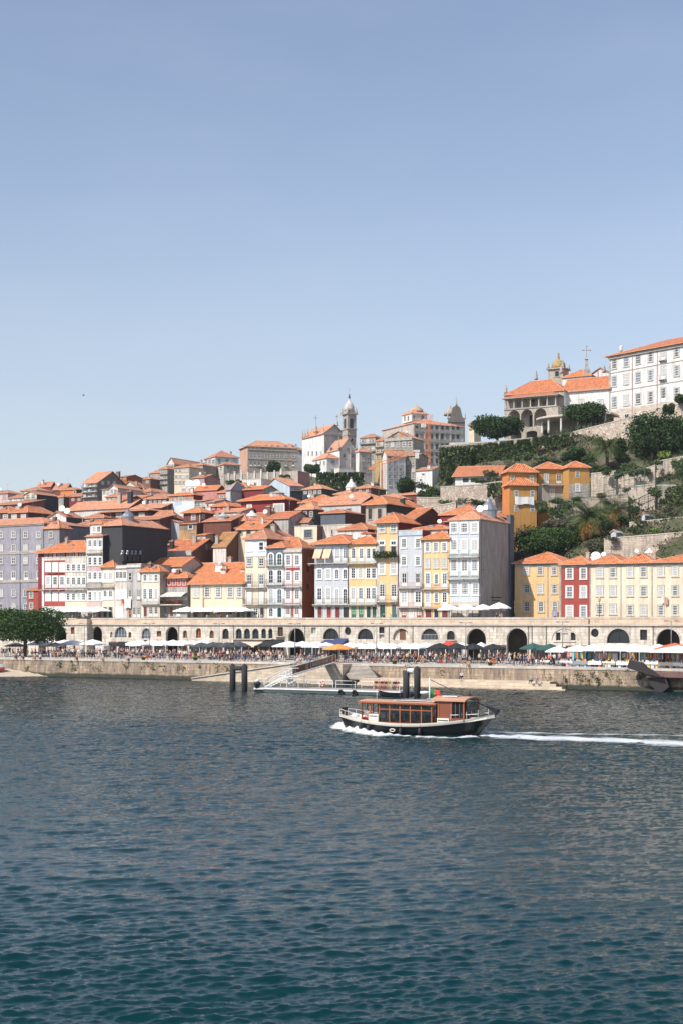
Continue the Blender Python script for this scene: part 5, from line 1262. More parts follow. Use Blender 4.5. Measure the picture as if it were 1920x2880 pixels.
h = HH('long roof over red-brown cladding in the centre of the town', 573, 651, None, 1466, 1450, 316, 'gable_s', BRN, BRN, rm=T2); h.turret(.55, .2, 1.2, 1.3, GREYP)
h = HH('squat tiled roof with pale cone turret near the centre', 650, 693, None, 1466, 1446, 322, 'hip', BRN, rm=T2); h.turret(.8, .4, 1.4, 1.6, WHITE2)
h = HH('broad tiled roof house with grey front and window row near the centre', 690, 812, 880, 1461, 1440, 324, 'gable_s', GREYP, PALEPINK, rm=T1); h.chimney(.38, .3, 1.0, 1.8, BROWN); h.rows('sash', [822, 836, 850, 864], [1474], 6, 12, side=True, nc=2, nr=3)
HH('weathered roof above the window row right of centre', 812, 868, 884, 1468, 1458, 330, 'gable_s', PALEPINK, GREYP, rm=T2, wn=(4, [1476], 7, 12))
h = HH('small slate-fronted house with one white framed window', 578, 666, None, 1487, 1467, 318, 'gable_s', SLATE, rm=T4); h.win('sash', 605, 1501, 13, 20, nc=2, nr=2, sur='w'); h.chimney(.9, .25, .9, 1.3)
h = HH('orange-roofed house with ruined brown gable side near the centre', 668, 738, 792, 1488, 1465, 312, 'gable_s', YEL2, RUIN, rm=T4); h.rows('sash', [676, 700, 726], [1495], 11, 13, nc=2, nr=2, fm='b')
h = HH('brown stained house end beside the pale metal-clad gable', 505, 554, None, 1473, 1466, 316, 'shed', plaster((.26, .20, .17), .7), BROWN); h.win('plain', 537, 1482, 12, 12); h.win('sash', 541, 1508, 13, 16, nc=2, nr=2, fm='k'); h.blk(505.5, 553.5, 1492, 1520, plaster((.50, .30, .13), .6), 'ochre_lower_wall', .04)
h = HH('little tiled lean-to right of the brown stained house', 555, 579, None, 1504, 1492, 310, 'shed', YEL2, rm=T4); h.win('sash', 566, 1513, 9, 10)
h = HH('mossy steep roof house with rust-red clad side wall', 600, 637, 697, 1536, 1497, 303, 'gable_s', WHD, BRN, rm=T5, over=.3); h.chimney(.15, .1, .8, 1.5)
h = HH('brown gable-sided house with skylights and pale parapet front', 473, 541, 632, 1551, 1517, 296, 'gable_s', WHD, BROWN, rm=T1); h.rows('plain', [581, 594], [1538], 6, 13, side=True, fm='b'); h.chimney(-.0, .12, .9, 1.6, BLK); h.blk(473, 541, 1550, 1562, COPE, 'parapet', .4)
HH('low tiled roof behind the brown gable-sided house', 472, 512, None, 1531, 1515, 308, 'gable_s', BRN, rm=T1)
h = HH('long neat tiled roof behind the grey stone-fronted house', 404, 512, 578, 1593, 1568, 273, 'gable_s', CREAM2, CREAM2, rm=T4); 
HH('tiled roof filling the gap behind the recessed awning house', 505, 640, None, 1609, 1583, 280, 'gable_s', CREAM2, rm=T4)
# --- right middle
h = HH('long pale grey house with wide orange roof and one window', 884, 1013, None, 1421, 1398, 352, 'gable_s', plaster((.52, .52, .51), .3), BRN, rm=T3); h.win('sash', 980, 1438, 12, 13, nc=2, nr=2, fm='b')
h = HH('narrow dark shed house with shrubs around its terrace', 902, 969, None, 1444, 1434, 334, 'hip', SLATE, BRN, rm=T1)
h = HH('stone fronted house with two tall windows and dark side wall', 1027, 1085, 1186, 1420, 1400, 312, 'hip', plaster((.50, .44, .37), .6), BLK, rm=T4, over=.7); h.rows('sash', [1040, 1067], [1445], 11, 30, nc=2, nr=2, fm='b'); h.rows('sash', [1040, 1067], [1483], 11, 9, nc=2, nr=2, fm='b'); h.chimney(.9, .5, .9, 1.4, BLK)
h = HH('cream flat-topped block with double window and brown side', 829, 892, 921, 1482, None, 286, 'flat', CREAM, BROWN); h.win('sash', 867, 1501, 20, 20, nc=2, nr=2, fm='k')
h = HH('cream flat terrace wall block right of the brown-sided one', 906, 988, None, 1479, None, 290, 'flat', CREAM2); h.win('plain', 934, 1497, 5, 14)
HH('orange hip roof peeping over the green-door house', 950, 1032, None, 1491, 1472, 282, 'hip', WHD, DRED, rm=T1)
h = HH('dark red gable-sided house behind the tall narrow yellow house', 1128, 1166, 1252, 1459, 1429, 284, 'gable_s', WHD, DRB, rm=T1)
h = HH('wide orange roof over dark wall behind the tower house', 1236, 1345, 1440, 1449, 1424, 290, 'hip', DRED, DRED, rm=T4)
HH('short orange roof right of the dark red gable', 1250, 1300, None, 1466, 1455, 280, 'gable_s', DRB, rm=T4)
HH('long roofs above the pale grey house right of the big dark red house', 838, 930, None, 1415, 1392, 372, 'hip', DRB, rm=T4, wn=(4, [1424], 8, 14))
HH('pale long tiled roof behind the grey house, centre right', 928, 1040, None, 1402, 1384, 386, 'hip', WHD, rm=T3)
h = HH('dark windowed house with steep twin dormers left of the grey house', 835, 884, None, 1434, 1412, 345, 'hip', BLK, rm=T3, wn=(3, [1445], 7, 14))
h = HH('roof with tiny white dome turret below the hedge', 940, 990, None, 1391, 1380, 402, 'hip', WHD, rm=T3); h.turret(.5, .5, 1.6, 3, WHITE2)
h = HH('small brown gabled roof-room in the middle right', 1002, 1042, None, 1374, 1364, 402, 'hip', BROWN, rm=T2, wn=(2, [1380], 6, 6))
h = HH('low glazed pavilion with red-brown wall beside the dark bushes', 1112, 1170, None, 1393, 1386, 376, 'hip', BRN, rm=T3)
HH('pale roofs below the crane, centre right', 1036, 1122, None, 1404, 1388, 372, 'hip', PALEPINK, rm=T3, wn=(4, [1411], 8, 8))
# --- upper middle: buildings around the cranes
h = HH('tall stone house with three window rows right of the bell tower', 1012, 1055, None, 1232, 1221, 562, 'hip', STONEG, wn=(3, [1240, 1262, 1285, 1300], 7, 11), rm=T2); [h.balc(1012, 1055, y, IRON, .8, 4) for y in (1249, 1271)]
h = HH('narrow mustard house between two grey stone houses', 1055, 1078, None, 1240, 1231, 556, 'gable_s', plaster((.56, .38, .14), .5), wn=(2, [1249, 1267, 1285], 6, 11), rm=T2); [h.balc(1055, 1078, y, IRON, .8, 4) for y in (1257, 1275)]
h = HH('broad grey house with big ornamented gable left of the long white palace', 1078, 1160, None, 1237, 1213, 545, 'gable_f', STONEG, STONEW, rm=T3, wn=(5, [1250], 8, 14)); [h.blk(1100+22*i, 1107+22*i, 1220, 1231, ORAN if i == 1 else FRAMEB, 'gable_panel', .1) for i in range(2)]; h.blk(1080, 1158, 1234, 1237, GRANITE, 'string_course', .4)
h = HH('long white and grey palace with four window rows behind the cranes', 1161, 1302, 1074, 1190, 1179, 552, 'hip', plaster((.66, .64, .60), .5), plaster((.52, .47, .41), .6), ang=58, rm=T3, name='palace', cat='building')
cs = [1171, 1184, 1198, 1212, 1227, 1242, 1256, 1272, 1286]
for y, hh_ in ((1203, 10), (1227, 14), (1256, 15), (1278, 10), (1296, 14)): h.rows('sash', cs, [y], 7, hh_, nc=2, nr=3, sur='s', fm='b')
for y in (1213, 1240, 1268): h.blk(1162, 1301, y, y+1.5, GRANITE, 'string_course', .3)
for x in (1162, 1192, 1234, 1265): h.blk(x, x+2, 1191, 1310, GRANITE, 'pilaster', .35)
a = House('', 1142, 1172, 1164, 1158, D=572, px2=1130, roof='hip', front=WHP, side=WHP, ang=58, rm=T3, parent=h, base=Z_at(1190, 572)); 
a = House('', 1156, 1200, 1162, 1148, D=566, px2=1130, roof='hip', front=WHP, side=WHP, ang=58, rm=T3, parent=h, base=Z_at(1185, 566)); a.rows('arch', [1163, 1175, 1187], [1174], 8, 13, nc=2, nr=2); a.rows('sash', [1137, 1147], [1176], 4, 11, side=True, nc=1, nr=2)
x = a.W*.62; mb = MB(); mb.lathe([(2.9, 0), (2.7, .8), (1.9, 1.8), (.9, 2.4), (.25, 2.7), (.1, 4)], (x, a.Dp*.5, a.ze+1.0), plaster((.50, .36, .24), .5), 14); a.add(mb, 'dome')
h = HH('bright white four-storey house with arched cornice behind the crane', 1086, 1139, 1075, 1278, 1266, 470, 'gable_s', WHP, WHD, ang=58, rm=T3)
for y in (1285, 1303, 1322, 1341): h.rows('sash', [1095, 1110, 1126], [y], 9, 10, nc=2, nr=2)
h.rows('door', [1096, 1112], [1361], 8, 12)
HH('stained stone house with dark openings right of the bright white house', 1139, 1168, None, 1282, 1276, 476, 'gable_s', STONEG, wn=(2, [1302, 1322, 1341], 7, 10))
h = HH('small whitewashed house with two dark windows above the gardens', 1168, 1214, None, 1323, 1314, 452, 'gable_s', WHP, WHD); h.win('plain', 1189, 1334, 9, 7, sur='n'); h.win('plain', 1182, 1350, 7, 8, sur='n')
rk = random.Random(12)
for h_ in ALLH[:]:     # chimneys, aerials, dishes and roof vents that every roof in the old town carries
    if h_.roof == 'flat' or h_.W < 4 or h_.root.name.startswith(('church', 'palace')): continue
    q_ = rk.random()
    if q_ < .45: h_.chimney(rk.uniform(.15, .85), rk.uniform(.2, .5), rk.uniform(.6, 1.0), rk.uniform(.7, 1.3), rk.choice([None, WHD, BROWN]))
    if rk.random() < .35: h_.antenna(rk.uniform(.1, .9), rk.uniform(.3, .6), rk.uniform(1.8, 3))
    if rk.random() < .16: h_.dish(rk.uniform(.2, .8), .15, rk.uniform(.35, .55))
    if rk.random() < .3:
        x, y, z = h_.onroof(rk.uniform(.3, .7), .28); mb = MB(); mb.box(x-.45, x+.45, y-.5, y+.5, z-.1, z+.28, METAL); mb.box(x-.4, x+.4, y-.45, y+.45, z+.281, z+.3, GLASS3); h_.add(mb, 'skylight')
# retaining terrace wall in front of the mansion
def wallthing(label, px0, px1, y0, y1, D0, hpx, m, ang=0, thick=.8, name='retaining_wall', cap=True):
    A = Vector(XYD(px0, D0)); a = A0+R(ang); d = Vector((math.cos(a), math.sin(a))); t_ = (px1-960)/F
    W = (t_*A.y-A.x)/(d.x-t_*d.y); D1 = A.y+W*d.y
    z0 = Z_at(y0, D0); z1 = Z_at(y1, D1); hb = hpx*D0/F
    r = thing(name, label, 'wall', (A.x, A.y, z0-hb), a)
    n = max(1, int(W/3)); mb = MB(); cp = MB(); rr = random.Random(int(px0))
    for i in range(n):
        xa, xb = W*i/n, W*(i+1)/n; za, zb = hb+(z1-z0)*i/n, hb+(z1-z0)*(i+1)/n
        mb.prism([(xa, 0, -3), (xb, 0, -3), (xb, 0, zb), (xa, 0, za)], (0, thick, 0), m)
        if cap: cp.prism([(xa, -.08, za+.002), (xb, -.08, zb+.002), (xb, -.08, zb+.2), (xa, -.08, za+.2)], (0, thick+.16, 0), COPE)
    mb.build('wall_face', r)
    if cap: cp.build('coping', r)
    return r, A, d, W, z0, z1
RUB = stone((.60, .49, .40), 'rubble_terrace_stone', .55, 0, .75, .55, rubble=True)
BLKW = stone((.60, .50, .40), 'coursed_terrace_stone', .62, .34, .45, .95, stain=(.16, .13, .10))
r_, A, d, W, z0, z1 = wallthing('stone terrace wall with white pillars in front of the grey mansion', 632, 808, 1336, 1328, 528, 22, STONEW, ang=14)
for i in range(9):
    x = W*(i+.6)/9.5; mb = MB(); mb.box(x-.3, x+.3, -.3, .3, 0, (22+1+4*(i % 3))/F*528, WHD); mb.lathe([(.35, 0), (.42, .2), (.1, .6)], (x, 0, (22+1+4*(i % 3))/F*528), WHD, 6); mb.build('pillar', r_)

# ================================================================ hilltop church with bell tower
CH = HH('white hilltop church with granite trim, bell tower and stone crosses', 912, 968, 850, 1217, 1193, 572, 'gable_f', plaster((.70, .60, .57), .3), WHP, ang=60, rm=T3, name='church', cat='church', over=.5)  # pinkish fronts beside white flanks: the weaker light is put into the colour
for px in (913, 966): CH.blk(px-2, px+2, 1219, 1330, GRANITE, 'corner_pilaster', .4)
CH.rows('sash', [868, 879, 891, 903], [1275], 3, 10, side=True, nc=1, nr=2); CH.cornice(.9, GRANITE, .5)
(x, y, z), _, _ = CH.P(908, 1225, True)
def spike(hs, px, py, side, hpx, yo=.0, cross=False, w=.5):
    (x, y, z), mp, mz = hs.P(px, py, side); h_ = hpx*mz
    mb = MB(); mb.lathe([(w, -h_*.1), (w, 0), (w*.55, h_*.12), (w*.7, h_*.3), (w*.35, h_*.45), (w*.12, h_)], (x, y+yo, z), GRANITE, 8)
    if cross: mb.bar((x, y+yo, z+h_*.3), (x, y+yo, z+h_*1.5), .16, GRANITE); mb.bar((x-h_*.22, y+yo, z+h_*1.25), (x+h_*.22, y+yo, z+h_*1.25), .14, GRANITE)
    hs.add(mb, 'stone_cross' if cross else 'pinnacle')
spike(CH, 948, 1196, False, 20, 0, True, .7); spike(CH, 911, 1217, False, 26); spike(CH, 851, 1229, True, 24); spike(CH, 858, 1228, True, 22); spike(CH, 866, 1226, True, 26); spike(CH, 888, 1213, True, 30, 0, True, 1.0)
a = House('', 956, 1002, 1262, 1232, D=556, px2=921, roof='gable_f', front=plaster((.72, .66, .63), .3), side=WHP, ang=60, rm=T3, parent=CH)
a.rows('sash', [979], [1266], 8, 10, nc=2, nr=2); a.rows('sash', [968, 991], [1282], 7, 10, nc=2, nr=2); a.win('arch', 932, 1264, 9, 14, side=True, nc=2, nr=2)
for px in (957, 986): a.blk(px-2, px+2, 1258, 1330, GRANITE, 'corner_pilaster', .3)
spike(a, 953, 1238+22, False, 34); spike(a, 1001, 1262, False, 30)
a = House('', 919, 954, 1288, 1276, D=548, px2=880, roof='hip', front=plaster((.70, .64, .61), .3), side=WHP, ang=60, rm=T3, parent=CH)
a.rows('sash', [936], [1299, 1324], 9, 9, nc=2, nr=2); a.rows('sash', [890, 902, 912], [1302], 3, 9, side=True, nc=1, nr=1)
a = House('', 955, 1005, 1316, None, D=546, depth=6, roof='flat', front=plaster((.70, .64, .61), .3), ang=60, rm=T3, parent=CH)
a = House('', 1009, 1044, 1270, 1262, D=546, px2=1001, roof='hip', front=plaster((.56, .50, .44), .5), side=WHD, ang=60, rm=T3, parent=CH); a.rows('sash', [1021, 1035], [1282, 1293, 1308, 1325], 7, 9, nc=2, nr=2)
# tower
D_ = 566; TP = Vector(XYD(967, D_)); ra = CH.a
tw = (1011-967)/F*D_*.66
rt = CH.root
zb = Z_at(1335, D_); 
To = Matrix.Rotation(-CH.root_a, 4, 'Z') @ Matrix.Translation(Vector((TP.x+1.3, TP.y, zb))-rt.location) @ Matrix.Rotation(ra, 4, 'Z')
def tz(py): return Z_at(py, D_)-zb
GT = stone((.42, .37, .32), 'tower_granite', .9, .45, .75, .7)
tm = thing  # local alias
def tadd(mb, nm):
    o = mb.build(nm, rt); o.matrix_basis = To; return o
mb = MB(); mb.box(0, tw, 0, tw, -3, tz(1205), GT); mb.box(-.3, tw+.3, -.3, tw+.3, tz(1207), tz(1204), GRANITE)
mb.box(.2, tw-.2, .2, tw-.2, tz(1204), tz(1163), GT)
for x in (0, tw-.9):
    for y in (0, tw-.9): mb.box(x, x+.9, y, y+.9, tz(1204)+.003, tz(1165), GRANITE)
mb.box(-.5, tw+.5, -.5, tw+.5, tz(1164), tz(1161), GRANITE); mb.box(.1, tw-.1, .1, tw-.1, tz(1161), tz(1154), GRANITE); tadd(mb, 'bell_tower')
mb = MB(); c_ = tw/2; rr_ = tw*.5
mb.lathe([(rr_*1.02, 0), (rr_*1.0, 1.2), (rr_*.92, 2.0), (rr_*.72, 3.0), (rr_*.42, 3.7), (rr_*.18, 4.2), (.35, 4.8), (.3, 5.4)], (c_, c_, tz(1154)), plaster((.58, .54, .50), .4), 16); tadd(mb, 'dome')
mb = MB(); z = tz(1154)+5.2; mb.lathe([(.4, 0), (.5, .3), (.3, .8), (.35, 1.2), (.12, 1.7)], (c_, c_, z), simple('dark_bronze', (.08, .07, .06), .5), 8); mb.bar((c_, c_, z+1.5), (c_, c_, z+4.2), .035, IRON); mb.bar((c_-.4, c_, z+3.5), (c_+.4, c_, z+3.5), .03, IRON); tadd(mb, 'finial_figure')
for x in (0, tw):
    for y in (0, tw):
        mb = MB(); mb.lathe([(.4, 0), (.55, .4), (.3, .9), (.35, 1.4), (.05, 2.6)], (x, y, tz(1161)), GRANITE, 6); tadd(mb, 'pinnacle')
for (lx, ly, rot) in ((c_, 0, 0), (0, c_, R(-90))):
    me, pm = window_meshes('arch', 1.7, 4.2, 1, 1, 'k', 's')
    o = link('belfry_opening', me, rt); o.matrix_basis = To @ Matrix.Translation((lx if rot == 0 else .2, .2 if rot == 0 else ly, tz(1190))) @ Matrix.Rotation(rot, 4, 'Z')
    link('bell', pm, o)  # flat dark pane closing the belfry opening, no bell is modelled
    me, pm = window_meshes('plain', .9, 1.1, 1, 1, 'k', 's')
    o = link('window', me, rt); o.matrix_basis = To @ Matrix.Translation((lx, ly, tz(1236))) @ Matrix.Rotation(rot, 4, 'Z'); link('pane', pm, o)
for y in (1222, 1250):
    mb = MB(); mb.box(-.15, tw+.15, -.15, tw+.15, tz(y+1), tz(y-1), GRANITE); tadd(mb, 'string_course')

# baroque church front peeping behind the white palace
BC = HH('dark baroque church gable with little dome behind the long white palace', 1258, 1306, None, 1188, None, 600, 'flat', plaster((.15, .135, .12), .6), ang=30, name='church', cat='church')
mb = MB(); wz = BC.ze; W = BC.W
pr = [(0,0),(W,0),(W*.98,1.5),(W*.86,2.2),(W*.8,4),(W*.72,6.2),(W*.5,7.4),(W*.28,6.2),(W*.2,4),(W*.14,2.2),(W*.02,1.5)]
mb.prism([(p[0], -.3, wz+p[1]*1.0) for p in pr], (0, 1.2, 0), plaster((.15, .135, .12), .6)); BC.add(mb, 'curved_gable')
mb = MB(); mb.lathe([(2.9, 0), (2.7, 1.2), (1.8, 2.5), (.7, 3.3), (.25, 3.8), (.1, 5.2)], (W*.2, 5, wz+3.6), plaster((.42, .36, .29), .5), 12); BC.add(mb, 'dome')
for fx in (.0, .5, 1.0): 
    mb = MB(); zt = wz+(7.4 if fx == .5 else 1.5); mb.lathe([(.5, 0), (.3, .6), (.35, 1.4), (.05, 3)], (W*fx, .2, zt), GRANITE, 6)
    if fx == .5: mb.bar((W*fx-.8, .2, zt+2.6), (W*fx+.8, .2, zt+2.6), .12, GRANITE); mb.bar((W*fx, .2, zt+1), (W*fx, .2, zt+4), .12, GRANITE)
    BC.add(mb, 'pinnacle')
h = HH('pale house end with small dark cap left of the loggia tree', 1316, 1332, None, 1196, 1190, 480, 'hip', YEL2, ang=10)

# ================================================================ loggia church and palace on the right hill
LG = HH('granite church with two-storey loggia, golden dome and great stone cross', 1583, 1712, None, 1099, 1062, 374, 'gable_s', WHP, WHP, rm=T1, name='church', cat='church', over=.6, base=50)
LG.rows('sash', [1583, 1610-26+0], [1134], 12, 17, nc=3, nr=3) if False else None
LG.rows('sash', [1584+ -0, 1633, 1687], [1134], 13, 20, nc=3, nr=3); LG.cornice(.7, GRANITE, .35)
a = House('', 1417, 1584, 1112, 1070, D=380, depth=11, roof='hip', front=plaster((.42, .37, .32), .4), side=WHP, rm=T1, parent=LG, over=.3, base=50); LW = a
dl = Vector(a.A)-a.m*3.6
zl = lambda py: Z_at(py, 376)-50
Lo = Matrix.Rotation(-LG.root_a, 4, 'Z') @ Matrix.Translation((dl.x-LG.root.location.x, dl.y-LG.root.location.y, 0)) @ Matrix.Rotation(a.a, 4, 'Z')
def ladd(mb, nm): o = mb.build(nm, LG.root); o.matrix_basis = Lo; return o
def lx(px): return a.along(dl, a.d, px)
hol = []
for px, w_ in ((1444, 34), (1480, 33), (1518, 34)):
    x = lx(px); hw = w_*.5*(lx(1520)-lx(1480))/40; hol.append(archpts(x, hw, zl(1206), zl(1175), 12, zl(1156)-zl(1175)))
for px, w_ in ((1494, 30), (1536, 26), (1450, 30)):
    x = lx(px); hw = w_*.5*(lx(1520)-lx(1480))/40; hol.append(archpts(x, hw, zl(1236), zl(1222), 8, zl(1217)-zl(1222)))
x0_, x1_ = lx(1417), lx(1563)
o = holed('loggia_arcade', rectpts(x0_, x1_, zl(1250), zl(1154)), hol, .6, STONEW, LG.root); o.matrix_basis = Lo
mb = MB(); mb.box(x0_-.15, x1_+.15, -.2, 3.59, zl(1154)+.002, zl(1154)+.3, GRANITE); mb.box(x0_, x1_, .61, 3.59, zl(1210), zl(1207), GRANITE); ladd(mb, 'loggia_floor')
mb = MB(); mb.box(x1_-.003, x1_+.5, .0, 3.59, zl(1250), zl(1154), STONEW); ladd(mb, 'end_wall')
for i in range(7):
    x = x0_+.3+(x1_-x0_-.6)*i/6; mb = MB(); mb.lathe([(.28, 0), (.28, .3), (.18, .4), (.2, 1.2), (.16, zl(1122)-zl(1154)-.7), (.3, zl(1122)-zl(1154)-.4)], (x, .3, zl(1154)+.3), GRANITE, 8); ladd(mb, 'column')
mb = MB()
for zz in (.95, .5): mb.bar((x0_, .3, zl(1154)+zz+.3), (x1_, .3, zl(1154)+zz+.3), .03, IRON)
for i in range(60): x = x0_+(x1_-x0_)*i/59; mb.bar((x, .3, zl(1154)+.3), (x, .3, zl(1154)+1.25), .015, IRON)
ladd(mb, 'railing')
mb = MB(); zt = zl(1121); mb.box(x0_-.1, x1_+.1, .0, .6, zl(1125), zt, GRANITE)
e = .6; y1 = 3.7; zr = zl(1106)
for P in ([(x0_-e, -e, zt), (x1_+e, -e, zt), (x1_+e-3, y1, zr), (x0_-e+2.5, y1, zr)], [(x0_-e, y1, zt), (x0_-e, -e, zt), (x0_-e+2.5, y1, zr)], [(x1_+e, -e, zt), (x1_+e, y1, zt), (x1_+e-3, y1, zr)]):
    mb.poly(P, T1); mb.poly([(p[0], p[1], p[2]-.15) for p in reversed(P)], GRANITE)
mb.box(x0_-e, x1_+e, -e, -e+.1, zt-.2, zt-.01, GRANITE); ladd(mb, 'loggia_roof')
for px, py, w_, h_, k_ in ((1497, 1136, 13, 26, 'door'), (1457, 1137, 10, 10, 'sash'), (1530, 1138, 12, 22, 'sash'), (1496, 1188, 17, 42, 'door'), (1533, 1192, 13, 20, 'sash')): a.win(k_, px, py, w_, h_, nc=2, nr=4, fm='k' if h_ > 30 else 'b')
# belfry with golden dome
D_ = 392; bx = Vector(XYD(1540, D_)); zb = Z_at(1100, D_)
Bo = Matrix.Rotation(-LG.root_a, 4, 'Z') @ Matrix.Translation(Vector((bx.x, bx.y, zb))-LG.root.location) @ Matrix.Rotation(LG.a, 4, 'Z')
k_ = D_/F
mb = MB(); q_ = 44*k_; mb.box(0, q_, 0, q_, 0, (1100-1040)*k_, STONEW); mb.box(-.5, q_+.5, -.5, q_+.5, 60*k_, 63*k_, GRANITE); mb.box(.2, q_-.2, .2, q_-.2, 63*k_, 65*k_, GRANITE); o = mb.build('belfry', LG.root); o.matrix_basis = Bo
mb = MB(); mb.lathe([(q_*.45, 0), (q_*.46, .5), (q_*.43, 1.2), (q_*.35, 1.8), (q_*.22, 2.25), (q_*.1, 2.4), (.3, 2.7), (.38, 3.0), (.18, 3.6), (.28, 3.9), (.25, 4.2), (.05, 4.4)], (q_/2, q_/2, 65*k_), plaster((.44, .30, .13), .6), 16); o = mb.build('golden_dome', LG.root); o.matrix_basis = Bo
me, pm = window_meshes('arch', 1.1, 1.5, 1, 1, 'k', 's'); o = link('belfry_opening', me, LG.root); o.matrix_basis = Bo @ Matrix.Translation((q_*.6, 0, 47*k_)); link('bell', pm, o)  # the opening is closed by a flat dark pane, without a bell
for c in ((0, 0), (q_, 0), (0, q_), (q_, q_)):
    mb = MB(); mb.lathe([(.35, 0), (.45, .4), (.2, .8), (.3, 1.2), (.05, 1.6)], (c[0], c[1], 63*k_), GRANITE, 6); o = mb.build('pinnacle', LG.root); o.matrix_basis = Bo
a2 = House('', 1580, 1662, 1063, 1040, D=388, depth=8, roof='hip', front=WHP, rm=T4, parent=LG, base=Z_at(1090, 388)-2)
a3 = House('', 1660, 1712, 1052, 1034, D=390, depth=9, roof='gable_f', front=WHP, rm=T4, parent=LG, base=Z_at(1090, 390)-2)
D_ = 386; bx = Vector(XYD(1648, D_)); k_ = D_/F
Bo = Matrix.Rotation(-LG.root_a, 4, 'Z') @ Matrix.Translation(Vector((bx.x, bx.y, Z_at(1046, D_)))-LG.root.location)
mb = MB(); mb.lathe([(1.3, -1), (1.15, .5), (.55, 1.4), (.45, 3.2), (.7, 3.4), (.3, 3.8)], (0, 0, 0), GRANITE, 4, False)
mb.bar((0, 0, 3.6), (0, 0, 6.9), .17, GRANITE); mb.bar((-.95, 0, 5.9), (.95, 0, 5.9), .17, GRANITE)
for p in ((0, 7.0), (-1.0, 5.9), (1.0, 5.9)): mb.lathe([(.1, -.2), (.27, 0), (.1, .2)], (p[0], 0, p[1]), GRANITE, 6)
o = mb.build('stone_cross', LG.root); o.matrix_basis = Bo
for px, py, h_, cr in ((1421, 1107, 14, True), (1506, 1068, 28, False), (1577, 1050, 22, False), (1697, 1048, 20, False)):
    D_ = 382; mb = MB(); mb.lathe([(.5, 0), (.5, .5), (.28, .8), (.45, 1.2), (.2, 1.6), (.25, 2.0), (.05, h_*D_/F)], (0, 0, 0), GRANITE, 8)
    if cr: mb.bar((0, 0, 1.2), (0, 0, 2.6), .08, GRANITE); mb.bar((-.45, 0, 2.1), (.45, 0, 2.1), .07, GRANITE)
    o = mb.build('pinnacle', LG.root); bx = XYD(px, D_); o.matrix_basis = Matrix.Rotation(-LG.root_a, 4, 'Z') @ Matrix.Translation(Vector((bx[0], bx[1], Z_at(py, D_)))-LG.root.location)
# curved terrace slab on columns
D_ = 362; cx_, cy_ = XYD(1600, D_)
r_ = thing('curved_terrace', 'round-ended pale terrace slab on columns under the trees of the loggia church', 'terrace', (cx_, cy_+4, Z_at(1205, D_)), A0)
mb = MB(); mb.lathe([(6.4, 2.6), (6.8, 2.9), (6.8, 3.3), (6.4, 3.4)], (0, 0, 0), COPE, 24, False, 1.2, .9); mb.box(0, 13, -4, 3, 2.9, 3.38, COPE); mb.build('slab', r_)
for i, (x, y) in enumerate(((-6, -2), (-3.2, -4.6), (.5, -5.4), (4.5, -4), (8, -3.6), (11.5, -3.6))):
    mb = MB(); mb.lathe([(.35, -1), (.3, 0), (.26, 2.6), (.38, 2.88)], (x, y, 0), WHITE2, 10); mb.build('column', r_)
mb = MB(); mb.box(-5, 12, 1, 1.5, -1, 2.6, plaster((.3, .27, .24), .5)); mb.build('back_wall', r_)
# palace
PL = HH('huge white palace with stone lower storey and orange roof at the right edge', 1711, 2150, None, 1003, 934, 368, 'hip', WHP, stone((.55, .46, .38), 'palace_base_stone', 1.2, .5, .8, .3), ang=-20, rm=T1, name='palace', cat='building', over=.9, depth=22, base=46)
k_ = lambda px: (px-1711)/209
ey = lambda px: -40*k_(px)      # facade lines rise towards the nearer right end
xs = [1726, 1759.5, 1793, 1828, 1864, 1901, 1940, 1980]
for i, x in enumerate(xs):
    for j, (y, h_) in enumerate(((1026, 27), (1075, 28), (1133, 29))):
        yy = y+ey(x)*(1-.12*j); kd = 'door' if i == 4 else 'sash'
        PL.win(kd, x, yy, 13, h_+(10 if i == 4 else 0), nc=3, nr=4, sur='s')
    if i == 4: 
        for y in (1042, 1094): PL.balc(x-10, x+10, y+ey(x)+ (2 if y == 1042 else 4), GRANITE, .8, 12, .3)
def tilt_band(px0, px1, y0, y1, dz, m, nm, out):
    (xa, _, za), _, _ = PL.P(px0, y0+ey(px0)*dz); (xb, _, zb), _, _ = PL.P(px1, y0+ey(px1)*dz); (_, _, zc), _, _ = PL.P(px0, y1+ey(px0)*dz); (_, _, zd), _, _ = PL.P(px1, y1+ey(px1)*dz)
    mb = MB(); mb.prism([(xa, -out, zc), (xb, -out, zd), (xb, -out, zb), (xa, -out, za)], (0, out-.003, 0), m); PL.add(mb, nm)
tilt_band(1711.5, 2140, 1155, 1220, .75, stone((.58, .48, .40), 'palace_lower_stone', 1.3, .55, .82, .35), 'stone_base', .12)
tilt_band(1711.5, 2140, 1050, 1052, .95, GRANITE, 'string_course', .1); tilt_band(1711.5, 2140, 1103, 1105, .85, GRANITE, 'string_course', .1); PL.cornice(.8, GRANITE, .4)
tilt_band(1711.5, 1715, 1003, 1160, 0, GRANITE, 'corner_pilaster', .2)
PL.pipe(1777, 1000, 1190, FRAMER); PL.pipe(1847, 985, 1180, FRAMER); PL.win('door', 1762, 1177, 13, 26, nc=2, nr=2, sur='n', out=.13); PL.win('arch', 1835, 1162, 14, 12, nc=1, nr=1, fm='r', sur='n', pane=REDG, out=.13)
mb = MB(); mb.lathe([(.5, 0), (.3, .5), (.5, 1.0), (.1, 1.6)], (1.5, 3, PL.ze+1.5), WHITE2, 8); PL.add(mb, 'finial')

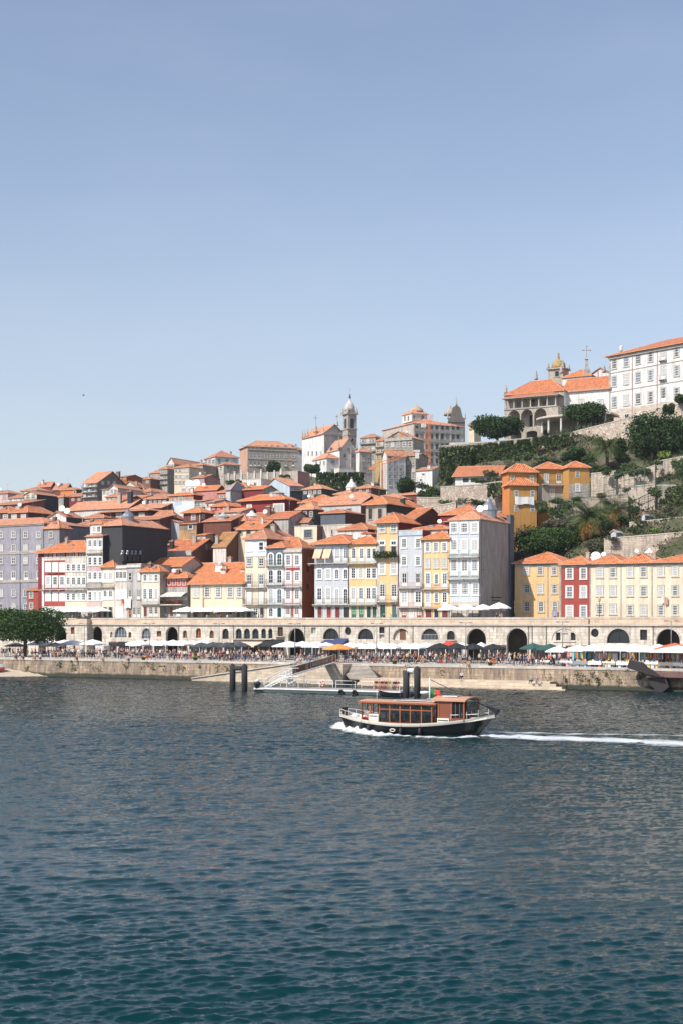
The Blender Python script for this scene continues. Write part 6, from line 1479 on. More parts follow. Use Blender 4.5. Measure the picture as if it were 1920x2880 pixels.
# ================================================================ yellow hillside houses and garden terraces
YG = HH('amber hillside house with laundry, left block of the stepped group', 1428, 1508, 1411, 1327, 1305, 303, 'hip', AMBER, ORAN, ang=40, rm=T4, over=.5)  # dim front and bright left side: the fall of light put into colour
YG.rows('sash', [1440, 1494], [1346], 12, 17, nc=3, nr=4, sur='n'); 
a = House('', 1431, 1508, 1364, 1345, D=299, depth=4, roof='hip', front=AMBER, side=ORAN, ang=40, rm=T4, parent=YG, over=.5)
a.rows('sash', [1450, 1496], [1388, 1430], 12, 17, nc=3, nr=4, sur='n')
small_cloth('big white sheet strung across the amber hillside house', 1445, 1397, a, 4.2, 1.6, WHITE)
h = HH('amber hillside house with balcony, middle block of the stepped group', 1510, 1596, None, 1318, 1300, 305, 'hip', AMBER, AMBER, ang=40, rm=T4, over=.5, depth=8)
h.rows('door', [1535, 1570], [1346], 14, 28, nc=2, nr=4, sur='r' if False else 'n'); h.balc(1520, 1583, 1362, IRON, .9, 11); h.blk(1510.5, 1596, 1366, 1420, plaster((.42, .38, .33), .7), 'bare_lower_wall', .04); h.rows('sash', [1551], [1387], 12, 22, sur='n'); h.pipe(1509, 1325, 1480); h.pipe(1595, 1318, 1400)
h = HH('amber hillside house with raised wing, right block of the stepped group', 1598, 1656, None, 1314, 1299, 302, 'hip', AMBER, AMBER, ang=40, rm=T4, over=.4, depth=7)
h.win('sash', 1622, 1334, 12, 18, nc=3, nr=4, sur='n'); h.blk(1598.5, 1656, 1361, 1400, STONEW, 'bare_lower_wall', .04); h.win('sash', 1623, 1371, 10, 18, nc=3, nr=3, sur='w')
h = HH('long low whitewashed shed with sloping orange roof and open porch', 1278, 1400, 1427, 1337, 1311, 338, 'gable_s', WHP, WHD, ang=12, rm=T1, over=.7)
for px in range(1300, 1396, 22): h.blk(px, px+16, 1345, 1356, IRON, 'porch_opening_panel', .03)  # flat black panels: the dark inside of the porch put into colour
GREENF = IRONG
def tfence(label, px0, px1, y0, y1, D0, hpx, ang=0, step=1.2, m=GREENF, solid=False):
    A = Vector(XYD(px0, D0)); a = A0+R(ang); d = Vector((math.cos(a), math.sin(a))); t_ = (px1-960)/F
    W = (t_*A.y-A.x)/(d.x-t_*d.y); z0 = Z_at(y0, D0); z1 = Z_at(y1, A.y+W*d.y); hh_ = hpx*D0/F
    r = thing('fence', label, 'fence', (A.x, A.y, z0), a); n = max(2, int(W/step))
    for i in range(n+1):
        x = W*i/n; z = (z1-z0)*i/n; mb = MB(); mb.bar((x, 0, z-.3), (x, 0, z+hh_), .12 if hpx > 40 else .06, m); mb.build('post', r)
    mb = MB()
    for f in (.15, .55, 1.0): mb.bar((0, 0, hh_*f), (W, 0, z1-z0+hh_*f), .09 if hpx > 40 else .04, m)
    for i in range(n*4): x = W*i/(n*4); z = (z1-z0)*i/(n*4); mb.bar((x, 0, z+.1*hh_), (x, 0, z+hh_), .012, m)
    mb.build('rails', r); return r
wallthing('long coursed stone terrace wall just above the right row of houses', 1697, 1990, 1516, 1493, 277, 46, BLKW)
wallthing('stone terrace wall halfway up the right slope behind the sheds', 1768, 1990, 1471, 1448, 290, 36, BLKW)
wallthing('stone wall under the path left of the palm trees', 1545, 1765, 1410, 1391, 300, 20, BLKW, ang=20)
wallthing('sunlit stone block wall behind the green pergola', 1660, 1730, 1333, 1326, 318, 50, BLKW)
wallthing('stone garden wall right of the green pergola', 1728, 1840, 1345, 1310, 316, 60, BLKW)
wallthing('front stone wall below the green pergola', 1765, 1840, 1370, 1363, 306, 38, BLKW)
wallthing('tall stone terrace wall at the right edge below the trees', 1838, 1990, 1300, 1272, 322, 90, BLKW)
wallthing('dark side wall of the tall terrace at the right edge', 1838, 1900, 1366, 1366, 304, 60, STONEG, ang=6)
wallthing('rough rubble wall carrying the palace terrace', 1610, 1800, 1216, 1168, 352, 75, RUB, ang=-12)
wallthing('rubble wall continuing under the palace at the right edge', 1800, 1990, 1168, 1112, 344, 75, RUB, ang=-12)
wallthing('rough stone retaining wall below the long low shed', 1237, 1368, 1371, 1362, 330, 40, RUB, ang=10)
wallthing('rubble wall left of the amber houses', 1368, 1430, 1360, 1352, 322, 66, RUB, ang=10)
wallthing('pale fence wall along the lane left of the loggia tree', 1262, 1420, 1245, 1240, 372, 20, plaster((.60, .57, .53), .4), ang=20, cap=False)
wallthing('ivy-hung high garden wall below the loggia church', 1238, 1612, 1256, 1222, 356, 62, RUB, ang=18)
wallthing('ivy-hung high wall below the hilltop church', 893, 1026, 1334, 1332, 478, 45, STONEG, ang=14)
wallthing('rough stone wall beneath the dark bushes centre right', 1170, 1290, 1400, 1402, 335, 30, RUB, ang=10)
wallthing('rough stone wall behind the wide orange roof, centre right', 1180, 1280, 1432, 1414, 318, 30, RUB, ang=0)
tfence('tall green metal pergola frame in front of sunlit stone walls', 1697, 1810, 1392, 1366, 303, 50, 10, 1.9)
tfence('green railing along the path below the amber houses', 1546, 1765, 1408, 1390, 299.5, 16, 20, 2.0)
tfence('dark railing on the stone garden wall at the right', 1770, 1876, 1375, 1362, 303, 14, 4, 1.2)
tfence('dark railing on top of the tall right-hand terrace', 1840, 1990, 1322, 1300, 319, 18, 0, 1.6)
tfence('wire fence along the terrace behind the right-hand shed', 1775, 1900, 1465, 1440, 292, 20, 0, 2.2, FRAMEB)
for lb, px0, px1, px2, ev, pk, dd in (('little grey shed on the lower garden terrace below the palms', 1716, 1731, 1750, 1496, 1490, 276), ('little grey shed on the upper garden terrace at the right', 1803, 1812, 1838, 1447, 1441, 289)):
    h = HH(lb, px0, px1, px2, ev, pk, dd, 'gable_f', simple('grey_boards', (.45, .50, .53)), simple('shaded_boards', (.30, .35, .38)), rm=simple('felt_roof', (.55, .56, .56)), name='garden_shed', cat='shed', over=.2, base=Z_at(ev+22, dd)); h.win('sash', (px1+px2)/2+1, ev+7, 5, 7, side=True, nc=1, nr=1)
# curved dark viewing gallery beside the crane
bx = XYD(1212, 470)
r_ = thing('curved_viaduct', 'dark curved concrete gallery curling beside the orange crane', 'gallery', (bx[0], bx[1], Z_at(1370, 470)), A0)
for z, rad in ((3.0, 3.0), (9.0, 3.6)):
    mb = MB(); n = 14
    for i in range(n):
        a0 = math.pi*(.55+1.0*i/n); a1 = math.pi*(.55+1.0*(i+1)/n)
        P = [(8+rad*1.5*math.cos(a), rad*math.sin(a), z+(i+e)*.13) for a, e in ((a0, 0), (a1, 1))]
        Q = [(8+(rad-2)*1.5*math.cos(a), (rad-2)*math.sin(a), z+(i+e)*.13) for a, e in ((a1, 1), (a0, 0))]
        mb.prism(P+Q, (0, 0, 1.0), plaster((.2, .19, .18), .5))
    mb.build('curved_slab', r_)
mb = MB(); mb.box(5, 7, -1, 1, -4, 12, STONEG); mb.build('pier', r_)

# ================================================================ cranes
CR = simple('crane_orange_paint', (.78, .24, .07), .5)
def lattice(mb, p0, p1, w, n, m):
    p0, p1 = Vector(p0), Vector(p1); d = (p1-p0).normalized(); a = d.orthogonal().normalized() if abs(d.z) > .9 else d.cross(Vector((0, 0, 1))).normalized(); b = d.cross(a)
    cs = [a*w+b*w, a*w-b*w, -a*w-b*w, -a*w+b*w]
    for c in cs: mb.bar(p0+c, p1+c, .09, m)
    for i in range(n):
        q0 = p0+(p1-p0)*i/n; q1 = p0+(p1-p0)*(i+1)/n
        for k in range(4): mb.bar(q0+cs[k], q1+cs[(k+1) % 4], .05, m)
D_ = 440; k_ = D_/F; x_, y_ = XYD(1074, D_); zb = Z_at(1372, D_)
r_ = thing('tower_crane', 'orange tower crane with raised slanting jib below the long white palace', 'crane', (x_, y_, zb), 0)
mb = MB(); lattice(mb, (0, 0, 0), (0, 0, (1372-1302)*k_), .6, 12, CR); mb.box(-.75, -.35, -.5, .5, 0, 70*k_, WHITE2); mb.build('mast', r_)
mb = MB(); lattice(mb, (-3, 0, 60*k_), (1172*k_-1074*k_-1, 0, (1372-1270)*k_), .45, 22, CR); mb.build('jib', r_)
mb = MB(); lattice(mb, (-3, 0, 60*k_), (-30*k_, 0, 56*k_), .4, 4, CR); mb.box(-30*k_-1, -30*k_+.6, -.6, .6, 50*k_, 57*k_, CR); mb.build('counterweight', r_)
mb = MB(); mb.box(10.1, 11.3, -.6, .6, (1372-1290)*k_, (1372-1270)*k_, WHITE2); mb.box(9.6, 11.5, -.7, .7, (1372-1272)*k_, (1372-1266)*k_, WHITE2); mb.build('hoist_cabin', r_)
D_ = 500; k_ = D_/F; x_, y_ = XYD(1202, D_); zb = Z_at(1330, D_)
r_ = thing('tower_crane', 'taller orange crane mast with short folded jib before the long white palace', 'crane', (x_, y_, zb), R(10))
mb = MB(); lattice(mb, (0, 0, 0), (0, 0, (1330-1195)*k_), .75, 22, CR); mb.build('mast', r_)
mb = MB(); lattice(mb, (0, 0, 135*k_), (1.2, 0, 165*k_), .6, 6, CR); mb.build('jib', r_)
mb = MB(); mb.box(-2.3, -.8, -.7, .7, 127*k_, 138*k_, WHITE2); mb.build('cab', r_)
# ================================================================ vegetation
LM = {
 'pine': leafmat('pine_needles', (0.0243, 0.0607, 0.0162), (0.0607, 0.115, 0.027), (0.0945, 0.149, 0.0405)),
 'dark': leafmat('dark_glossy_leaves', (.022, .05, .018), (.05, .095, .03), (.08, .13, .045)),
 'mid': leafmat('mid_green_leaves', (0.0473, 0.081, 0.027), (0.0945, 0.135, 0.0473), (0.135, 0.162, 0.0675)),
 'lime': leafmat('lime_green_leaves', (0.135, 0.203, 0.0405), (0.27, 0.351, 0.081)),
 'ivy': leafmat('ivy_leaves', (0.0338, 0.0743, 0.0297), (0.081, 0.128, 0.0473), (0.135, 0.162, 0.0675)),
 'dry': leafmat('dry_scrub_leaves', (0.135, 0.128, 0.081), (0.23, 0.189, 0.121), (0.0945, 0.108, 0.0675)),
 'palm': leafmat('palm_leaflets', (0.0405, 0.081, 0.027), (0.0945, 0.135, 0.0405), (0.149, 0.176, 0.0675)),
 'drypalm': leafmat('dead_palm_leaflets', (.55, .25, .05), (.70, .38, .10)),
}
BARK = simple('bark', (.09, .065, .045), .95)
def crown_pts(lobes, n, seed, shell=.35):
    rs = np.random.RandomState(seed); L_ = np.array(lobes, float)
    wgt = (L_[:, 3]*L_[:, 4]+L_[:, 4]*L_[:, 5]+L_[:, 3]*L_[:, 5]); wgt /= wgt.sum()
    k = rs.choice(len(L_), n, p=wgt); d = rs.normal(size=(n, 3)); d /= np.linalg.norm(d, axis=1)[:, None]
    r = 1-shell*rs.rand(n)**1.5
    # clumpy surface
    q = d*2.6+k[:, None]*1.7
    r *= 1+.13*np.sin(q[:, 0]*3+q[:, 1]*2)*np.sin(q[:, 2]*3-q[:, 0])+.05*rs.normal(size=n)
    return L_[k, :3]+d*r[:, None]*L_[k, 3:6]
def rand_lobes(w, h, n, seed, flat=1.0, c=(0, 0, 0), dep=None):
    rs = np.random.RandomState(seed); dep = dep or w; out = []
    for i in range(n):
        a = rs.rand()*6.283; rr = math.sqrt(rs.rand())*.72; zz = (rs.rand()-.5)*.75
        kz = math.sqrt(max(.1, 1-rr*rr))
        s = .26+.2*rs.rand()
        out.append((c[0]+w/2*rr*math.cos(a), c[1]+dep/2*rr*math.sin(a), c[2]+h/2*zz*kz*1.2, w/2*s*1.25, dep/2*s*1.25, h/2*s*1.35*flat))
    return out
def tree(label, px, ytop, ybot, wpx, D, ybase, lm='dark', n=5000, ls=.35, lobes=22, seed=1, name='tree', cat='tree', trunks=1, px_tr=None, flat=1.0, group=None):
    x, y = XYD(px, D); k = D/F; zb = Z_at(ybase, D)
    t = thing(name, label, cat, (x, y, zb), 0, group)
    w = wpx*k; h = (ybot-ytop)*k; zc = Z_at((ytop+ybot)/2, D)-zb
    lb = rand_lobes(w, h, lobes, seed, flat, (0, 0, zc), min(w, 9))
    P = crown_pts(lb, n, seed)
    link('crown', quadmesh('crown', leaf_cluster(P, ls, seed), LM[lm]), t)
    mb = MB(); rs = random.Random(seed); tx = ((px_tr or px)-px)*k
    for q_ in range(trunks):
        bx = tx+(q_-(trunks-1)/2)*w*.35; r0 = max(.16, w*.03); z1 = zc-h*.25
        pts = [(bx, 0, -1.0), (bx+rs.uniform(-.2, .2), 0, z1*.5), (bx*.8+rs.uniform(-.3, .3), rs.uniform(-.3, .3), max(z1, .3))]
        mb.tube(pts[0], pts[1], r0, r0*.8, 8, BARK); mb.tube(pts[1], pts[2], r0*.8, r0*.6, 8, BARK)
        for i in range(7):
            l = lb[rs.randrange(len(lb))]; mid = (pts[2][0]*.5+l[0]*.5, l[1]*.5, pts[2][2]*.6+l[2]*.4)
            mb.tube(pts[2], mid, r0*.45, r0*.28, 5, BARK); mb.tube(mid, (l[0], l[1], l[2]), r0*.28, r0*.1, 5, BARK)
    mb.build('trunk', t); return t
tree('large round dark umbrella pine standing on the promenade at the left edge', 66, 1703, 1812, 222, D_at(66, 8), 1852, 'pine', 26000, .34, 46, 4, px_tr=74, name='pine_tree')
tree('wide fan-crowned dark tree left of the granite loggia', 1397, 1168, 1232, 142, 366, 1246, 'dark', 9000, .45, 26, 5, flat=1.2)
tree('dark twin-trunked tree in front of the loggia church white wing', 1645, 1128, 1195, 120, 358, 1222, 'dark', 8000, .42, 22, 6, trunks=2)
tree('big dark broad-leaved tree below the palace at the right edge', 1868, 1155, 1285, 200, 328, 1300, 'dark', 17000, .45, 40, 7, trunks=2)
tree('small rounded tree poking above the palace terrace wall', 1878, 1130, 1172, 34, 334, 1185, 'dark', 1600, .4, 9, 8)
tree('dark foliage entering at the right edge before the palace', 1925, 1102, 1145, 46, 336, 1180, 'dark', 2200, .4, 9, 9)
tree('dark spire-shaped conifer beside the big dark tree', 1742, 1228, 1292, 34, 336, 1300, 'dark', 2400, .4, 12, 10, name='conifer')
tree('round dark tree in front of the grey mansion', 768, 1291, 1330, 44, 540, 1334, 'dark', 2200, .6, 10, 11)
tree('round dark tree left of the hilltop church', 876, 1298, 1336, 46, 520, 1342, 'dark', 2200, .6, 10, 12)
tree('dark leafy tree at the foot of the bright white house', 1137, 1338, 1394, 56, 400, 1400, 'dark', 3200, .5, 14, 13)
tree('lone dark round hedge-tree right behind the tower house', 1538, 1478, 1562, 186, 289, 1566, 'pine', 16000, .36, 36, 14, flat=1.1, name='broad_bush', cat='bush')
tree('bushy evergreen left of the middle palm', 1616, 1252, 1302, 66, 334, 1308, 'dark', 4200, .4, 14, 15)
# palms
def palm(label, px, yc, rpx, D, ybase, nf=46, seed=1, dry=10):
    x, y = XYD(px, D); k = D/F; zb = Z_at(ybase, D); zc = Z_at(yc, D)-zb; R_ = rpx*k
    t = thing('palm_tree', label, 'palm tree', (x, y, zb)); rs = np.random.RandomState(seed)
    mb = MB()
    for i in range(8): mb.tube((0, 0, -1+(zc+1)*i/8), (0, 0, -1+(zc+1)*(i+1)/8), .42, .36, 9, BARK)
    mb.build('trunk', t)
    for part, cnt, mt in (('fronds', nf, 'palm'), ('dead_fronds', dry, 'drypalm')):
        V = []
        for f in range(cnt):
            az_ = rs.rand()*6.283; el = R(rs.uniform(0, 85)) if part == 'fronds' else R(rs.uniform(-25, 20)); ln = R_*rs.uniform(.85, 1.15)*(1 if part == 'fronds' else .85)
            p = np.array([0, 0, zc]); dh = np.array([math.cos(az_), math.sin(az_), 0]); side = np.array([-math.sin(az_), math.cos(az_), 0]); ns = 24; e = el
            for s_ in range(ns):
                dr = dh*math.cos(e)+np.array([0, 0, math.sin(e)]); q = p+dr*ln/ns
                lw = ln*.15*math.sin(math.pi*(s_+1.2)/(ns+1.6))**.6; nrm = np.cross(side, dr)
                for sg in (-1, 1):
                    tip = p+side*sg*lw+dr*lw*.7-nrm*(-.15)*lw-np.array([0, 0, lw*.35])
                    V += [p, p+dr*ln/ns*.42, tip+dr*.03, tip]
                V += [p-side*.03, p+side*.03, q+side*.03, q-side*.03]
                p = q; e -= R(88)/ns
        link(part, quadmesh(part, np.array(V), LM[mt]), t)
    return t
palm('large leaning palm with orange dead fronds on the right slope, front one', 1655, 1462, 84, 290, 1548, 95, 2, 26)
palm('second palm with orange dead fronds just right of the front palm', 1730, 1435, 66, 298, 1505, 80, 3, 22)
palm('grey-green palm high on the garden slope below the palace wall', 1706, 1262, 52, 330, 1312, 70, 4, 0)
# shrubs
def shrub_proto(lm, seed):
    lb = rand_lobes(2, 1.6, 9, seed, 1.0, (0, 0, .7))
    return quadmesh('shrub', leaf_cluster(crown_pts(lb, 520, seed, .5), .19, seed), LM[lm])
SP = {k: [shrub_proto(k, i+q) for i in range(3)] for q, k in enumerate(('dark', 'mid', 'ivy', 'dry', 'lime'))}
def shrub(px, py, wpx, D, lm, hpx=None, label=None, group=None):
    x, y = XYD(px, D); k = D/F; s = wpx*k/2.3
    o = link('shrub', rnd.choice(SP[lm])); o.location = (x, y, Z_at(py, D)); hs_ = (hpx or wpx*.75)*k/1.7
    o.scale = (s, s, hs_); o.rotation_euler = (0, 0, rnd.random()*6.28)
    names_ = {'dark': 'dark green', 'mid': 'mid green', 'ivy': 'leafy green', 'dry': 'dry greyish', 'lime': 'lime green'}
    return tag(o, label or names_[lm]+' shrub on the garden slope of the right hill', 'shrub', group or names_[lm]+' shrubs on the garden slope')
for (px, py, w_, D, lm, hp) in [(1535,1450,60,298,'ivy',40),(1565,1460,60,297,'ivy',50),(1600,1440,56,300,'mid',50),(1545,1482,70,293,'dry',30),(1590,1492,80,291,'dry',40),(1625,1500,60,291,'dry',40),(1470,1505,50,288,'dry',20),
    (1520,1428,40,300,'mid',30),(1575,1420,40,300,'ivy',28),(1630,1420,36,302,'ivy',30),(1660,1545,60,284,'dry',36),(1700,1552,50,281,'dark',30),(1730,1550,50,281,'mid',30),(1765,1552,50,280,'ivy',34),(1790,1556,36,279,'mid',20),
    (1680,1420,50,303,'dark',30),(1770,1420,50,306,'dark',36),(1800,1430,60,306,'dark',34),(1840,1425,60,308,'dark',40),(1880,1430,60,300,'mid',50),(1905,1400,44,304,'mid',50),(1912,1350,40,306,'ivy',60),(1780,1500,36,282,'dark',30),(1800,1498,26,282,'ivy',16),(1840,1499,40,284,'lime',18),(1905,1490,40,284,'lime',24),(1870,1500,30,284,'mid',12),
    (1700,1490,44,286,'dark',40),(1750,1478,60,292,'dark',44),(1780,1450,40,297,'dark',40),
    (1465,1300,60,342,'mid',34),(1440,1318,46,338,'dry',24),(1520,1308,60,338,'mid',36),(1555,1306,44,338,'dry',26),(1590,1300,50,336,'mid',36),(1380,1345,50,334,'ivy',30),(1400,1362,60,326,'dry',30),(1350,1362,50,330,'mid',24),(1418,1395,30,310,'mid',40),(1655,1305,50,332,'dark',40),(1680,1330,44,326,'dark',36),(1645,1345,40,322,'dark',24),
    (1762,1325,60,320,'mid',34),(1830,1332,50,319,'mid',36),(1868,1292,50,326,'lime',30),(1800,1296,50,332,'dark',30),(1905,1270,50,330,'dark',50),(1700,1335,50,322,'dark',36),(1790,1275,60,334,'dark',50),(1750,1300,50,332,'dark',40),(1835,1290,50,330,'dark',60),
    (1185,1378,44,380,'mid',30),(1210,1390,44,372,'ivy',34),(1235,1395,50,345,'dark',36),(1195,1400,50,345,'dark',30),(1260,1425,60,330,'ivy',26),(1290,1424,60,330,'ivy',30),(1325,1422,60,328,'ivy',30),(1360,1425,50,326,'ivy',24),(1250,1385,40,345,'mid',30),(1275,1350,40,350,'dark',40),(1240,1350,30,355,'mid',30),
    (1325,1385,30,332,'mid',20)]:
    shrub(px, py, w_, D, lm, hp)
for (px, py, w_, D, hp) in [(912,1468,32,330,26),(935,1470,26,330,18),(965,1468,30,338,24),(990,1468,32,338,28),(1010,1466,24,338,26)]:
    shrub(px, py, w_, D, 'mid', hp, 'green shrub on the roof terrace beside the slate shed house', 'shrubs on the roof terrace')
for i, (px, py, w_, D, hp) in enumerate([(650,1366,46,520,24),(675,1366,40,520,22),(702,1366,30,518,18)]):
    shrub(px, py, w_, D, 'dark', hp, 'dark shrub below the stone terrace wall of the mansion', 'shrubs below the mansion wall')
for (px, py, w_, D, hp) in [(985,1380,36,460,22),(1010,1380,40,458,24),(1040,1382,44,456,26),(1062,1380,34,456,30),(890,1372,34,470,24),(920,1382,40,466,24),(800,1344,36,500,16)]:
    shrub(px, py, w_, D, 'mid', hp, 'olive green shrub below the ivy hedge of the hilltop church', 'shrubs below the church hedge')
rr = random.Random(31)
for i in range(150):    # general scrub on the right slope
    px = rr.uniform(1215, 1990); r = rr.uniform(40, 100) if px > 1430 else rr.uniform(60, 108)
    if 1400 < px < 1680 and 25 < r < 72: continue
    D = DW(px)+r; x, y = XYD(px, D); z = terr(x, y); py = HZ-(z-H)*F/D
    s = rr.uniform(14, 34)
    shrub(px, py+3, s, D, rr.choice(['dark', 'mid', 'ivy', 'dry', 'dry', 'mid']), s*.7)
# low undergrowth over the whole garden slope
def undergrowth(name, lm, n, seed, px0, px1, r0, r1, ls):
    rs = np.random.RandomState(seed); P = []
    while len(P) < n:
        px = px0+(px1-px0)*rs.rand(); r = r0+(r1-r0)*rs.rand()
        if math.sin(px*.031+seed)*math.sin(r*.27+px*.011)+.5*math.sin(px*.09+r*.5) < -.1: continue
        x, y = XYD(px, DW(px)+r); z = terr(x, y)
        for q in range(9): P.append((x+rs.normal()*.6, y+rs.normal()*.6, z+abs(rs.normal())*.45))
    return tag(link(name, quadmesh(name, leaf_cluster(np.array(P), ls, seed), LM[lm])), kind='stuff')
undergrowth('undergrowth', 'mid', 15000, 1, 1215, 2000, 34, 112, .38); undergrowth('dry_undergrowth', 'dry', 20000, 2, 1215, 2000, 30, 110, .34); undergrowth('dark_undergrowth', 'ivy', 8000, 5, 1215, 2000, 30, 112, .4)
undergrowth('town_weeds', 'mid', 7000, 7, 560, 1215, 60, 240, .4)
for (px, py, w_, D, lm, hp) in [(1705,1338,40,314,'mid',26),(1740,1350,44,311,'ivy',40),(1775,1342,50,311,'mid',44),(1815,1338,44,312,'mid',36),(1760,1385,30,302,'dry',18),(1840,1400,50,300,'ivy',40),(1870,1440,60,288,'dry',30),(1720,1522,40,275,'dry',16),(1780,1512,34,275,'ivy',14),(1850,1506,44,275,'mid',16),(1900,1500,36,275,'dry',14),(1800,1475,40,288,'mid',20),(1860,1462,40,288,'ivy',22),(1905,1320,44,318,'mid',50),(1850,1310,34,319,'mid',26),(1620,1412,40,298,'mid',22),(1690,1400,36,297,'dry',18),(1560,1418,44,298,'ivy',22)]:
    shrub(px, py, w_, D, lm, hp)
# ivy sheets hanging on walls
def ivy(label, px0, px1, y0a, y0b, y1a, y1b, D, ang, n, lm='ivy', seed=1, ls=.42, thick=.5):
    A = Vector(XYD(px0, D)); a = A0+R(ang); d = Vector((math.cos(a), math.sin(a))); m = Vector((math.sin(a), -math.cos(a))); rs = np.random.RandomState(seed)
    t_ = (px1-960)/F; W = (t_*A.y-A.x)/(d.x-t_*d.y); P = []
    for i in range(n):
        f = rs.rand(); p = A+d*(W*f); top = y0a+(y0b-y0a)*f; bot = y1a+(y1b-y1a)*f+14*math.sin(f*23+seed)*rs.rand()
        g_ = rs.rand()**1.15
        if math.sin(f*37+seed)*math.sin(g_*9+f*11) < -.55: continue
        py = top+(bot-top)*g_; off = rs.rand()*thick
        P.append((p.x+m.x*off, p.y+m.y*off, Z_at(py, p.y)))
    P = np.array(P); c = np.array([A.x, A.y, P[:, 2].min()])
    t = link('ivy', quadmesh('ivy', leaf_cluster(P-c, ls, seed), LM[lm])); t.location = c
    return tag(t, label, 'ivy')
ivy('dark ivy mass draping the left end of the high garden wall', 1236, 1325, 1262, 1255, 1348, 1345, 355, 18, 6500, 'ivy', 3, .42, 2.2)
ivy('long green ivy curtain on the high wall below the loggia', 1322, 1502, 1254, 1234, 1312, 1308, 354, 18, 9500, 'ivy', 4, .42, 1.0)
ivy('yellowish ivy strip on the high wall nearest the curved terrace', 1496, 1612, 1232, 1220, 1262, 1256, 349, 18, 4500, 'mid', 5, .4, .8)
ivy('dense dark ivy hedge under the hilltop church', 893, 1024, 1330, 1330, 1372, 1382, 474, 14, 6000, 'dark', 6, .6, 1.5)
ivy('ivy on the rubble wall left of the amber houses', 1370, 1430, 1362, 1356, 1400, 1395, 320, 10, 1500, 'ivy', 7, .35, .8)
ivy('creeper hanging over the terrace wall at the right edge', 1870, 1925, 1372, 1366, 1425, 1430, 301, 6, 1300, 'mid', 8, .35, .8)
# ================================================================ pontoon, gangway, dolphins, steps
def fr(px, D): return XYD(px, D)
PW = simple('pontoon_white_paint', (.74, .74, .72), .45); DECK = simple('grey_deck_boards', (.33, .30, .28), .8); RUBB = simple('black_rubber', (.015, .016, .018), .7)
VP = -30.7
up0, up1 = u_at(712, VP), u_at(1152, VP+.3)
Lp = up1-up0; pt = thing('pontoon', 'long low floating landing stage with white railings moored between the black piles', 'pontoon', qroot(up0, VP), A0)
def pl(px, y=0): return u_at(px, VP+y)-up0
mb = MB(); mb.box(1.8, Lp-1.5, 0, 4.2, -.3, .42, simple('pontoon_hull', (.06, .08, .08), .6)); mb.box(0, Lp, .4, 3.6, -.3, .35, RUBB); mb.build('float', pt)
mb = MB(); mb.box(1.6, Lp-1.3, -.08, 4.3, .43, .62, PW); mb.box(0, 1.6, .2, 3.8, .36, .55, PW); mb.box(1.7, Lp-1.4, .02, 4.2, .62, .66, DECK); mb.build('deck', pt)
def rail(par, pts, h=1.05, n=None, m=PW, nm='railing', z0=.66, w=.06):
    mb = MB()
    for (a, b) in zip(pts[:-1], pts[1:]):
        a, b = Vector(a), Vector(b); k = max(1, int((b-a).length/2.0))
        for i in range(k+1): p = a+(b-a)*i/k; mb.bar(p, p+Vector((0, 0, h)), w, m)
        for z in (h, h*.5): mb.bar(a+Vector((0, 0, z)), b+Vector((0, 0, z)), w*.9, m)
    return mb.build(nm, par)
y_ = 3.9; g = .66
rail(pt, [(pl(790, y_), y_, g), (pl(936, y_), y_, g)]); rail(pt, [(pl(945, y_), y_, g), (pl(998, y_), y_, g)]); rail(pt, [(pl(1016, y_), y_, g), (pl(1050, y_), y_, g)]); rail(pt, [(.1, .4, .55), (.1, 3.7, .55), (pl(745, 3.7), 3.7, .55)])
rail(pt, [(Lp-1.6, .2, g), (Lp-1.6, 4.0, g), (pl(1115, 4), 4.0, g)])
x = pl(823, y_); mb = MB(); mb.box(x-.65, x+.65, y_-.12, y_-.08, g+.1, g+1.1, ALU); mb.build('notice_board', pt)
x = pl(722, .5); mb = MB(); mb.lathe([(.28, .3), (.5, .9), (.55, 1.15), (.4, 1.2)], (x+.2, .4, .2), RUBB, 12); mb.lathe([(.3, 1.2), (.32, 1.5), (.1, 1.6)], (x+.2, .4, .2), ALU, 10); mb.build('mooring_fender', pt)
for px in (960, 998): 
    mb = MB(); x = pl(px); 
    for i in range(10): a0 = 6.283*i/10; a1 = 6.283*(i+1)/10; mb.tube((x+.32*math.cos(a0), -.2, .25+.32*math.sin(a0)), (x+.32*math.cos(a1), -.2, .25+.32*math.sin(a1)), .13, .13, 6, RUBB)
    mb.build('tyre_fender', pt)
mb = MB(); x = pl(908, y_)
for i in range(12): a0 = 6.283*i/12; a1 = 6.283*(i+1)/12; mb.tube((.34*math.cos(a0), 0, .34*math.sin(a0)), (.34*math.cos(a1), 0, .34*math.sin(a1)), .085, .085, 6, simple('lifebuoy_orange', (.75, .13, .05), .5) if i % 3 else WHITE)
q = W2(up0+x, VP+y_-.15); o = mb.build('lifebuoy', None, (q[0], q[1], g+.6), A0); tag(o, 'orange and white lifebuoy hanging on the pontoon railing', 'lifebuoy')
mb = MB(); x = pl(1003, 3.6)
for s in (-.3, .3): mb.box(x+s-.05, x+s+.05, 2.8, 2.9, g, g+1.3, IRON)
for i in range(4): mb.box(x-.3, x+.3, 2.8, 2.95, g+.2+.3*i, g+.25+.3*i, IRON)
q = W2(up0+x, VP+2.85); 
mb.v = [(v[0]-x, v[1]-2.85, v[2]-g) for v in mb.v]; tag(mb.build('small_stair', None, (q[0], q[1], g), A0), 'dark boarding steps standing on the pontoon right of the railing', 'steps')
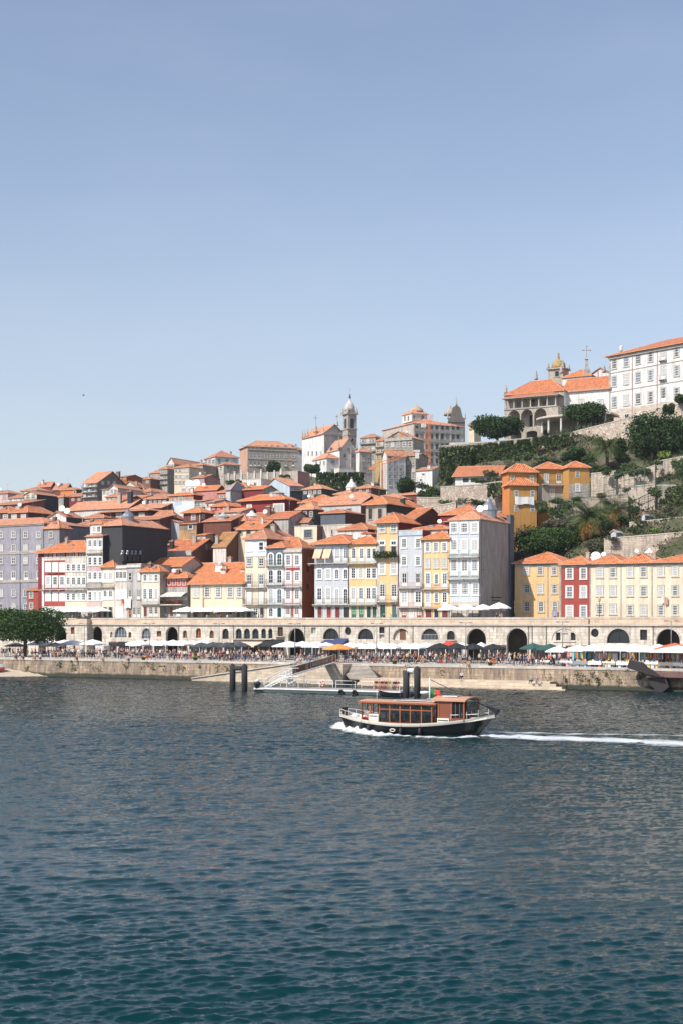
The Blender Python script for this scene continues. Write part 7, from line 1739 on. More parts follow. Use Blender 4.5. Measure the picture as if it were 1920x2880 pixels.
# stairs up to the gangway
st = thing('boarding_stair', 'white aluminium boarding stair with handrails on the pontoon', 'stair', qroot(up0, VP), A0)
xa, xb = pl(752, 2), pl(812, 2); zt = 2.35
mb = MB()
for i in range(9): f = i/8; x = xa+(xb-xa)*f; z = .7+(zt-.7)*f; mb.box(x-.2, x+.25, 1.4, 3.0, z-.04, z, ALU)
for y in (1.4, 3.0): mb.prism([(xa-.3, y, .66), (xa, y, .66), (xb+.2, y, zt-.1), (xb+.2, y, zt), (xb-.2, y, zt)], (0, .05, 0), PW)
mb.box(xb, xb+2.2, 1.3, 3.1, zt-.1, zt, ALU)
for x in (xb+.1, xb+2.0):
    for y in (1.4, 3.0): mb.bar((x, y, .66), (x, y, zt-.1), .06, PW)
mb.build('steps', st)
for y in (1.4, 3.0):
    mb = MB(); 
    mb.bar((xa-.2, y, .7), (xa-.2, y, 1.7), .06, PW); mb.bar((xa-.2, y, 1.7), (xa+.2, y, 1.95), .06, PW); mb.bar((xa+.2, y, 1.95), (xb, y, zt+1.05), .06, PW); mb.bar((xa, y, 1.2), (xb, y, zt+.5), .05, PW)
    for f in (.35, .7, 1.0): x = xa+(xb-xa)*f; z = .7+(zt-.7)*f; mb.bar((x, y, z), (x, y, z+1.05), .05, PW)
    mb.bar((xb, y, zt+1.05), (xb+1.1, y, zt+1.05), .06, PW); mb.build('handrail', st)
# gangway with the cruise banner
BROWNB = simple('brown_banner', (.115, .03, .025), .6, 0, .05); GOLD = simple('gold_chevrons', (.68, .30, .06), .5, 0, .03); CREAML = simple('banner_cream', (.62, .45, .38), .5, 0, .03)
gu0, gu1 = u_at(817, -27.5), u_at(944, -1.0)
ga = Vector(W2(gu0, -27.5)); gb = Vector(W2(u_at(944, -.6), -.6)); z0 = 2.36; z1 = 3.5
gv = gb-ga; GLn = gv.length; gang = math.atan2(gv.y, gv.x)
gw = thing('gangway', 'aluminium gangway with brown BRIDGES CRUISE banner from pontoon up to the quay', 'gangway', (ga.x, ga.y, z0), gang)
sl_ = (z1-z0)/GLn
mb = MB(); mb.prism([(0, 0, -.15), (GLn, 0, z1-z0-.15), (GLn, 0, z1-z0), (0, 0, 0)], (0, 1.4, 0), ALU)
ALUG = simple('dull_aluminium', (.50, .50, .49), .5, .1); mb.build('walkway', gw)
for y in (0, 1.4):
    mb = MB(); n = 12
    for i in range(n+1): x = GLn*i/n; mb.bar((x, y, sl_*x), (x, y, sl_*x+1.25), .04, ALUG)
    for z in (1.25, .62, .1): mb.bar((0, y, z), (GLn, y, z1-z0+z), .05, ALUG)
    for i in range(n): x = GLn*i/n; x2 = GLn*(i+1)/n; mb.bar((x, y, sl_*x+.1), (x2, y, sl_*x2+1.25), .022, ALUG)
    mb.build('railing', gw)
mb = MB(); ba, bb = .6, GLn-.5; mb.prism([(ba, -.1, sl_*ba+.12), (bb, -.1, sl_*bb+.12), (bb, -.1, sl_*bb+1.12), (ba, -.1, sl_*ba+1.12)], (0, .04, 0), BROWNB); ban = mb.build('banner', gw)
mb = MB(); Lb = bb-ba
def chev(f):
    for q_ in (0, .032):
        x = ba+Lb*(f+q_); w_ = Lb*.016; mb.prism([(x+w_*1.6, -.104, sl_*x+.14), (x+w_*2.8, -.104, sl_*x+.14), (x+w_*1.2, -.104, sl_*x+.62), (x+w_*2.8, -.104, sl_*x+1.1), (x+w_*1.6, -.104, sl_*x+1.1), (x, -.104, sl_*x+.62)], (0, .003, 0), GOLD)
for f in (.02, .28, .88): chev(f)
fa, fb = ba+Lb*.40, ba+Lb*.85
for (xa_, xb_, za, zb_) in ((fa, fb, .2, .24), (fa, fb, 1.0, 1.04)): mb.prism([(xa_, -.104, sl_*xa_+za), (xb_, -.104, sl_*xb_+za), (xb_, -.104, sl_*xb_+zb_), (xa_, -.104, sl_*xa_+zb_)], (0, .003, 0), CREAML)
for xx in (fa, fb-.2): mb.prism([(xx, -.1045, sl_*xx+.2), (xx+.2, -.1045, sl_*xx+.2), (xx+.2, -.1045, sl_*xx+1.04), (xx, -.1045, sl_*xx+1.04)], (0, .0035, 0), CREAML)
mb.build('banner_emblems', ban)
cu = bpy.data.curves.new('lettering', 'FONT'); cu.body = 'BRIDGES CRUISE'; cu.align_x = 'CENTER'; cu.align_y = 'CENTER'; cu.extrude = .01; cu.offset = .012
o = bpy.data.objects.new('lettering', cu); col.objects.link(o); dg = bpy.context.evaluated_depsgraph_get(); dg.update(); me = bpy.data.meshes.new_from_object(o.evaluated_get(dg)); bpy.data.objects.remove(o)
vs = np.array([v.co[:] for v in me.vertices]); sx = (fb-fa)*.84/(vs[:, 0].max()-vs[:, 0].min()); sy = .46/(vs[:, 1].max()-vs[:, 1].min())
for v in me.vertices: x, y = v.co.x*sx, v.co.y*sy; v.co = (x, -v.co.z, y+x*sl_)
me.materials.clear(); me.materials.append(CREAML); xm = (fa+fb)/2; lo = link('lettering', me, ban); lo.location = (xm, -.12, sl_*xm+.62)
# dolphins (pairs of black piles)
PILE = stone((.035, .035, .038), 'tarred_steel', 3, 2, .9, .4)
def dolphin(label, pa, pb, ytopa, ytopb, D, crossm, ycross):
    x, y = XYD(pa, D); t = thing('mooring_piles', label, 'mooring piles', (x, y, -1.5), 0)
    for k, (p, yt) in enumerate(((pa, ytopa), (pb, ytopb))):
        x2, y2 = XYD(p, D-2.2*k); h = Z_at(yt, D)+1.5
        mb = MB(); mb.lathe([(.44, 0), (.44, h-.35), (.4, h-.3), (.1, h)] if not (k == 0 and crossm is ALU) else [(.44, 0), (.44, h-.3), (.4, h-.3)], (x2-x, y2-y, 0), PILE, 14); mb.build('pile', t)
    z = Z_at(ycross, D)+1.5; mb = MB(); mb.tube((.3, -.2, z), (x2-x-.3, y2-y+.2, z), .34, .34, 10, crossm); mb.build('crossbeam', t)
dolphin('pair of black mooring piles with dark crossbeam at the left end of pontoon', 655, 688.5, 1866, 1865, 208, PILE, 1879)
dolphin('pair of black mooring piles with pale crossbeam at the right end of pontoon', 1141, 1172, 1879, 1872, 189.5, ALU, 1886)
# stacked folding chairs / nets at the right end of the pontoon
t = thing('chair_stack', 'row of stacked folding deck chairs at the right end of the pontoon', 'chairs', qroot(up0+pl(1046, 2), VP+2.0, g), A0)
CHM = [simple('tan_wood', (.42, .22, .10)), simple('red_frame', (.5, .07, .05)), simple('pale_wood', (.62, .48, .36)), IRON]
rr = random.Random(3)
nst = int((pl(1118, 2)-pl(1046, 2))/.3)
for i in range(nst):
    mb = MB(); x = i*.3; m = CHM[rr.randrange(4)]
    for y in (0, .5): mb.bar((x, y, 0), (x+.45, y, 1.25+.1*rr.random()), .03, m); mb.bar((x+.4, y, 0), (x+.05, y, .8), .03, m)
    mb.box(x+.1, x+.35, 0, .5, .45, .5, m); mb.box(x+.25, x+.42, 0, .5, .85, 1.15, m); mb.build('folded_chair', t)
# small moored dinghy at the pontoon's right end
def loft_hull(L, beam, zb, zs, zst, zm, rb, rs_, mats, band=.25, n=26, keel=-.45):
    """boat hull: x from bow 0 to stern L; returns MB with topsides (mats[0]) and upper band (mats[1])"""
    mb = MB(); rows = []
    for i in range(n+1):
        t = i/n; b = beam/2*max(0.02, math.sin(math.pi*min(1, max(0, t)))**.40) 
        sh = zm+(zb-zm)*max(0, 1-t/.45)**2.0+(zst-zm)*max(0, (t-.45)/.55)**2.0
        def xx(z):   # raked ends
            f = (sh-z)/(sh-keel); return t*L+(rb*(1-t)**2-rs_*t**2)*f
        prof = [(sh, 1.0), (sh-band, .985), (sh-band-.02, .97), (sh*.35, .93), (0, .85), (keel*.6, .6), (keel, .05)]
        rows.append([(xx(z), b*k, z) for z, k in prof])
    for sgn in (-1, 1):
        base = len(mb.v)
        for r in rows: mb.v.extend([(p[0], p[1]*sgn, p[2]) for p in r])
        m_ = len(rows[0])
        for i in range(n):
            for j in range(m_-1):
                q_ = (base+i*m_+j, base+(i+1)*m_+j, base+(i+1)*m_+j+1, base+i*m_+j+1)
                mb.f.append(q_ if sgn > 0 else q_[::-1]); mb.mi.append(mb.mat(mats[1] if j == 0 else mats[0])); mb.sm.append(True)
    # inner deck
    for i in range(n):
        a, b = rows[i], rows[i+1]; dz = .28
        mb.poly([(a[0][0], -a[0][1]*.94, a[0][2]-dz), (b[0][0], -b[0][1]*.94, b[0][2]-dz), (b[0][0], b[0][1]*.94, b[0][2]-dz), (a[0][0], a[0][1]*.94, a[0][2]-dz)], mats[2])
        for s in (-1, 1):
            mb.poly([(a[0][0], s*a[0][1], a[0][2]), (b[0][0], s*b[0][1], b[0][2]), (b[0][0], s*b[0][1]*.93, b[0][2]+.02), (a[0][0], s*a[0][1]*.93, a[0][2]+.02)], mats[3])
            mb.poly([(a[0][0], s*a[0][1]*.93, a[0][2]+.02), (b[0][0], s*b[0][1]*.93, b[0][2]+.02), (b[0][0], s*b[0][1]*.94, b[0][2]-dz), (a[0][0], s*a[0][1]*.94, a[0][2]-dz)], mats[1])
    return mb, rows
HULLB = simple('black_hull_paint', (.012, .014, .016), .3, 0, .1); CREAMB = simple('cream_boat_paint', (.74, .70, .60), .4, 0, .06); BDECK = simple('pale_boat_deck', (.55, .52, .47), .7); VARN = simple('varnished_orange_wood', (.33, .10, .04), .35, 0, .15); BPAN = simple('brown_panel', (.22, .07, .035), .4, 0, .1); ROOFO = simple('orange_cabin_roof', (.52, .28, .17), .5, 0, .08)
dg_, rws = loft_hull(4.2, 1.5, .75, 0, .5, .45, .4, .2, [HULLB, HULLB, RUBB, HULLB], .1, 14, -.2)
x, y = XYD(1063, 192.5); t = thing('dinghy', 'small black dinghy tied to the right end of the pontoon', 'dinghy', (x, y, 0), A0+R(8)); dg_.build('hull', t)
mb = MB(); mb.box(1.2, 1.5, -.6, .6, .3, .36, BDECK); mb.box(2.6, 2.9, -.6, .6, .3, .36, BDECK); mb.build('thwarts', t)

# ---- stone ramp, steps and landing ledges along the quay foot
LEDGE = stone((.60, .49, .37), 'cream_ledge_stone', 1.1, .45, .72, .35)  # pale cream blocks, without the dark tide mark
ua, ub, uc = u_at(540, -3.4), u_at(835, -3.4), u_at(962, -3.4)
r_ = thing('stone_ramp', 'long pale stone ramp rising from the water to the quay behind the left piles', 'ramp', qroot(ua, 0), A0)
mb = MB(); n = 14; W = ub-ua
for i in range(n):
    xa_, xb_ = W*i/n, W*(i+1)/n; za, zb_ = .35+(ZQ-.35)*i/n, .35+(ZQ-.35)*(i+1)/n
    mb.prism([(xa_, -3.4, -2), (xb_, -3.4, -2), (xb_, -3.4, zb_), (xa_, -3.4, za)], (0, 3.02, 0), LEDGE)
mb.box(W+.001, uc-ua, -3.4, -.36, -2, ZQ-.02, LEDGE); mb.build('ramp_body', r_)
mb = MB()
for i in range(n):
    xa_, xb_ = W*i/n, W*(i+1)/n; za, zb_ = .36+(ZQ-.35)*i/n, .36+(ZQ-.35)*(i+1)/n
    mb.prism([(xa_, -3.6, za), (xb_, -3.6, zb_), (xb_, -3.6, zb_+.2), (xa_, -3.6, za+.2)], (0, .6, 0), COPE)
mb.build('coping', r_)
r_ = thing('quay_steps', 'broad flight of stone steps slanting down the quay to the lower landing', 'steps', qroot(0, 0), A0)
mb = MB(); ns = 11
for i in range(ns):
    f = i/ns; z = ZQ-.1-(ZQ-1.1)*(i+1)/ns; y0 = -.36-3.0*(i+1)/ns
    x0_ = u_at(950+5.2*i, -1); x1_ = u_at(1035+5*i, -1)
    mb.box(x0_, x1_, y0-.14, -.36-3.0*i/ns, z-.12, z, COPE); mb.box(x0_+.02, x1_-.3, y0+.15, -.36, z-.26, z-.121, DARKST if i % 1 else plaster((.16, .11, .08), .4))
mb.build('treads', r_)
u0_, u1_ = u_at(1000, -5), u_at(1568, -5)
r_ = thing('lower_landing', 'low stepped stone landing at the water foot of the quay right of the steps', 'landing', qroot(u0_, 0), A0)
for i, (dy, z, e) in enumerate(((3.2, 1.15, 0), (3.9, .85, 1.2), (4.6, .5, 2.4), (5.3, .2, 3.2))):
    mb = MB(); mb.box(0, u1_-u0_+e-2, -dy, -.36 if i == 0 else -(3.2, 3.9, 4.6)[i-1]-.003, -2, z, LEDGE); mb.build('step', r_)
# sandy slip with a beached boat at the far left
SAND = simple('pale_sand', (.48, .40, .30), .95)
ua = u_at(-60, -8); ub = u_at(62, -8)
mb = MB(); n = 14
for i in range(n):
    for j in range(6):
        P = []
        for (ii, jj) in ((i, j), (i+1, j), (i+1, j+1), (i, j+1)):
            f = ii/n; q_ = jj/6; w = (1-f)**.7; P.append(((ub-ua)*f, -.4-9*q_*w, 1.5*w*(1-q_)-.25+.1*math.sin(ii*2+jj)))
        mb.poly(P[::-1], SAND, True)
tag(mb.build('sandy_slip', None, qroot(ua, 0), A0), kind='structure')
x, y = XYD(-8, D_at(-8, -3)); hb, rws = loft_hull(6, 2.0, 1.3, 0, 1.2, 1.0, .5, .1, [simple('red_keel', (.5, .06, .04), .5), ALU, BDECK, ALU], .55, 14, .1)
t = thing('beached_boat', 'white boat with red keel drawn up on the sand at the left edge', 'boat', (x-3.5, y+1.8, 1.0), A0); hb.build('hull', t)
mb = MB(); mb.box(1.5, 3.8, -.5, .5, .9, 1.5, ALU); mb.build('cover', t)
# rusty steel sculpture on the quay front at the right
CORT = simple('dark_steel_underside', (.030, .022, .022), .5); CORT2 = simple('rusty_brown_steel', (.17, .085, .075), .6)
def sp(px, py, v):
    u = u_at(px, v); d = W2(u, v)[1]; return (u, v, Z_at(py, d))
r_ = thing('steel_beam_structure', 'angular rusty steel beam and dark plates leaning over the quay edge at right', 'steel structure', qroot(0, 0), A0)
mb = MB(); mb.prism([sp(*p, -2.6) for p in ((1761, 1876), (1769, 1856), (1800, 1864), (1812, 1876), (1860, 1905), (1850, 1904), (1800, 1890), (1765, 1880))], (0, 1.2, 0), CORT); mb.build('raised_prow', r_)
mb = MB(); mb.prism([sp(*p, -2.2) for p in ((1816, 1890), (1862, 1901), (1862, 1906), (1817, 1905))], (0, 1.7, 0), CORT2); mb.prism([sp(*p, -1.9) for p in ((1840, 1891), (2010, 1895), (2010, 1909), (1864, 1905))], (0, 1.5, 0), CORT2); mb.build('beam', r_)
mb = MB(); mb.prism([sp(*p, -1.7) for p in ((1818, 1906), (1870, 1906), (1880, 1932), (1860, 1948), (1834, 1947), (1838, 1936), (1828, 1928))], (0, 1.2, 0), CORT); mb.build('lower_plate', r_)

# ================================================================ the river boat
b0 = Vector(XYD(955, 133.0)); b1 = Vector(XYD(1391, 124.0)); BL = (b1-b0).length; ba_ = math.atan2((b1-b0).y, (b1-b0).x)
BT = thing('river_boat', 'black and cream wooden river cruise boat with orange cabin heading left', 'boat', (b0.x, b0.y, 0), ba_)
hb, rws = loft_hull(BL, 3.9, 1.62, 0, 1.95, .95, .9, 2.1, [HULLB, CREAMB, BDECK, VARN], .30, 34, -.45)
hb.build('hull', BT)
bd = Vector((math.cos(ba_), math.sin(ba_))); bm = Vector((-math.sin(ba_), math.cos(ba_)))
def bp(px, py, yl):
    A = b0+bm*yl; t = (px-960)/F; a = (t*A.y-A.x)/(bd.x-t*bd.y); D = (A+bd*a).y
    return a, Z_at(py, D)
YN = -1.35; YF = 1.35
def bx(px, yl=YN): return bp(px, 2000, yl)[0]
def bz(px, py, yl=YN): return bp(px, py, yl)[1]
gm, gt, gb_ = newmat('cabin_glass'); gb_.inputs['Base Color'].default_value = (.03, .04, .045, 1); gb_.inputs['Roughness'].default_value = .05
tr = gt.nodes.new('ShaderNodeBsdfTransparent'); mx = gt.nodes.new('ShaderNodeMixShader'); mx.inputs[0].default_value = .25
tr.inputs[0].default_value = (.75, .82, .85, 1)
L(gt, tr.outputs[0], mx.inputs[1]); L(gt, gb_.outputs[0], mx.inputs[2]); L(gt, mx.outputs[0], [n for n in gt.nodes if n.type == 'OUTPUT_MATERIAL'][0].inputs[0])
xs_ = [bx(p) for p in (1018, 1041, 1066, 1095, 1124, 1153, 1184, 1213)]
zd = .72; zr = bz(1120, 1979); zm_ = bz(1120, 1996)
for side, yy in (('near', YN), ('far', YF)):
    mb = MB()
    for i, x in enumerate(xs_): mb.box(x-.055, x+.055, yy-.04, yy+.04, zd, zr, VARN)
    mb.box(xs_[2], xs_[-1], yy-.035, yy+.035, zm_-.05, zm_+.05, VARN); mb.box(xs_[0], xs_[-1], yy-.035, yy+.035, zr-.1, zr, VARN); mb.box(xs_[2], xs_[-1], yy-.05, yy+.05, zd, zd+.2, CREAMB); mb.box(xs_[2], xs_[-1], yy-.045, yy+.045, zd+.2, zd+.27, VARN)
    f_ = mb.build('cabin_side', BT)
    mb = MB(); mb.box(xs_[2], xs_[-1], yy-.008, yy+.008, zd+.27, zr-.1, gm)
    if side == 'far': mb.box(xs_[0], xs_[2], yy-.008, yy+.008, zd+.9, zr-.1, gm); 
    mb.build('pane', f_)
mb = MB()
for y in (YN, -.5, .5, YF): mb.box(xs_[0]-.05, xs_[0]+.05, y-.04, y+.04, zd, zr, VARN)
mb.box(xs_[0]-.04, xs_[0]+.04, YN, -.5, zd, zd+.6, VARN); mb.box(xs_[0]-.04, xs_[0]+.04, .5, YF, zd, zd+.6, VARN); mb.build('cabin_front', BT)
mb = MB(); n = 8
for i in range(n):   # cambered roof
    ya = YN-.2+(YF-YN+.4)*i/n; yb = YN-.2+(YF-YN+.4)*(i+1)/n; ca = .16*(1-(ya/1.55)**2); cb = .16*(1-(yb/1.55)**2)
    xa_, xb_ = xs_[0]-.35, xs_[-1]+.5
    mb.prism([(xa_, ya, zr+ca), (xa_, yb, zr+cb), (xa_, yb, zr+cb+.1), (xa_, ya, zr+ca+.1)], (xb_-xa_, 0, 0), ROOFO)
mb.box(xs_[0]-.36, xs_[-1]+.5, YN-.23, YN-.19, zr-.02, zr+.12, VARN); mb.build('cabin_roof', BT)
SOL = simple('solar_panel', (.10, .10, .16), .25); 
for i in range(4):
    xa_ = xs_[3]+.2+i*1.32; mb = MB(); mb.box(xa_, xa_+1.25, -1.0, .9, zr+.275, zr+.31, SOL); mb.box(xa_-.02, xa_+1.27, -1.03, -1.001, zr+.27, zr+.315, WHITE); mb.box(xa_-.02, xa_+1.27, .901, .93, zr+.27, zr+.315, WHITE); mb.build('solar_panel', BT)
def dk(x):
    t = x/BL; return .95+(1.62-.95)*max(0, 1-t/.45)**2+(1.95-.95)*max(0, (t-.45)/.55)**2.0
for (pa, pb, ya, yb) in ((1039, 1066, 2008, 2032), (1231, 1264, 2020, 2043)):
    a, b = bx(pa), bx(pb); mb = MB(); mb.box(a, b, YN-.22, YN+.3, dk(b)-.12, bz((pa+pb)/2, ya), CREAMB); mb.box(a+.08, b-.08, YN-.235, YN-.221, bz(pa, ya)-.2, bz(pa, ya)-.12, HULLB); mb.build('locker', BT)
mb = MB()   # benches inside
for x in xs_[2:-1]:
    for y in (-.9, .3): mb.box(x+.2, x+.75, y, y+.6, zd, zd+.42, BPAN); mb.box(x+.68, x+.75, y, y+.6, zd+.42, zd+.9, BPAN)
mb.build('benches', BT)
# wheelhouse
wa, wb = bx(1232), bx(1268); we = bx(1303); wz = bz(1250, 1972)
mb = MB(); zw = dk(wb)-.2; mb.box(wa, wb, YN-.02, YN+.05, zw, wz, BPAN); mb.box(wa, wb, YF-.05, YF+.02, zw, wz, BPAN)
for x in (wa, wb, we):
    for y in (YN, YF): mb.box(x-.06, x+.06, y-.07, y+.07, dk(x)-.2, wz, VARN)
mb.box(wb, we, YN-.03, YN+.03, dk(we)-.2, dk(we)+.1, BPAN); mb.box(wb, we, YF-.03, YF+.03, dk(we)-.2, zd+.9, BPAN); mb.box(wa-.03, wa+.03, YN, YF, zw, wz, BPAN); mb.build('wheelhouse', BT)
mb = MB(); mb.box(wb, we, YF-.01, YF+.01, zd+.9, wz-.1, gm); mb.build('wheelhouse_glazing', BT); mb = MB(); mb.box(wb, we, YN-.01, YN+.01, dk(we)+.1, wz-.1, gm)
for q_ in (.33, .66): mb.box(wb+(we-wb)*q_-.03, wb+(we-wb)*q_+.03, YN-.03, YN+.03, zd+.5, wz, FRAMEB)
mb.build('wheelhouse_glazing', BT)
mb = MB(); n = 8; xa_, xb_ = bx(1213), we+.25
for i in range(n):
    ya = YN-.25+(YF-YN+.5)*i/n; yb = YN-.25+(YF-YN+.5)*(i+1)/n; ca = .28*(1-(ya/1.6)**2); cb = .28*(1-(yb/1.6)**2)
    mb.prism([(xa_, ya, wz+ca), (xa_, yb, wz+cb), (xa_, yb, wz+cb+.12), (xa_, ya, wz+ca+.12)], (xb_-xa_, 0, 0), ROOFO)
mb.build('wheelhouse_roof', BT); mb = MB(); mb.box(xa_+.9, xb_-1.3, -.8, .8, wz+.40, wz+.44, SOL); mb.box(xa_+.8, xb_-1.2, -.85, -.801, wz+.38, wz+.45, WHITE); mb.build('solar_panel', BT)
# mast, lights, flag, tiller
mz = bz(1207, 1906, 0); mxx = bp(1207, 1950, 0)[0]
mb = MB(); mb.tube((mxx, 0, zr), (mxx, 0, mz), .09, .05, 8, WHITE); mb.bar((mxx-.3, 0, mz-1.9), (mxx+.3, 0, mz-1.9), .04, WHITE); mb.build('mast', BT)
mb = MB(); mb.lathe([(.1, -.12), (.42, -.1), (.45, 0), (.42, .1), (.1, .14)], (mxx-.5, 0, mz-1.35), WHITE, 12); mb.build('radar_dome', BT)
fx = mxx+.1
GRN = simple('flag_green', (.02, .22, .08), .8); REDF = simple('flag_red', (.62, .04, .03), .8)
mb = MB(); n = 8
for i in range(n):
    a = fx+.95*i/n; b = fx+.95*(i+1)/n; wv = lambda q: .10*math.sin(q*7); sg = lambda q: .25*(q-fx)**1.2
    zt_ = mz-1.0; mb.poly([(a, wv(a), zt_-.75-sg(a)), (b, wv(b), zt_-.75-sg(b)), (b, wv(b), zt_-sg(b)*.5), (a, wv(a), zt_-sg(a)*.5)], GRN if i < 3 else REDF, True)
o = mb.build('flag', BT); md = o.modifiers.new('thickness', 'SOLIDIFY'); md.thickness = .015
mb = MB(); mb.lathe([(.09, -.02), (.1, 0), (.09, .02)], (fx+.48, -.14, zt_-.42), simple('flag_yellow', (.75, .55, .05), .8), 10, T=None); mb.build('flag_badge', o)
mb = MB(); tx_, tz_ = bp(1400, 2002, 0); mb.tube((mxx, 0, mz-.15), (bp(1366, 1987, 0)[0], 0, bz(1366, 1987, 0)), .03, .04, 5, HULLB); mb.build('stay_cable', BT)
mb = MB(); P = [bp(*q_, 0) for q_ in ((1364, 1986), (1372, 1983), (1402, 1995), (1400, 2005), (1394, 2006))]; mb.prism([(p[0], -.25, p[1]) for p in P], (0, .5, 0), HULLB)
mb.bar((P[3][0]-.1, 0, P[3][1]), (BL-.25, 0, 1.55), .12, HULLB); mb.build('stern_oar_blade', BT)
mb = MB(); mb.tube((bx(1059, 0), 0, zr+.2), (bx(1059, 0), 0, bz(1059, 1938, 0)), .025, None, 5, WHITE); mb.tube((bx(1124, -.6), -.6, zr+.2), (bx(1124, -.6), -.6, zr+.85), .035, None, 6, HULLB); mb.tube((we-.3, .3, wz+.3), (we-.3, .3, wz+.95), .05, None, 6, HULLB); mb.bar((we-.6, .3, wz+.6), (we+1.1, .3, wz+.6), .03, HULLB); mb.build('aerials', BT)
def hb_(x): return 1.95*max(.02, math.sin(math.pi*x/BL))**.40
for s in (-1, 1):
    mb = MB(); P = [(x, s*hb_(x)*.9, dk(x)) for x in (.5, 1.2, 2.0, xs_[0]-.1)]
    for p in P: mb.bar(p, (p[0], p[1], p[2]+.42), .025, WHITE)
    for a, b in zip(P[:-1], P[1:]): mb.bar((a[0], a[1], a[2]+.42), (b[0], b[1], b[2]+.42), .03, WHITE)
    P = [(x, s*hb_(x)*.9, dk(x)) for x in (wb, wb+1.0, we+.2, we+1.2)]
    for p in P: mb.bar(p, (p[0], p[1], p[2]+.65), .025, WHITE)
    mb.bar((P[0][0], P[0][1], 1.85), (P[-1][0], P[-1][1], 2.0), .05, WHITE); mb.build('handrail', BT)
mb = MB(); mb.box(.35, .75, -.2, .2, 1.3, 2.1, HULLB); mb.tube((.55, -.35, 1.95), (.55, .35, 1.95), .07, None, 8, HULLB); mb.build('bow_bollard', BT)
mb = MB()
for i, (x, y) in enumerate(((2.2, -.7), (2.7, -.2), (2.5, .5), (1.6, .2), (2.9, -.9))): mb.lathe([(.2, 0), (.38, .12), (.36, .3), (.15, .42)], (x, y, dk(x)-.28), simple('white_cushion', (.72, .70, .66)), 9)
mb.box(1.0, 1.9, -.7, .4, dk(1.4)-.28, dk(1.4)-.05, CREAMB); mb.build('deck_cushions', BT)
mb = MB(); mb.box(we+.2, we+.9, -.6, .6, dk(we)-.2, dk(we)+.15, CREAMB); mb.build('stern_seat', BT)
for px in (1010, 1034, 1128, 1181):
    x = bx(px, -1.9); mb = MB(); z = dk(x); T = Matrix.Translation((x, -hb_(x)-.14, z-.75)); mb.lathe([(.04, -.35), (.15, -.28), (.17, 0), (.15, .28), (.04, .36)], (0, 0, 0), RUBB, 9, T=T); mb.bar((x, -hb_(x)-.1, z-.4), (x, -hb_(x)*.98, z), .015, RUBB); mb.build('fender', BT)
mb = MB(); x = bx(1103, -1.95); 
for i in range(10): a0 = 6.283*i/10; a1 = 6.283*(i+1)/10; mb.tube((x+.27*math.cos(a0), -2.0, .32+.12*math.sin(a0)), (x+.27*math.cos(a1), -2.0, .32+.12*math.sin(a1)), .05, None, 5, CREAMB)
mb.build('rope_ring', BT)
# wake foam
FO, nt, b = newmat('white_water_foam')
uvc = uvn(nt); sp_ = nt.nodes.new('ShaderNodeSeparateXYZ'); L(nt, uvc, sp_.inputs[0])
pn = pos(nt); f1 = noise(nt, pn, 1.6, 6, .72, (.5, 1.4, 1)); f2 = noise(nt, pn, 6, 4, .7)
edge = math_n(nt, 'ABSOLUTE', math_n(nt, 'SUBTRACT', sp_.outputs[1], .5))
al = math_n(nt, 'SUBTRACT', math_n(nt, 'ADD', f1, math_n(nt, 'MULTIPLY', f2, .35)), math_n(nt, 'MULTIPLY', edge, 1.35))
al = math_n(nt, 'SUBTRACT', al, sp_.outputs[0])
L(nt, ramp(nt, al, [(.2, 0.), (.62, .9)]), b.inputs['Alpha'])
b.inputs['Base Color'].default_value = (.70, .73, .74, 1); b.inputs['Roughness'].default_value = .7; bump(nt, b, f2, .6, .1)
def foam(name, pts, nseg, seed, hump=0.0):
    """pts: (px, py, half width m, thinning, height)"""
    V, Fc, UV = [], [], []; m_ = 13; P = []
    for i in range(len(pts)-1):
        for k in range(nseg): t = k/nseg; P.append([a+(b-a)*t for a, b in zip(pts[i], pts[i+1])])
    P.append(list(pts[-1]))
    C = []
    for p in P: D = H*F/(p[1]-HZ); x, y = XYD(p[0], D); C.append(Vector((x, y)))
    for i, p in enumerate(P):
        a = C[max(0, i-1)]; b2 = C[min(len(C)-1, i+1)]; tdir = (b2-a).normalized(); nn = Vector((-tdir.y, tdir.x))
        for j in range(m_):
            q = j/(m_-1); o_ = (q-.5)*2*p[2]; c = C[i]+nn*o_
            z = .05+p[4]*math.exp(-((q-.5)*4)**2)*(.7+.4*math.sin(i*1.3+j))+.04*math.sin(c.x*2.1+c.y)
            V.append((c.x, c.y, z)); UV.append((p[3], q))
    for i in range(len(P)-1):
        for j in range(m_-1): a = i*m_+j; Fc.append((a, a+m_, a+m_+1, a+1))
    me = bpy.data.meshes.new(name); me.from_pydata(V, [], Fc); uvl = me.uv_layers.new(name='UVMap')
    for l in me.loops: uvl.data[l.index].uv = UV[l.vertex_index]
    for p_ in me.polygons: p_.use_smooth = True
    me.materials.append(FO); o = link(name, me); tag(o, kind='stuff'); return o
foam('wake_foam', [(1318, 2068, 1.3, -.3, .15), (1400, 2071, 2.6, -.28, .1), (1500, 2076, 3.0, -.2, .06), (1650, 2081, 3.2, -.14, .04), (1800, 2087, 3.4, -.12, .03), (1960, 2096, 3.8, -.1, .02), (2150, 2106, 3.2, .02, .02)], 14, 1)
foam('wake_foam', [(1330, 2061, .8, .0, .05), (1450, 2062, 1.6, .1, .03), (1600, 2066, 2.2, .2, .02), (1800, 2068, 2.6, .25, .02), (2000, 2072, 3, .3, .02)], 12, 2)
foam('bow_wave_foam', [(946, 2044, .9, .0, .3), (962, 2047, 1.3, -.35, .55), (985, 2053, 1.4, -.35, .5), (1020, 2061, 1.2, -.25, .35), (1070, 2069, 1.2, -.25, .25), (1120, 2071, 1.0, -.1, .15), (1180, 2074, 1.0, .0, .1), (1260, 2079, 1.0, .02, .1), (1330, 2074, 1.2, -.1, .12)], 10, 3)
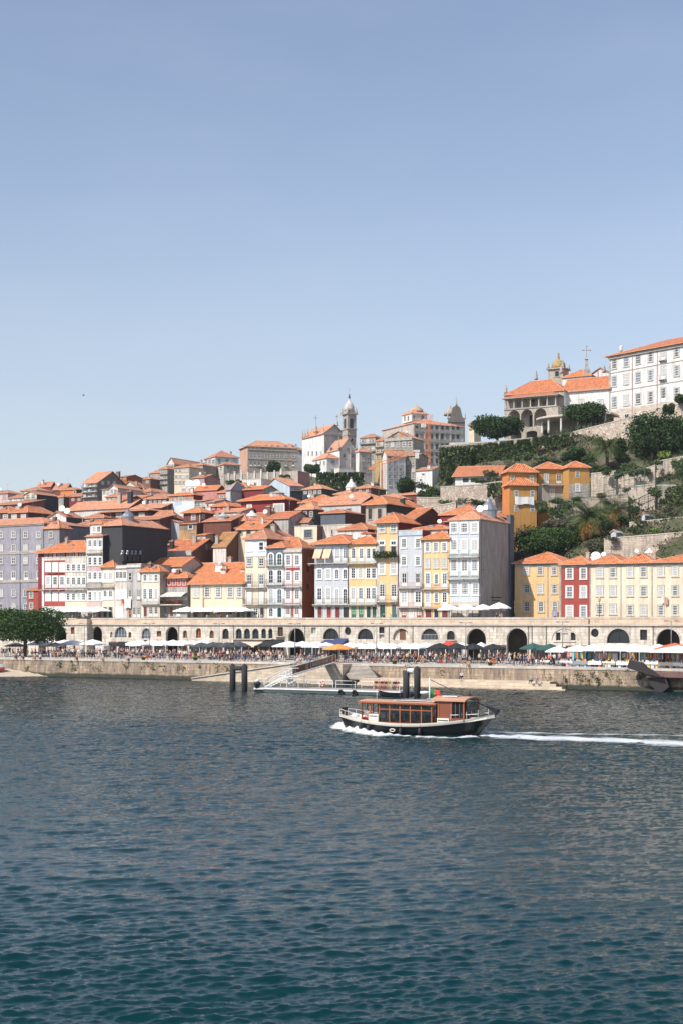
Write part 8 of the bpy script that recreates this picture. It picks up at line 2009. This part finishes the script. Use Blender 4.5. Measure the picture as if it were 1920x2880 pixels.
# gull
t = thing('gull', 'tiny gull flying in the pale sky at the left', 'bird', (*XYD(236, 300), Z_at(1112, 300)), R(20))
GW = simple('gull_grey', (.16, .16, .17), .8)
mb = MB(); mb.lathe([(.02, -.28), (.07, -.15), (.09, 0), (.06, .14), (.03, .26)], (0, 0, 0), GW, 8, T=Matrix.Rotation(R(90), 4, 'Y')); 
mb.build('body', t)
for s in (-1, 1):
    mb = MB(); mb.prism([(-.08, 0, .03), (.1, 0, .03), (.06, s*.35, .2), (-.1, s*.35, .2)][::s], (0, 0, .015), GW); mb.prism([(-.1, s*.35, .2), (.06, s*.35, .2), (-.16, s*.75, .05)][::s], (0, 0, .012), GW); mb.build('wing', t)
# ================================================================ people
def skin_mesh(name, pts, edges, root=0, sub=1):
    """one continuous body surface grown over a skeleton; pts: (x, y, z, rx, ry)"""
    me = bpy.data.meshes.new(name); me.from_pydata([p[:3] for p in pts], edges, [])
    o = bpy.data.objects.new(name, me); col.objects.link(o); o.modifiers.new('skin', 'SKIN')
    sv = me.skin_vertices[0].data
    for i, p in enumerate(pts): sv[i].radius = (p[3], p[4] if len(p) > 4 else p[3]); sv[i].use_root = (i == root)
    s_ = o.modifiers.new('sub', 'SUBSURF'); s_.levels = sub; s_.render_levels = sub
    dg = bpy.context.evaluated_depsgraph_get(); dg.update(); r = bpy.data.meshes.new_from_object(o.evaluated_get(dg))
    bpy.data.objects.remove(o); r.name = name; r.materials.clear()
    for p in r.polygons: p.use_smooth = True
    return r
SKINM = simple('skin', (.50, .29, .20), .6, 0, .05); SKIN2 = simple('darker_skin', (.24, .12, .075), .6, 0, .05); HAIRS = [simple(n, c, .7) for n, c in (('dark_hair', (.025, .018, .014)), ('brown_hair', (.09, .05, .03)), ('fair_hair', (.42, .30, .15)), ('grey_hair', (.40, .38, .36)), ('straw_hat', (.66, .55, .36)), ('white_cap', (.75, .74, .72)))]
def person_proto(pose):
    P = dict(pel=(0, 0, .95), ch=(0, .0, 1.36), nk=(0, 0, 1.49), hd=(0, -.015, 1.6))
    arm = {1: [(.19, .0, 1.40), (.25, .03, 1.12), (.24, -.07, .89)], -1: [(-.19, 0, 1.40), (-.25, .03, 1.12), (-.24, -.08, .90)]}
    leg = {1: [(.1, 0, .9), (.11, -.02, .49), (.11, .02, .08)], -1: [(-.1, 0, .9), (-.11, -.02, .49), (-.12, .02, .08)]}
    if pose == 'walking':
        arm = {1: [(.19, 0, 1.40), (.23, .14, 1.15), (.23, .12, .92)], -1: [(-.19, 0, 1.40), (-.23, -.10, 1.14), (-.21, -.27, .97)]}
        leg = {1: [(.09, 0, .9), (.1, -.20, .52), (.1, -.26, .08)], -1: [(-.09, 0, .9), (-.1, .06, .50), (-.1, .34, .16)]}
    if pose == 'hand raised':
        arm[-1] = [(-.19, 0, 1.40), (-.27, -.12, 1.18), (-.15, -.30, 1.42)]
    if pose == 'seated':
        dz = -.47; P = {k: (v[0], v[1], v[2]+dz) for k, v in P.items()}; P['ch'] = (0, -.04, .89)
        arm = {s: [(s*.19, -.03, .93), (s*.25, -.08, .67), (s*.14, -.32, .60)] for s in (1, -1)}
        leg = {1: [(.1, -.02, .46), (.13, -.46, .50), (.12, -.44, .08)], -1: [(-.1, -.02, .46), (-.12, -.44, .49), (-.16, -.50, .09)]}
    hd = P['hd']; z = hd[2]
    pts = [(*P['pel'], .13, .10), ((P['pel'][0]+P['ch'][0])/2, (P['pel'][1]+P['ch'][1])/2, (P['pel'][2]+P['ch'][2])/2-.02, .12, .085), (*P['ch'], .145, .10), (*P['nk'], .052, .055), (hd[0], hd[1], z-.02, .068, .08), (hd[0], hd[1]+.01, z+.06, .075, .092), (hd[0], hd[1]+.015, z+.125, .05, .06)]
    E = [(0, 1), (1, 2), (2, 3), (3, 4), (4, 5), (5, 6)]
    pts.append((hd[0], hd[1]-.105, z+.015, .014)); E.append((5, 7))       # nose
    for s in (1, -1): pts.append((hd[0]+s*.088, hd[1]+.02, z+.03, .016)); E.append((5, len(pts)-1))   # ears
    for s in (1, -1):
        a = arm[s]; b = len(pts); pts += [(*a[0], .052), (*a[1], .04), (*a[2], .027)]; E += [(2, b), (b, b+1), (b+1, b+2)]
        d = (Vector(a[2])-Vector(a[1])).normalized(); w = Vector(a[2]); pl_ = w+d*.07; pts.append((*pl_, .036, .018)); E.append((b+2, b+3))
        sd = Vector((0, 1, 0)) if abs(d.y) < .8 else Vector((1, 0, 0))
        for k, ln in enumerate((.07, .085, .08, .06)):
            q = pl_+sd*(.027-.018*k)+d*.03; c = len(pts); e_ = q+d*ln*.55; pts += [(*q, .009), (*e_, .0085), (*(e_+d*ln*.4+Vector((-s*.02, 0, 0))), .007)]; E += [(b+3, c), (c, c+1), (c+1, c+2)]
        c = len(pts); q = w+d*.035+sd*.04; pts += [(*q, .011), (*(q+d*.035+sd*.02), .009)]; E += [(b+3, c), (c, c+1)]   # thumb
        l = leg[s]; b = len(pts); pts += [(*l[0], .085), (*l[1], .056), (*l[2], .038), (l[2][0], l[2][1]-.15, l[2][2]-.045, .032)]; E += [(0, b), (b, b+1), (b+1, b+2), (b+2, b+3)]
    body = skin_mesh('body', pts, E); body.materials.append(SKINM)
    # clothing follows the same skeleton slightly wider
    sp_ = [(*P['pel'], .145, .115), (pts[1][0], pts[1][1], pts[1][2], .135, .10), (*P['ch'], .16, .115), (P['nk'][0], P['nk'][1], P['nk'][2]-.06, .07, .07)]; se = [(0, 1), (1, 2), (2, 3)]
    for s in (1, -1): a = arm[s]; b = len(sp_); m = tuple((a[0][i]*.25+a[1][i]*.75) for i in range(3)); sp_ += [(*a[0], .066), (*m, .055)]; se += [(2, b), (b, b+1)]
    shirt = skin_mesh('shirt', sp_, se); shirt.materials.append(WHITE)
    def tr(k):
        tp = [(*P['pel'], .15, .12)]; te = []
        for s in (1, -1):
            l = leg[s]; b = len(tp); e_ = tuple(l[1][i]*(1-k)+l[2][i]*k for i in range(3)) if k > 0 else tuple(l[0][i]*.25+l[1][i]*.75 for i in range(3))
            tp += [(*l[0], .098)]+([(*l[1], .07)] if k > 0 else [])+[(*e_, .055 if k > 0 else .08)]; te += [(0, b), (b, b+1)]+([(b+1, b+2)] if k > 0 else [])
        m = skin_mesh('trousers' if k > 0 else 'shorts', tp, te); m.materials.append(WHITE); return m
    hp = [(hd[0], hd[1]+.035, z+.02, .078, .07), (hd[0], hd[1]+.03, z+.09, .085, .095), (hd[0], hd[1]+.02, z+.14, .06, .075)]
    hair = skin_mesh('hair', hp, [(0, 1), (1, 2)]); hair.materials.append(WHITE)
    sh = MB()
    for s in (1, -1): l = leg[s][2]; sh.lathe([(.05, -.085), (.06, -.06), (.045, -.01)], (l[0], l[1]-.07, l[2]), WHITE, 8, sx=.9, sy=2.1)
    return body, shirt, tr(.9), tr(0), hair, sh.mesh('shoes')
PRO = {p: person_proto(p) for p in ('standing', 'walking', 'hand raised', 'seated')}
CL = {n: simple(n+'_fabric', c, .85, 0, .06) for n, c in (('white', (.74, .73, .71)), ('black', (.018, .018, .022)), ('navy', (.03, .045, .11)), ('red', (.50, .035, .03)), ('grey', (.26, .26, .27)), ('blue', (.08, .17, .36)), ('pale blue', (.40, .52, .66)), ('pink', (.66, .28, .30)), ('beige', (.55, .44, .30)), ('teal', (.05, .32, .33)), ('orange', (.70, .22, .05)), ('yellow', (.70, .52, .12)), ('dark green', (.03, .08, .05)), ('cream', (.66, .60, .50)), ('denim', (.07, .11, .20)))}
shoe = [CL['black'], CL['white'], CL['beige']]
pcnt = {}
def person(x, y, z, rz, pose, top, bot, shorts=False, hair=None, lab=None, group=None, s=1.0, name='person'):
    b, st_, tr_, so_, ha, shm = PRO[pose]
    o = link(name, b); o.location = (x, y, z); o.rotation_euler = (0, 0, rz); o.scale = (s, s, s)
    if rnd.random() < .12: setmat(o, SKIN2)
    for nm, me, mt in (('shirt', st_, CL[top]), ('shorts' if shorts else 'trousers', so_ if shorts else tr_, CL[bot]), ('hair', ha, hair or rnd.choice(HAIRS[:4]+HAIRS[:3])), ('shoes', shm, rnd.choice(shoe))):
        c = link(nm, me, o); setmat(c, mt)
    return tag(o, lab, 'person', group)
zones = [(-60, 'under the round pine'), (150, 'right of the round pine'), (238, 'between first two tall lamps'), (421, 'right of the second tall lamp'), (520, 'before small arched windows'), (617, 'between third lamp and gangway'), (730, 'before the beige awning'), (830, 'beside the gangway top'), (950, 'near the orange parasol'), (1058, 'right of the quay steps'), (1180, 'before black parasols'), (1308, 'before middle dark arch'), (1420, 'near the green parasols'), (1580, 'among the market stalls')]
tops = ['white']*9+['black']*11+['navy']*6+['red']*3+['grey']*5+['blue', 'pale blue', 'pale blue', 'pink', 'pink', 'beige', 'beige', 'teal', 'orange', 'yellow', 'cream', 'cream', 'dark green']
bots = ['black']*7+['denim']*6+['grey', 'beige', 'beige', 'white', 'cream', 'navy', 'red']
crowd = []
rp = random.Random(99)
def spread(px0, px1, n, v0, v1, seated=0.0, zq=ZQ):
    for i in range(n):
        px = px0+(px1-px0)*(i+rp.random())/n; v = rp.uniform(v0, v1); crowd.append((px, v, rp.random() < seated, zq))
spread(-20, 150, 26, 2, 10, .15); spread(150, 240, 24, 2, 11, .2); spread(245, 340, 18, 1.5, 11, .2); spread(340, 520, 40, 1.2, 11, .1); spread(520, 620, 18, 2, 10, .3); spread(620, 800, 42, 1.2, 9, .12); spread(830, 940, 10, 4, 14, .5)
spread(960, 1060, 16, 3, 14, .5); spread(1040, 1200, 34, 2, 12, .4); spread(1200, 1320, 16, 1.5, 12, .2); spread(1340, 1440, 12, 4, 12, .4); spread(1440, 1500, 11, 1.5, 7, .05); spread(1500, 1580, 10, 4, 12, .4); spread(1585, 1960, 12, 7.5, 11, .1)
for i, (px, v, seat, zq) in enumerate(sorted(crowd)):
    D = D_at(px, v); x, y = XYD(px, D); pose = 'seated' if seat else rp.choice(['standing', 'standing', 'walking', 'walking', 'hand raised'])
    t_, b_ = rp.choice(tops), rp.choice(bots); sh_ = rp.random() < .35; rz = A0+(rp.choice([R(90), R(-90)])+rp.uniform(-.6, .6) if pose == 'walking' else rp.uniform(-3.1, 3.1))
    zn = [n for p0, n in zones if p0 <= px][-1]; ky = (pose, t_, b_, sh_, zn); pcnt[ky] = pcnt.get(ky, 0)+1
    lab = '%s person in %s top and %s %s %s' % (pose, t_, b_, 'shorts' if sh_ else 'trousers', zn)
    if pcnt[ky] > 1: lab += ', %s such' % ordinal(pcnt[ky]-1)
    person(x, y, zq, rz, pose, t_, b_, sh_, None, lab, 'people on the promenade', rp.uniform(1.04, 1.18))
    if seat:   # each seated person has a stool under them
        pass
# seated people on the quay edge, steps and landing
def edge_person(px, top, bot, lab, v=-.12, z=ZQ, rz=0, sh_=True, hair=None):
    D = D_at(px, v); x, y = XYD(px, D); person(x, y, z-.40, A0+rz, 'seated', top, bot, sh_, hair, lab, 'people sitting on the quay edge', 1.08)
for px, a, b, l in ((99, 'orange', 'beige', 'person in orange top sitting on the quay edge under the pine'), (114, 'white', 'denim', 'person in white top sitting on the quay edge under the pine'), (66, 'navy', 'black', 'person in navy top seated on the quay edge by the pine trunk'), (47, 'black', 'denim', 'person in black top seated on quay edge left of the pine trunk'), (217, 'black', 'red', 'person in black top and red shorts sitting on the quay edge'), (290, 'pink', 'white', 'person in pink top sitting on the quay edge right of first lamp'), (362, 'pale blue', 'denim', 'person in pale blue top sitting on quay edge, fourth from the pine'),
                    (838, 'pale blue', 'pink', 'person in pale blue top seated on quay edge left of the gangway'), (846, 'black', 'pink', 'person in black top seated on quay edge left of the gangway'), (1317, 'yellow', 'beige', 'person in yellow top crouched on the quay edge by the sixth lamp')):
    edge_person(px, a, b, l)
edge_person(1297, 'white', 'black', 'person in white top sitting alone on the lower stone landing', -3.0, 1.55, 0, False)
edge_person(1493, 'teal', 'black', 'person in teal top sitting at the right end of the landing', -4.2, 1.2, 0, False); edge_person(1508, 'grey', 'grey', 'person in grey top sitting beside the teal one on the landing', -4.2, 1.2, .4, False)
# upper street people
for i, (px, t_, b_) in enumerate([(205, 'white', 'black'), (222, 'black', 'denim'), (236, 'cream', 'grey'), (262, 'white', 'denim'), (270, 'navy', 'black'), (584, 'white', 'black'), (622, 'red', 'black'), (640, 'white', 'denim'), (728, 'black', 'black'), (737, 'white', 'grey'), (1078, 'black', 'black'), (1096, 'white', 'grey'), (1394, 'dark green', 'black'), (1406, 'cream', 'pink'), (1410, 'pink', 'grey')]):
    D = D_at(px, 27.2); x, y = XYD(px, D); person(x, y, 9.8, A0+rp.uniform(-2, 2), 'standing', t_, b_, False, None, 'person in %s top and %s trousers %s' % (t_, b_, ('near the red and cream house' if i < 5 else 'before the low yellow house' if i < 8 else 'before the tall cream house' if i < 10 else 'before the tall yellow house' if i < 12 else 'beside the tall taupe side wall')), 'people on the upper street', 1.08)
# boat passenger
cx = bx(1034, YN+.15); pw = b0+bd*cx+bm*(-1.25); person(pw.x, pw.y, zd-.32, ba_+R(200), 'hand raised', 'grey', 'red', True, None, 'person in grey top and red shorts standing at the boat cabin door', None, .98)
pw = b0+bd*(wb+1.1)+bm*.2; person(pw.x, pw.y, zd-.05, ba_-R(90), 'standing', 'navy', 'black', False, None, 'helmsman in navy standing inside the open boat wheelhouse', None, .95)
# ================================================================ cafe tables and chairs
TM = [simple('white_tablecloth', (.76, .75, .73), .8), simple('dark_table', (.05, .045, .045), .5), simple('wood_table', (.33, .17, .08), .6)]
def table_proto():
    t = thing('cafe_table', '', 'table', (0, 0, 0), 0, 'cafe tables on the promenade')
    mb = MB(); mb.box(-.4, .4, -.4, .4, .71, .75, WHITE); mb.box(-.41, .41, -.41, -.402, .45, .73, WHITE); mb.box(-.41, .41, .402, .41, .45, .73, WHITE); mb.build('tabletop', t)
    mb = MB(); mb.tube((0, 0, .03), (0, 0, .71), .035, None, 6, IRON); mb.box(-.25, .25, -.25, .25, 0, .03, IRON); mb.build('leg', t); return t
def chair_proto():
    t = thing('cafe_chair', '', 'chair', (0, 0, 0), 0, 'cafe chairs on the promenade')
    mb = MB(); mb.box(-.21, .21, -.21, .21, .43, .47, WHITE); mb.build('seat', t)
    mb = MB(); mb.box(-.2, .2, .18, .215, .55, .88, WHITE); mb.build('backrest', t)
    for x in (-.18, .18):
        for y in (-.18, .18): mb = MB(); mb.bar((x, y, 0), (x, y, .43 if y < 0 else .86), .025, WHITE); mb.build('leg', t)
    return t
tp, cp_ = table_proto(), chair_proto(); n = 0; tc_ = {}
for px0, px1, cnt_, v0, v1 in ((90, 330, 12, 11, 19), (345, 540, 10, 13, 19), (545, 800, 13, 9, 16), (820, 940, 8, 11, 18), (960, 1200, 16, 9, 17), (1210, 1420, 12, 9, 17), (1490, 1575, 6, 8, 13)):
    for i in range(cnt_):
        px = px0+(px1-px0)*(i+.5)/cnt_; v = rp.uniform(v0, v1); D = D_at(px, v); x, y = XYD(px, D); k = rp.randrange(3)
        zn = [n_ for p0, n_ in zones if p0 <= px][-1]; mn = ('white', 'dark', 'wooden')[k]; tc_[(mn, zn)] = tc_.get((mn, zn), 0)+1
        o = tp if n == 0 else dup(tp); o.location = (x, y, ZQ); o.rotation_euler = (0, 0, A0+rp.uniform(-.3, .3)); o['label'] = '%s cafe table %s, %s there' % (mn, zn, ordinal(tc_[(mn, zn)]-1))
        for c in o.children:
            if c.name.startswith('tabletop'): setmat(c, TM[k])
        for s_ in (-1, 1):
            c = cp_ if n == 0 and s_ == -1 else dup(cp_); q = W2(u_at(px, v)+s_*.75, v); c.location = (q[0], q[1], ZQ); c.rotation_euler = (0, 0, A0+s_*R(-90)+rp.uniform(-.3, .3))
            kk = rp.randrange(3)
            c['label'] = '%s cafe chair %s of the %s cafe table %s, %s there' % (('white', 'dark', 'wooden')[kk], 'left' if s_ < 0 else 'right', mn, zn.replace('between the ', 'by the '), ordinal(tc_[(mn, zn)]-1))
            c['label'] = ' '.join(c['label'].split()[:16])
            for g_ in c.children: setmat(g_, TM[kk])
        n += 1
# ================================================================ market stalls
gcol = [CL[k] for k in ('white', 'red', 'grey', 'pink', 'beige', 'cream', 'yellow', 'pale blue', 'orange', 'black', 'white', 'teal', 'navy')]
for i, px in enumerate(range(1592, 1960, 40)):
    D = D_at(px, 3.2); x, y = XYD(px, D); rs = random.Random(i)
    t = thing('market_stall', 'market stall with %s and hanging clothes, %s from the left along the right quay' % (rs.choice(['white-clothed table', 'cluttered table', 'long table']), ordinal(i)), 'market stall', (x, y, ZQ), A0, 'market stalls on the right quay')
    mb = MB(); mb.box(-1.0, 1.05, -.4, .4, .80, .84, TM[1]); mb.build('table_board', t)
    mb = MB(); mb.box(-1.02, 1.07, -.42, -.4, .35 if i % 3 else .62, .85, [TM[0], CL['grey'], TM[0], CL['cream']][i % 4]); mb.box(-1.02, 1.07, -.4, .42, .842, .852, TM[0]); mb.build('tablecloth', t)
    for xx in (-.9, .95):
        for yy in (-.3, .3): mb = MB(); mb.bar((xx, yy, 0), (xx, yy, .8), .03, IRON); mb.build('leg', t)
    mb = MB()
    for k in range(9): a = -.9+.2*k; h_ = rs.uniform(.08, .35); mb.box(a, a+rs.uniform(.1, .18), rs.uniform(-.3, 0), rs.uniform(.05, .3), .855, .855+h_, rs.choice(gcol))
    mb.build('goods', t)
    mb = MB(); mb.bar((-1.1, 2.4, 2.15), (1.1, 2.4, 2.15), .03, IRON)
    for xx in (-1.1, 1.1): mb.bar((xx, 2.4, 0), (xx, 2.4, 2.2), .03, IRON)
    mb.build('clothes_rail', t)
    for k in range(8):
        a = -1.05+.26*k; w_ = rs.uniform(.16, .25); l_ = rs.uniform(.6, 1.3); yy = 2.36-.06*(k % 2)
        mb = MB(); mb.prism([(a+w_*.35, yy, 2.12), (a+w_*.65, yy, 2.12), (a+w_, yy, 2.0), (a+w_*.92, yy+.05, 2.1-l_), (a+w_*.08, yy-.03, 2.1-l_), (a, yy, 2.0)], (0, .04, 0), rs.choice(gcol)); mb.build('garment', t)
    mb = MB()
    for k in range(3): a = -.8+.6*k+rs.uniform(0, .2); mb.box(a, a+.4, -.2, .2, 0, rs.uniform(.25, .5), rs.choice(gcol))
    mb.build('storage_box', t)
# small planters on the quay
for i, (px, v) in enumerate(((404, 1.2), (1108, 1.4), (1377, 1.4), (550, 3), (905, 3))):
    D = D_at(px, v); x, y = XYD(px, D); t = thing('planter', 'dark round planter with %s flowers %s' % (('yellow', 'orange', 'yellow', 'pale', 'white')[i], ('left of the arched windows', 'right of the quay steps', 'before middle dark arch', 'before the dark parasols', 'by the gangway top')[i]), 'planter', (x, y, ZQ), 0, 'planters')
    mb = MB(); mb.lathe([(.3, 0), (.42, .45), (.45, .5), (.38, .48)], (0, 0, 0), IRON, 12); mb.build('pot', t)
    rs = np.random.RandomState(i); link('flowers', quadmesh('flowers', leaf_cluster(rs.normal(size=(60, 3))*np.array([.2, .2, .1])+np.array([0, 0, .6]), .16, i), LM['lime'] if i % 2 else simple('yellow_petals', (.65, .42, .04), .8)), t)
for _ha in (0,):
    for p_ in (tp, cp_): pass

# ================================================================ thin river haze
hb = MB(); hb.box(-420, 420, -6, 1250, -3.5, 105, WHITE)
me = hb.mesh('haze'); me.materials.clear()
hm = bpy.data.materials.new('thin_haze'); hm.use_nodes = True; nt = hm.node_tree; nt.nodes.clear()
ho = nt.nodes.new('ShaderNodeOutputMaterial'); pv = nt.nodes.new('ShaderNodeVolumePrincipled'); pv.inputs['Density'].default_value = .00008
pv.inputs['Color'].default_value = (.92, .95, 1, 1); pv.inputs['Anisotropy'].default_value = .2
L(nt, pv.outputs[0], ho.inputs['Volume']); me.materials.append(hm)
tag(link('haze', me), kind='stuff')
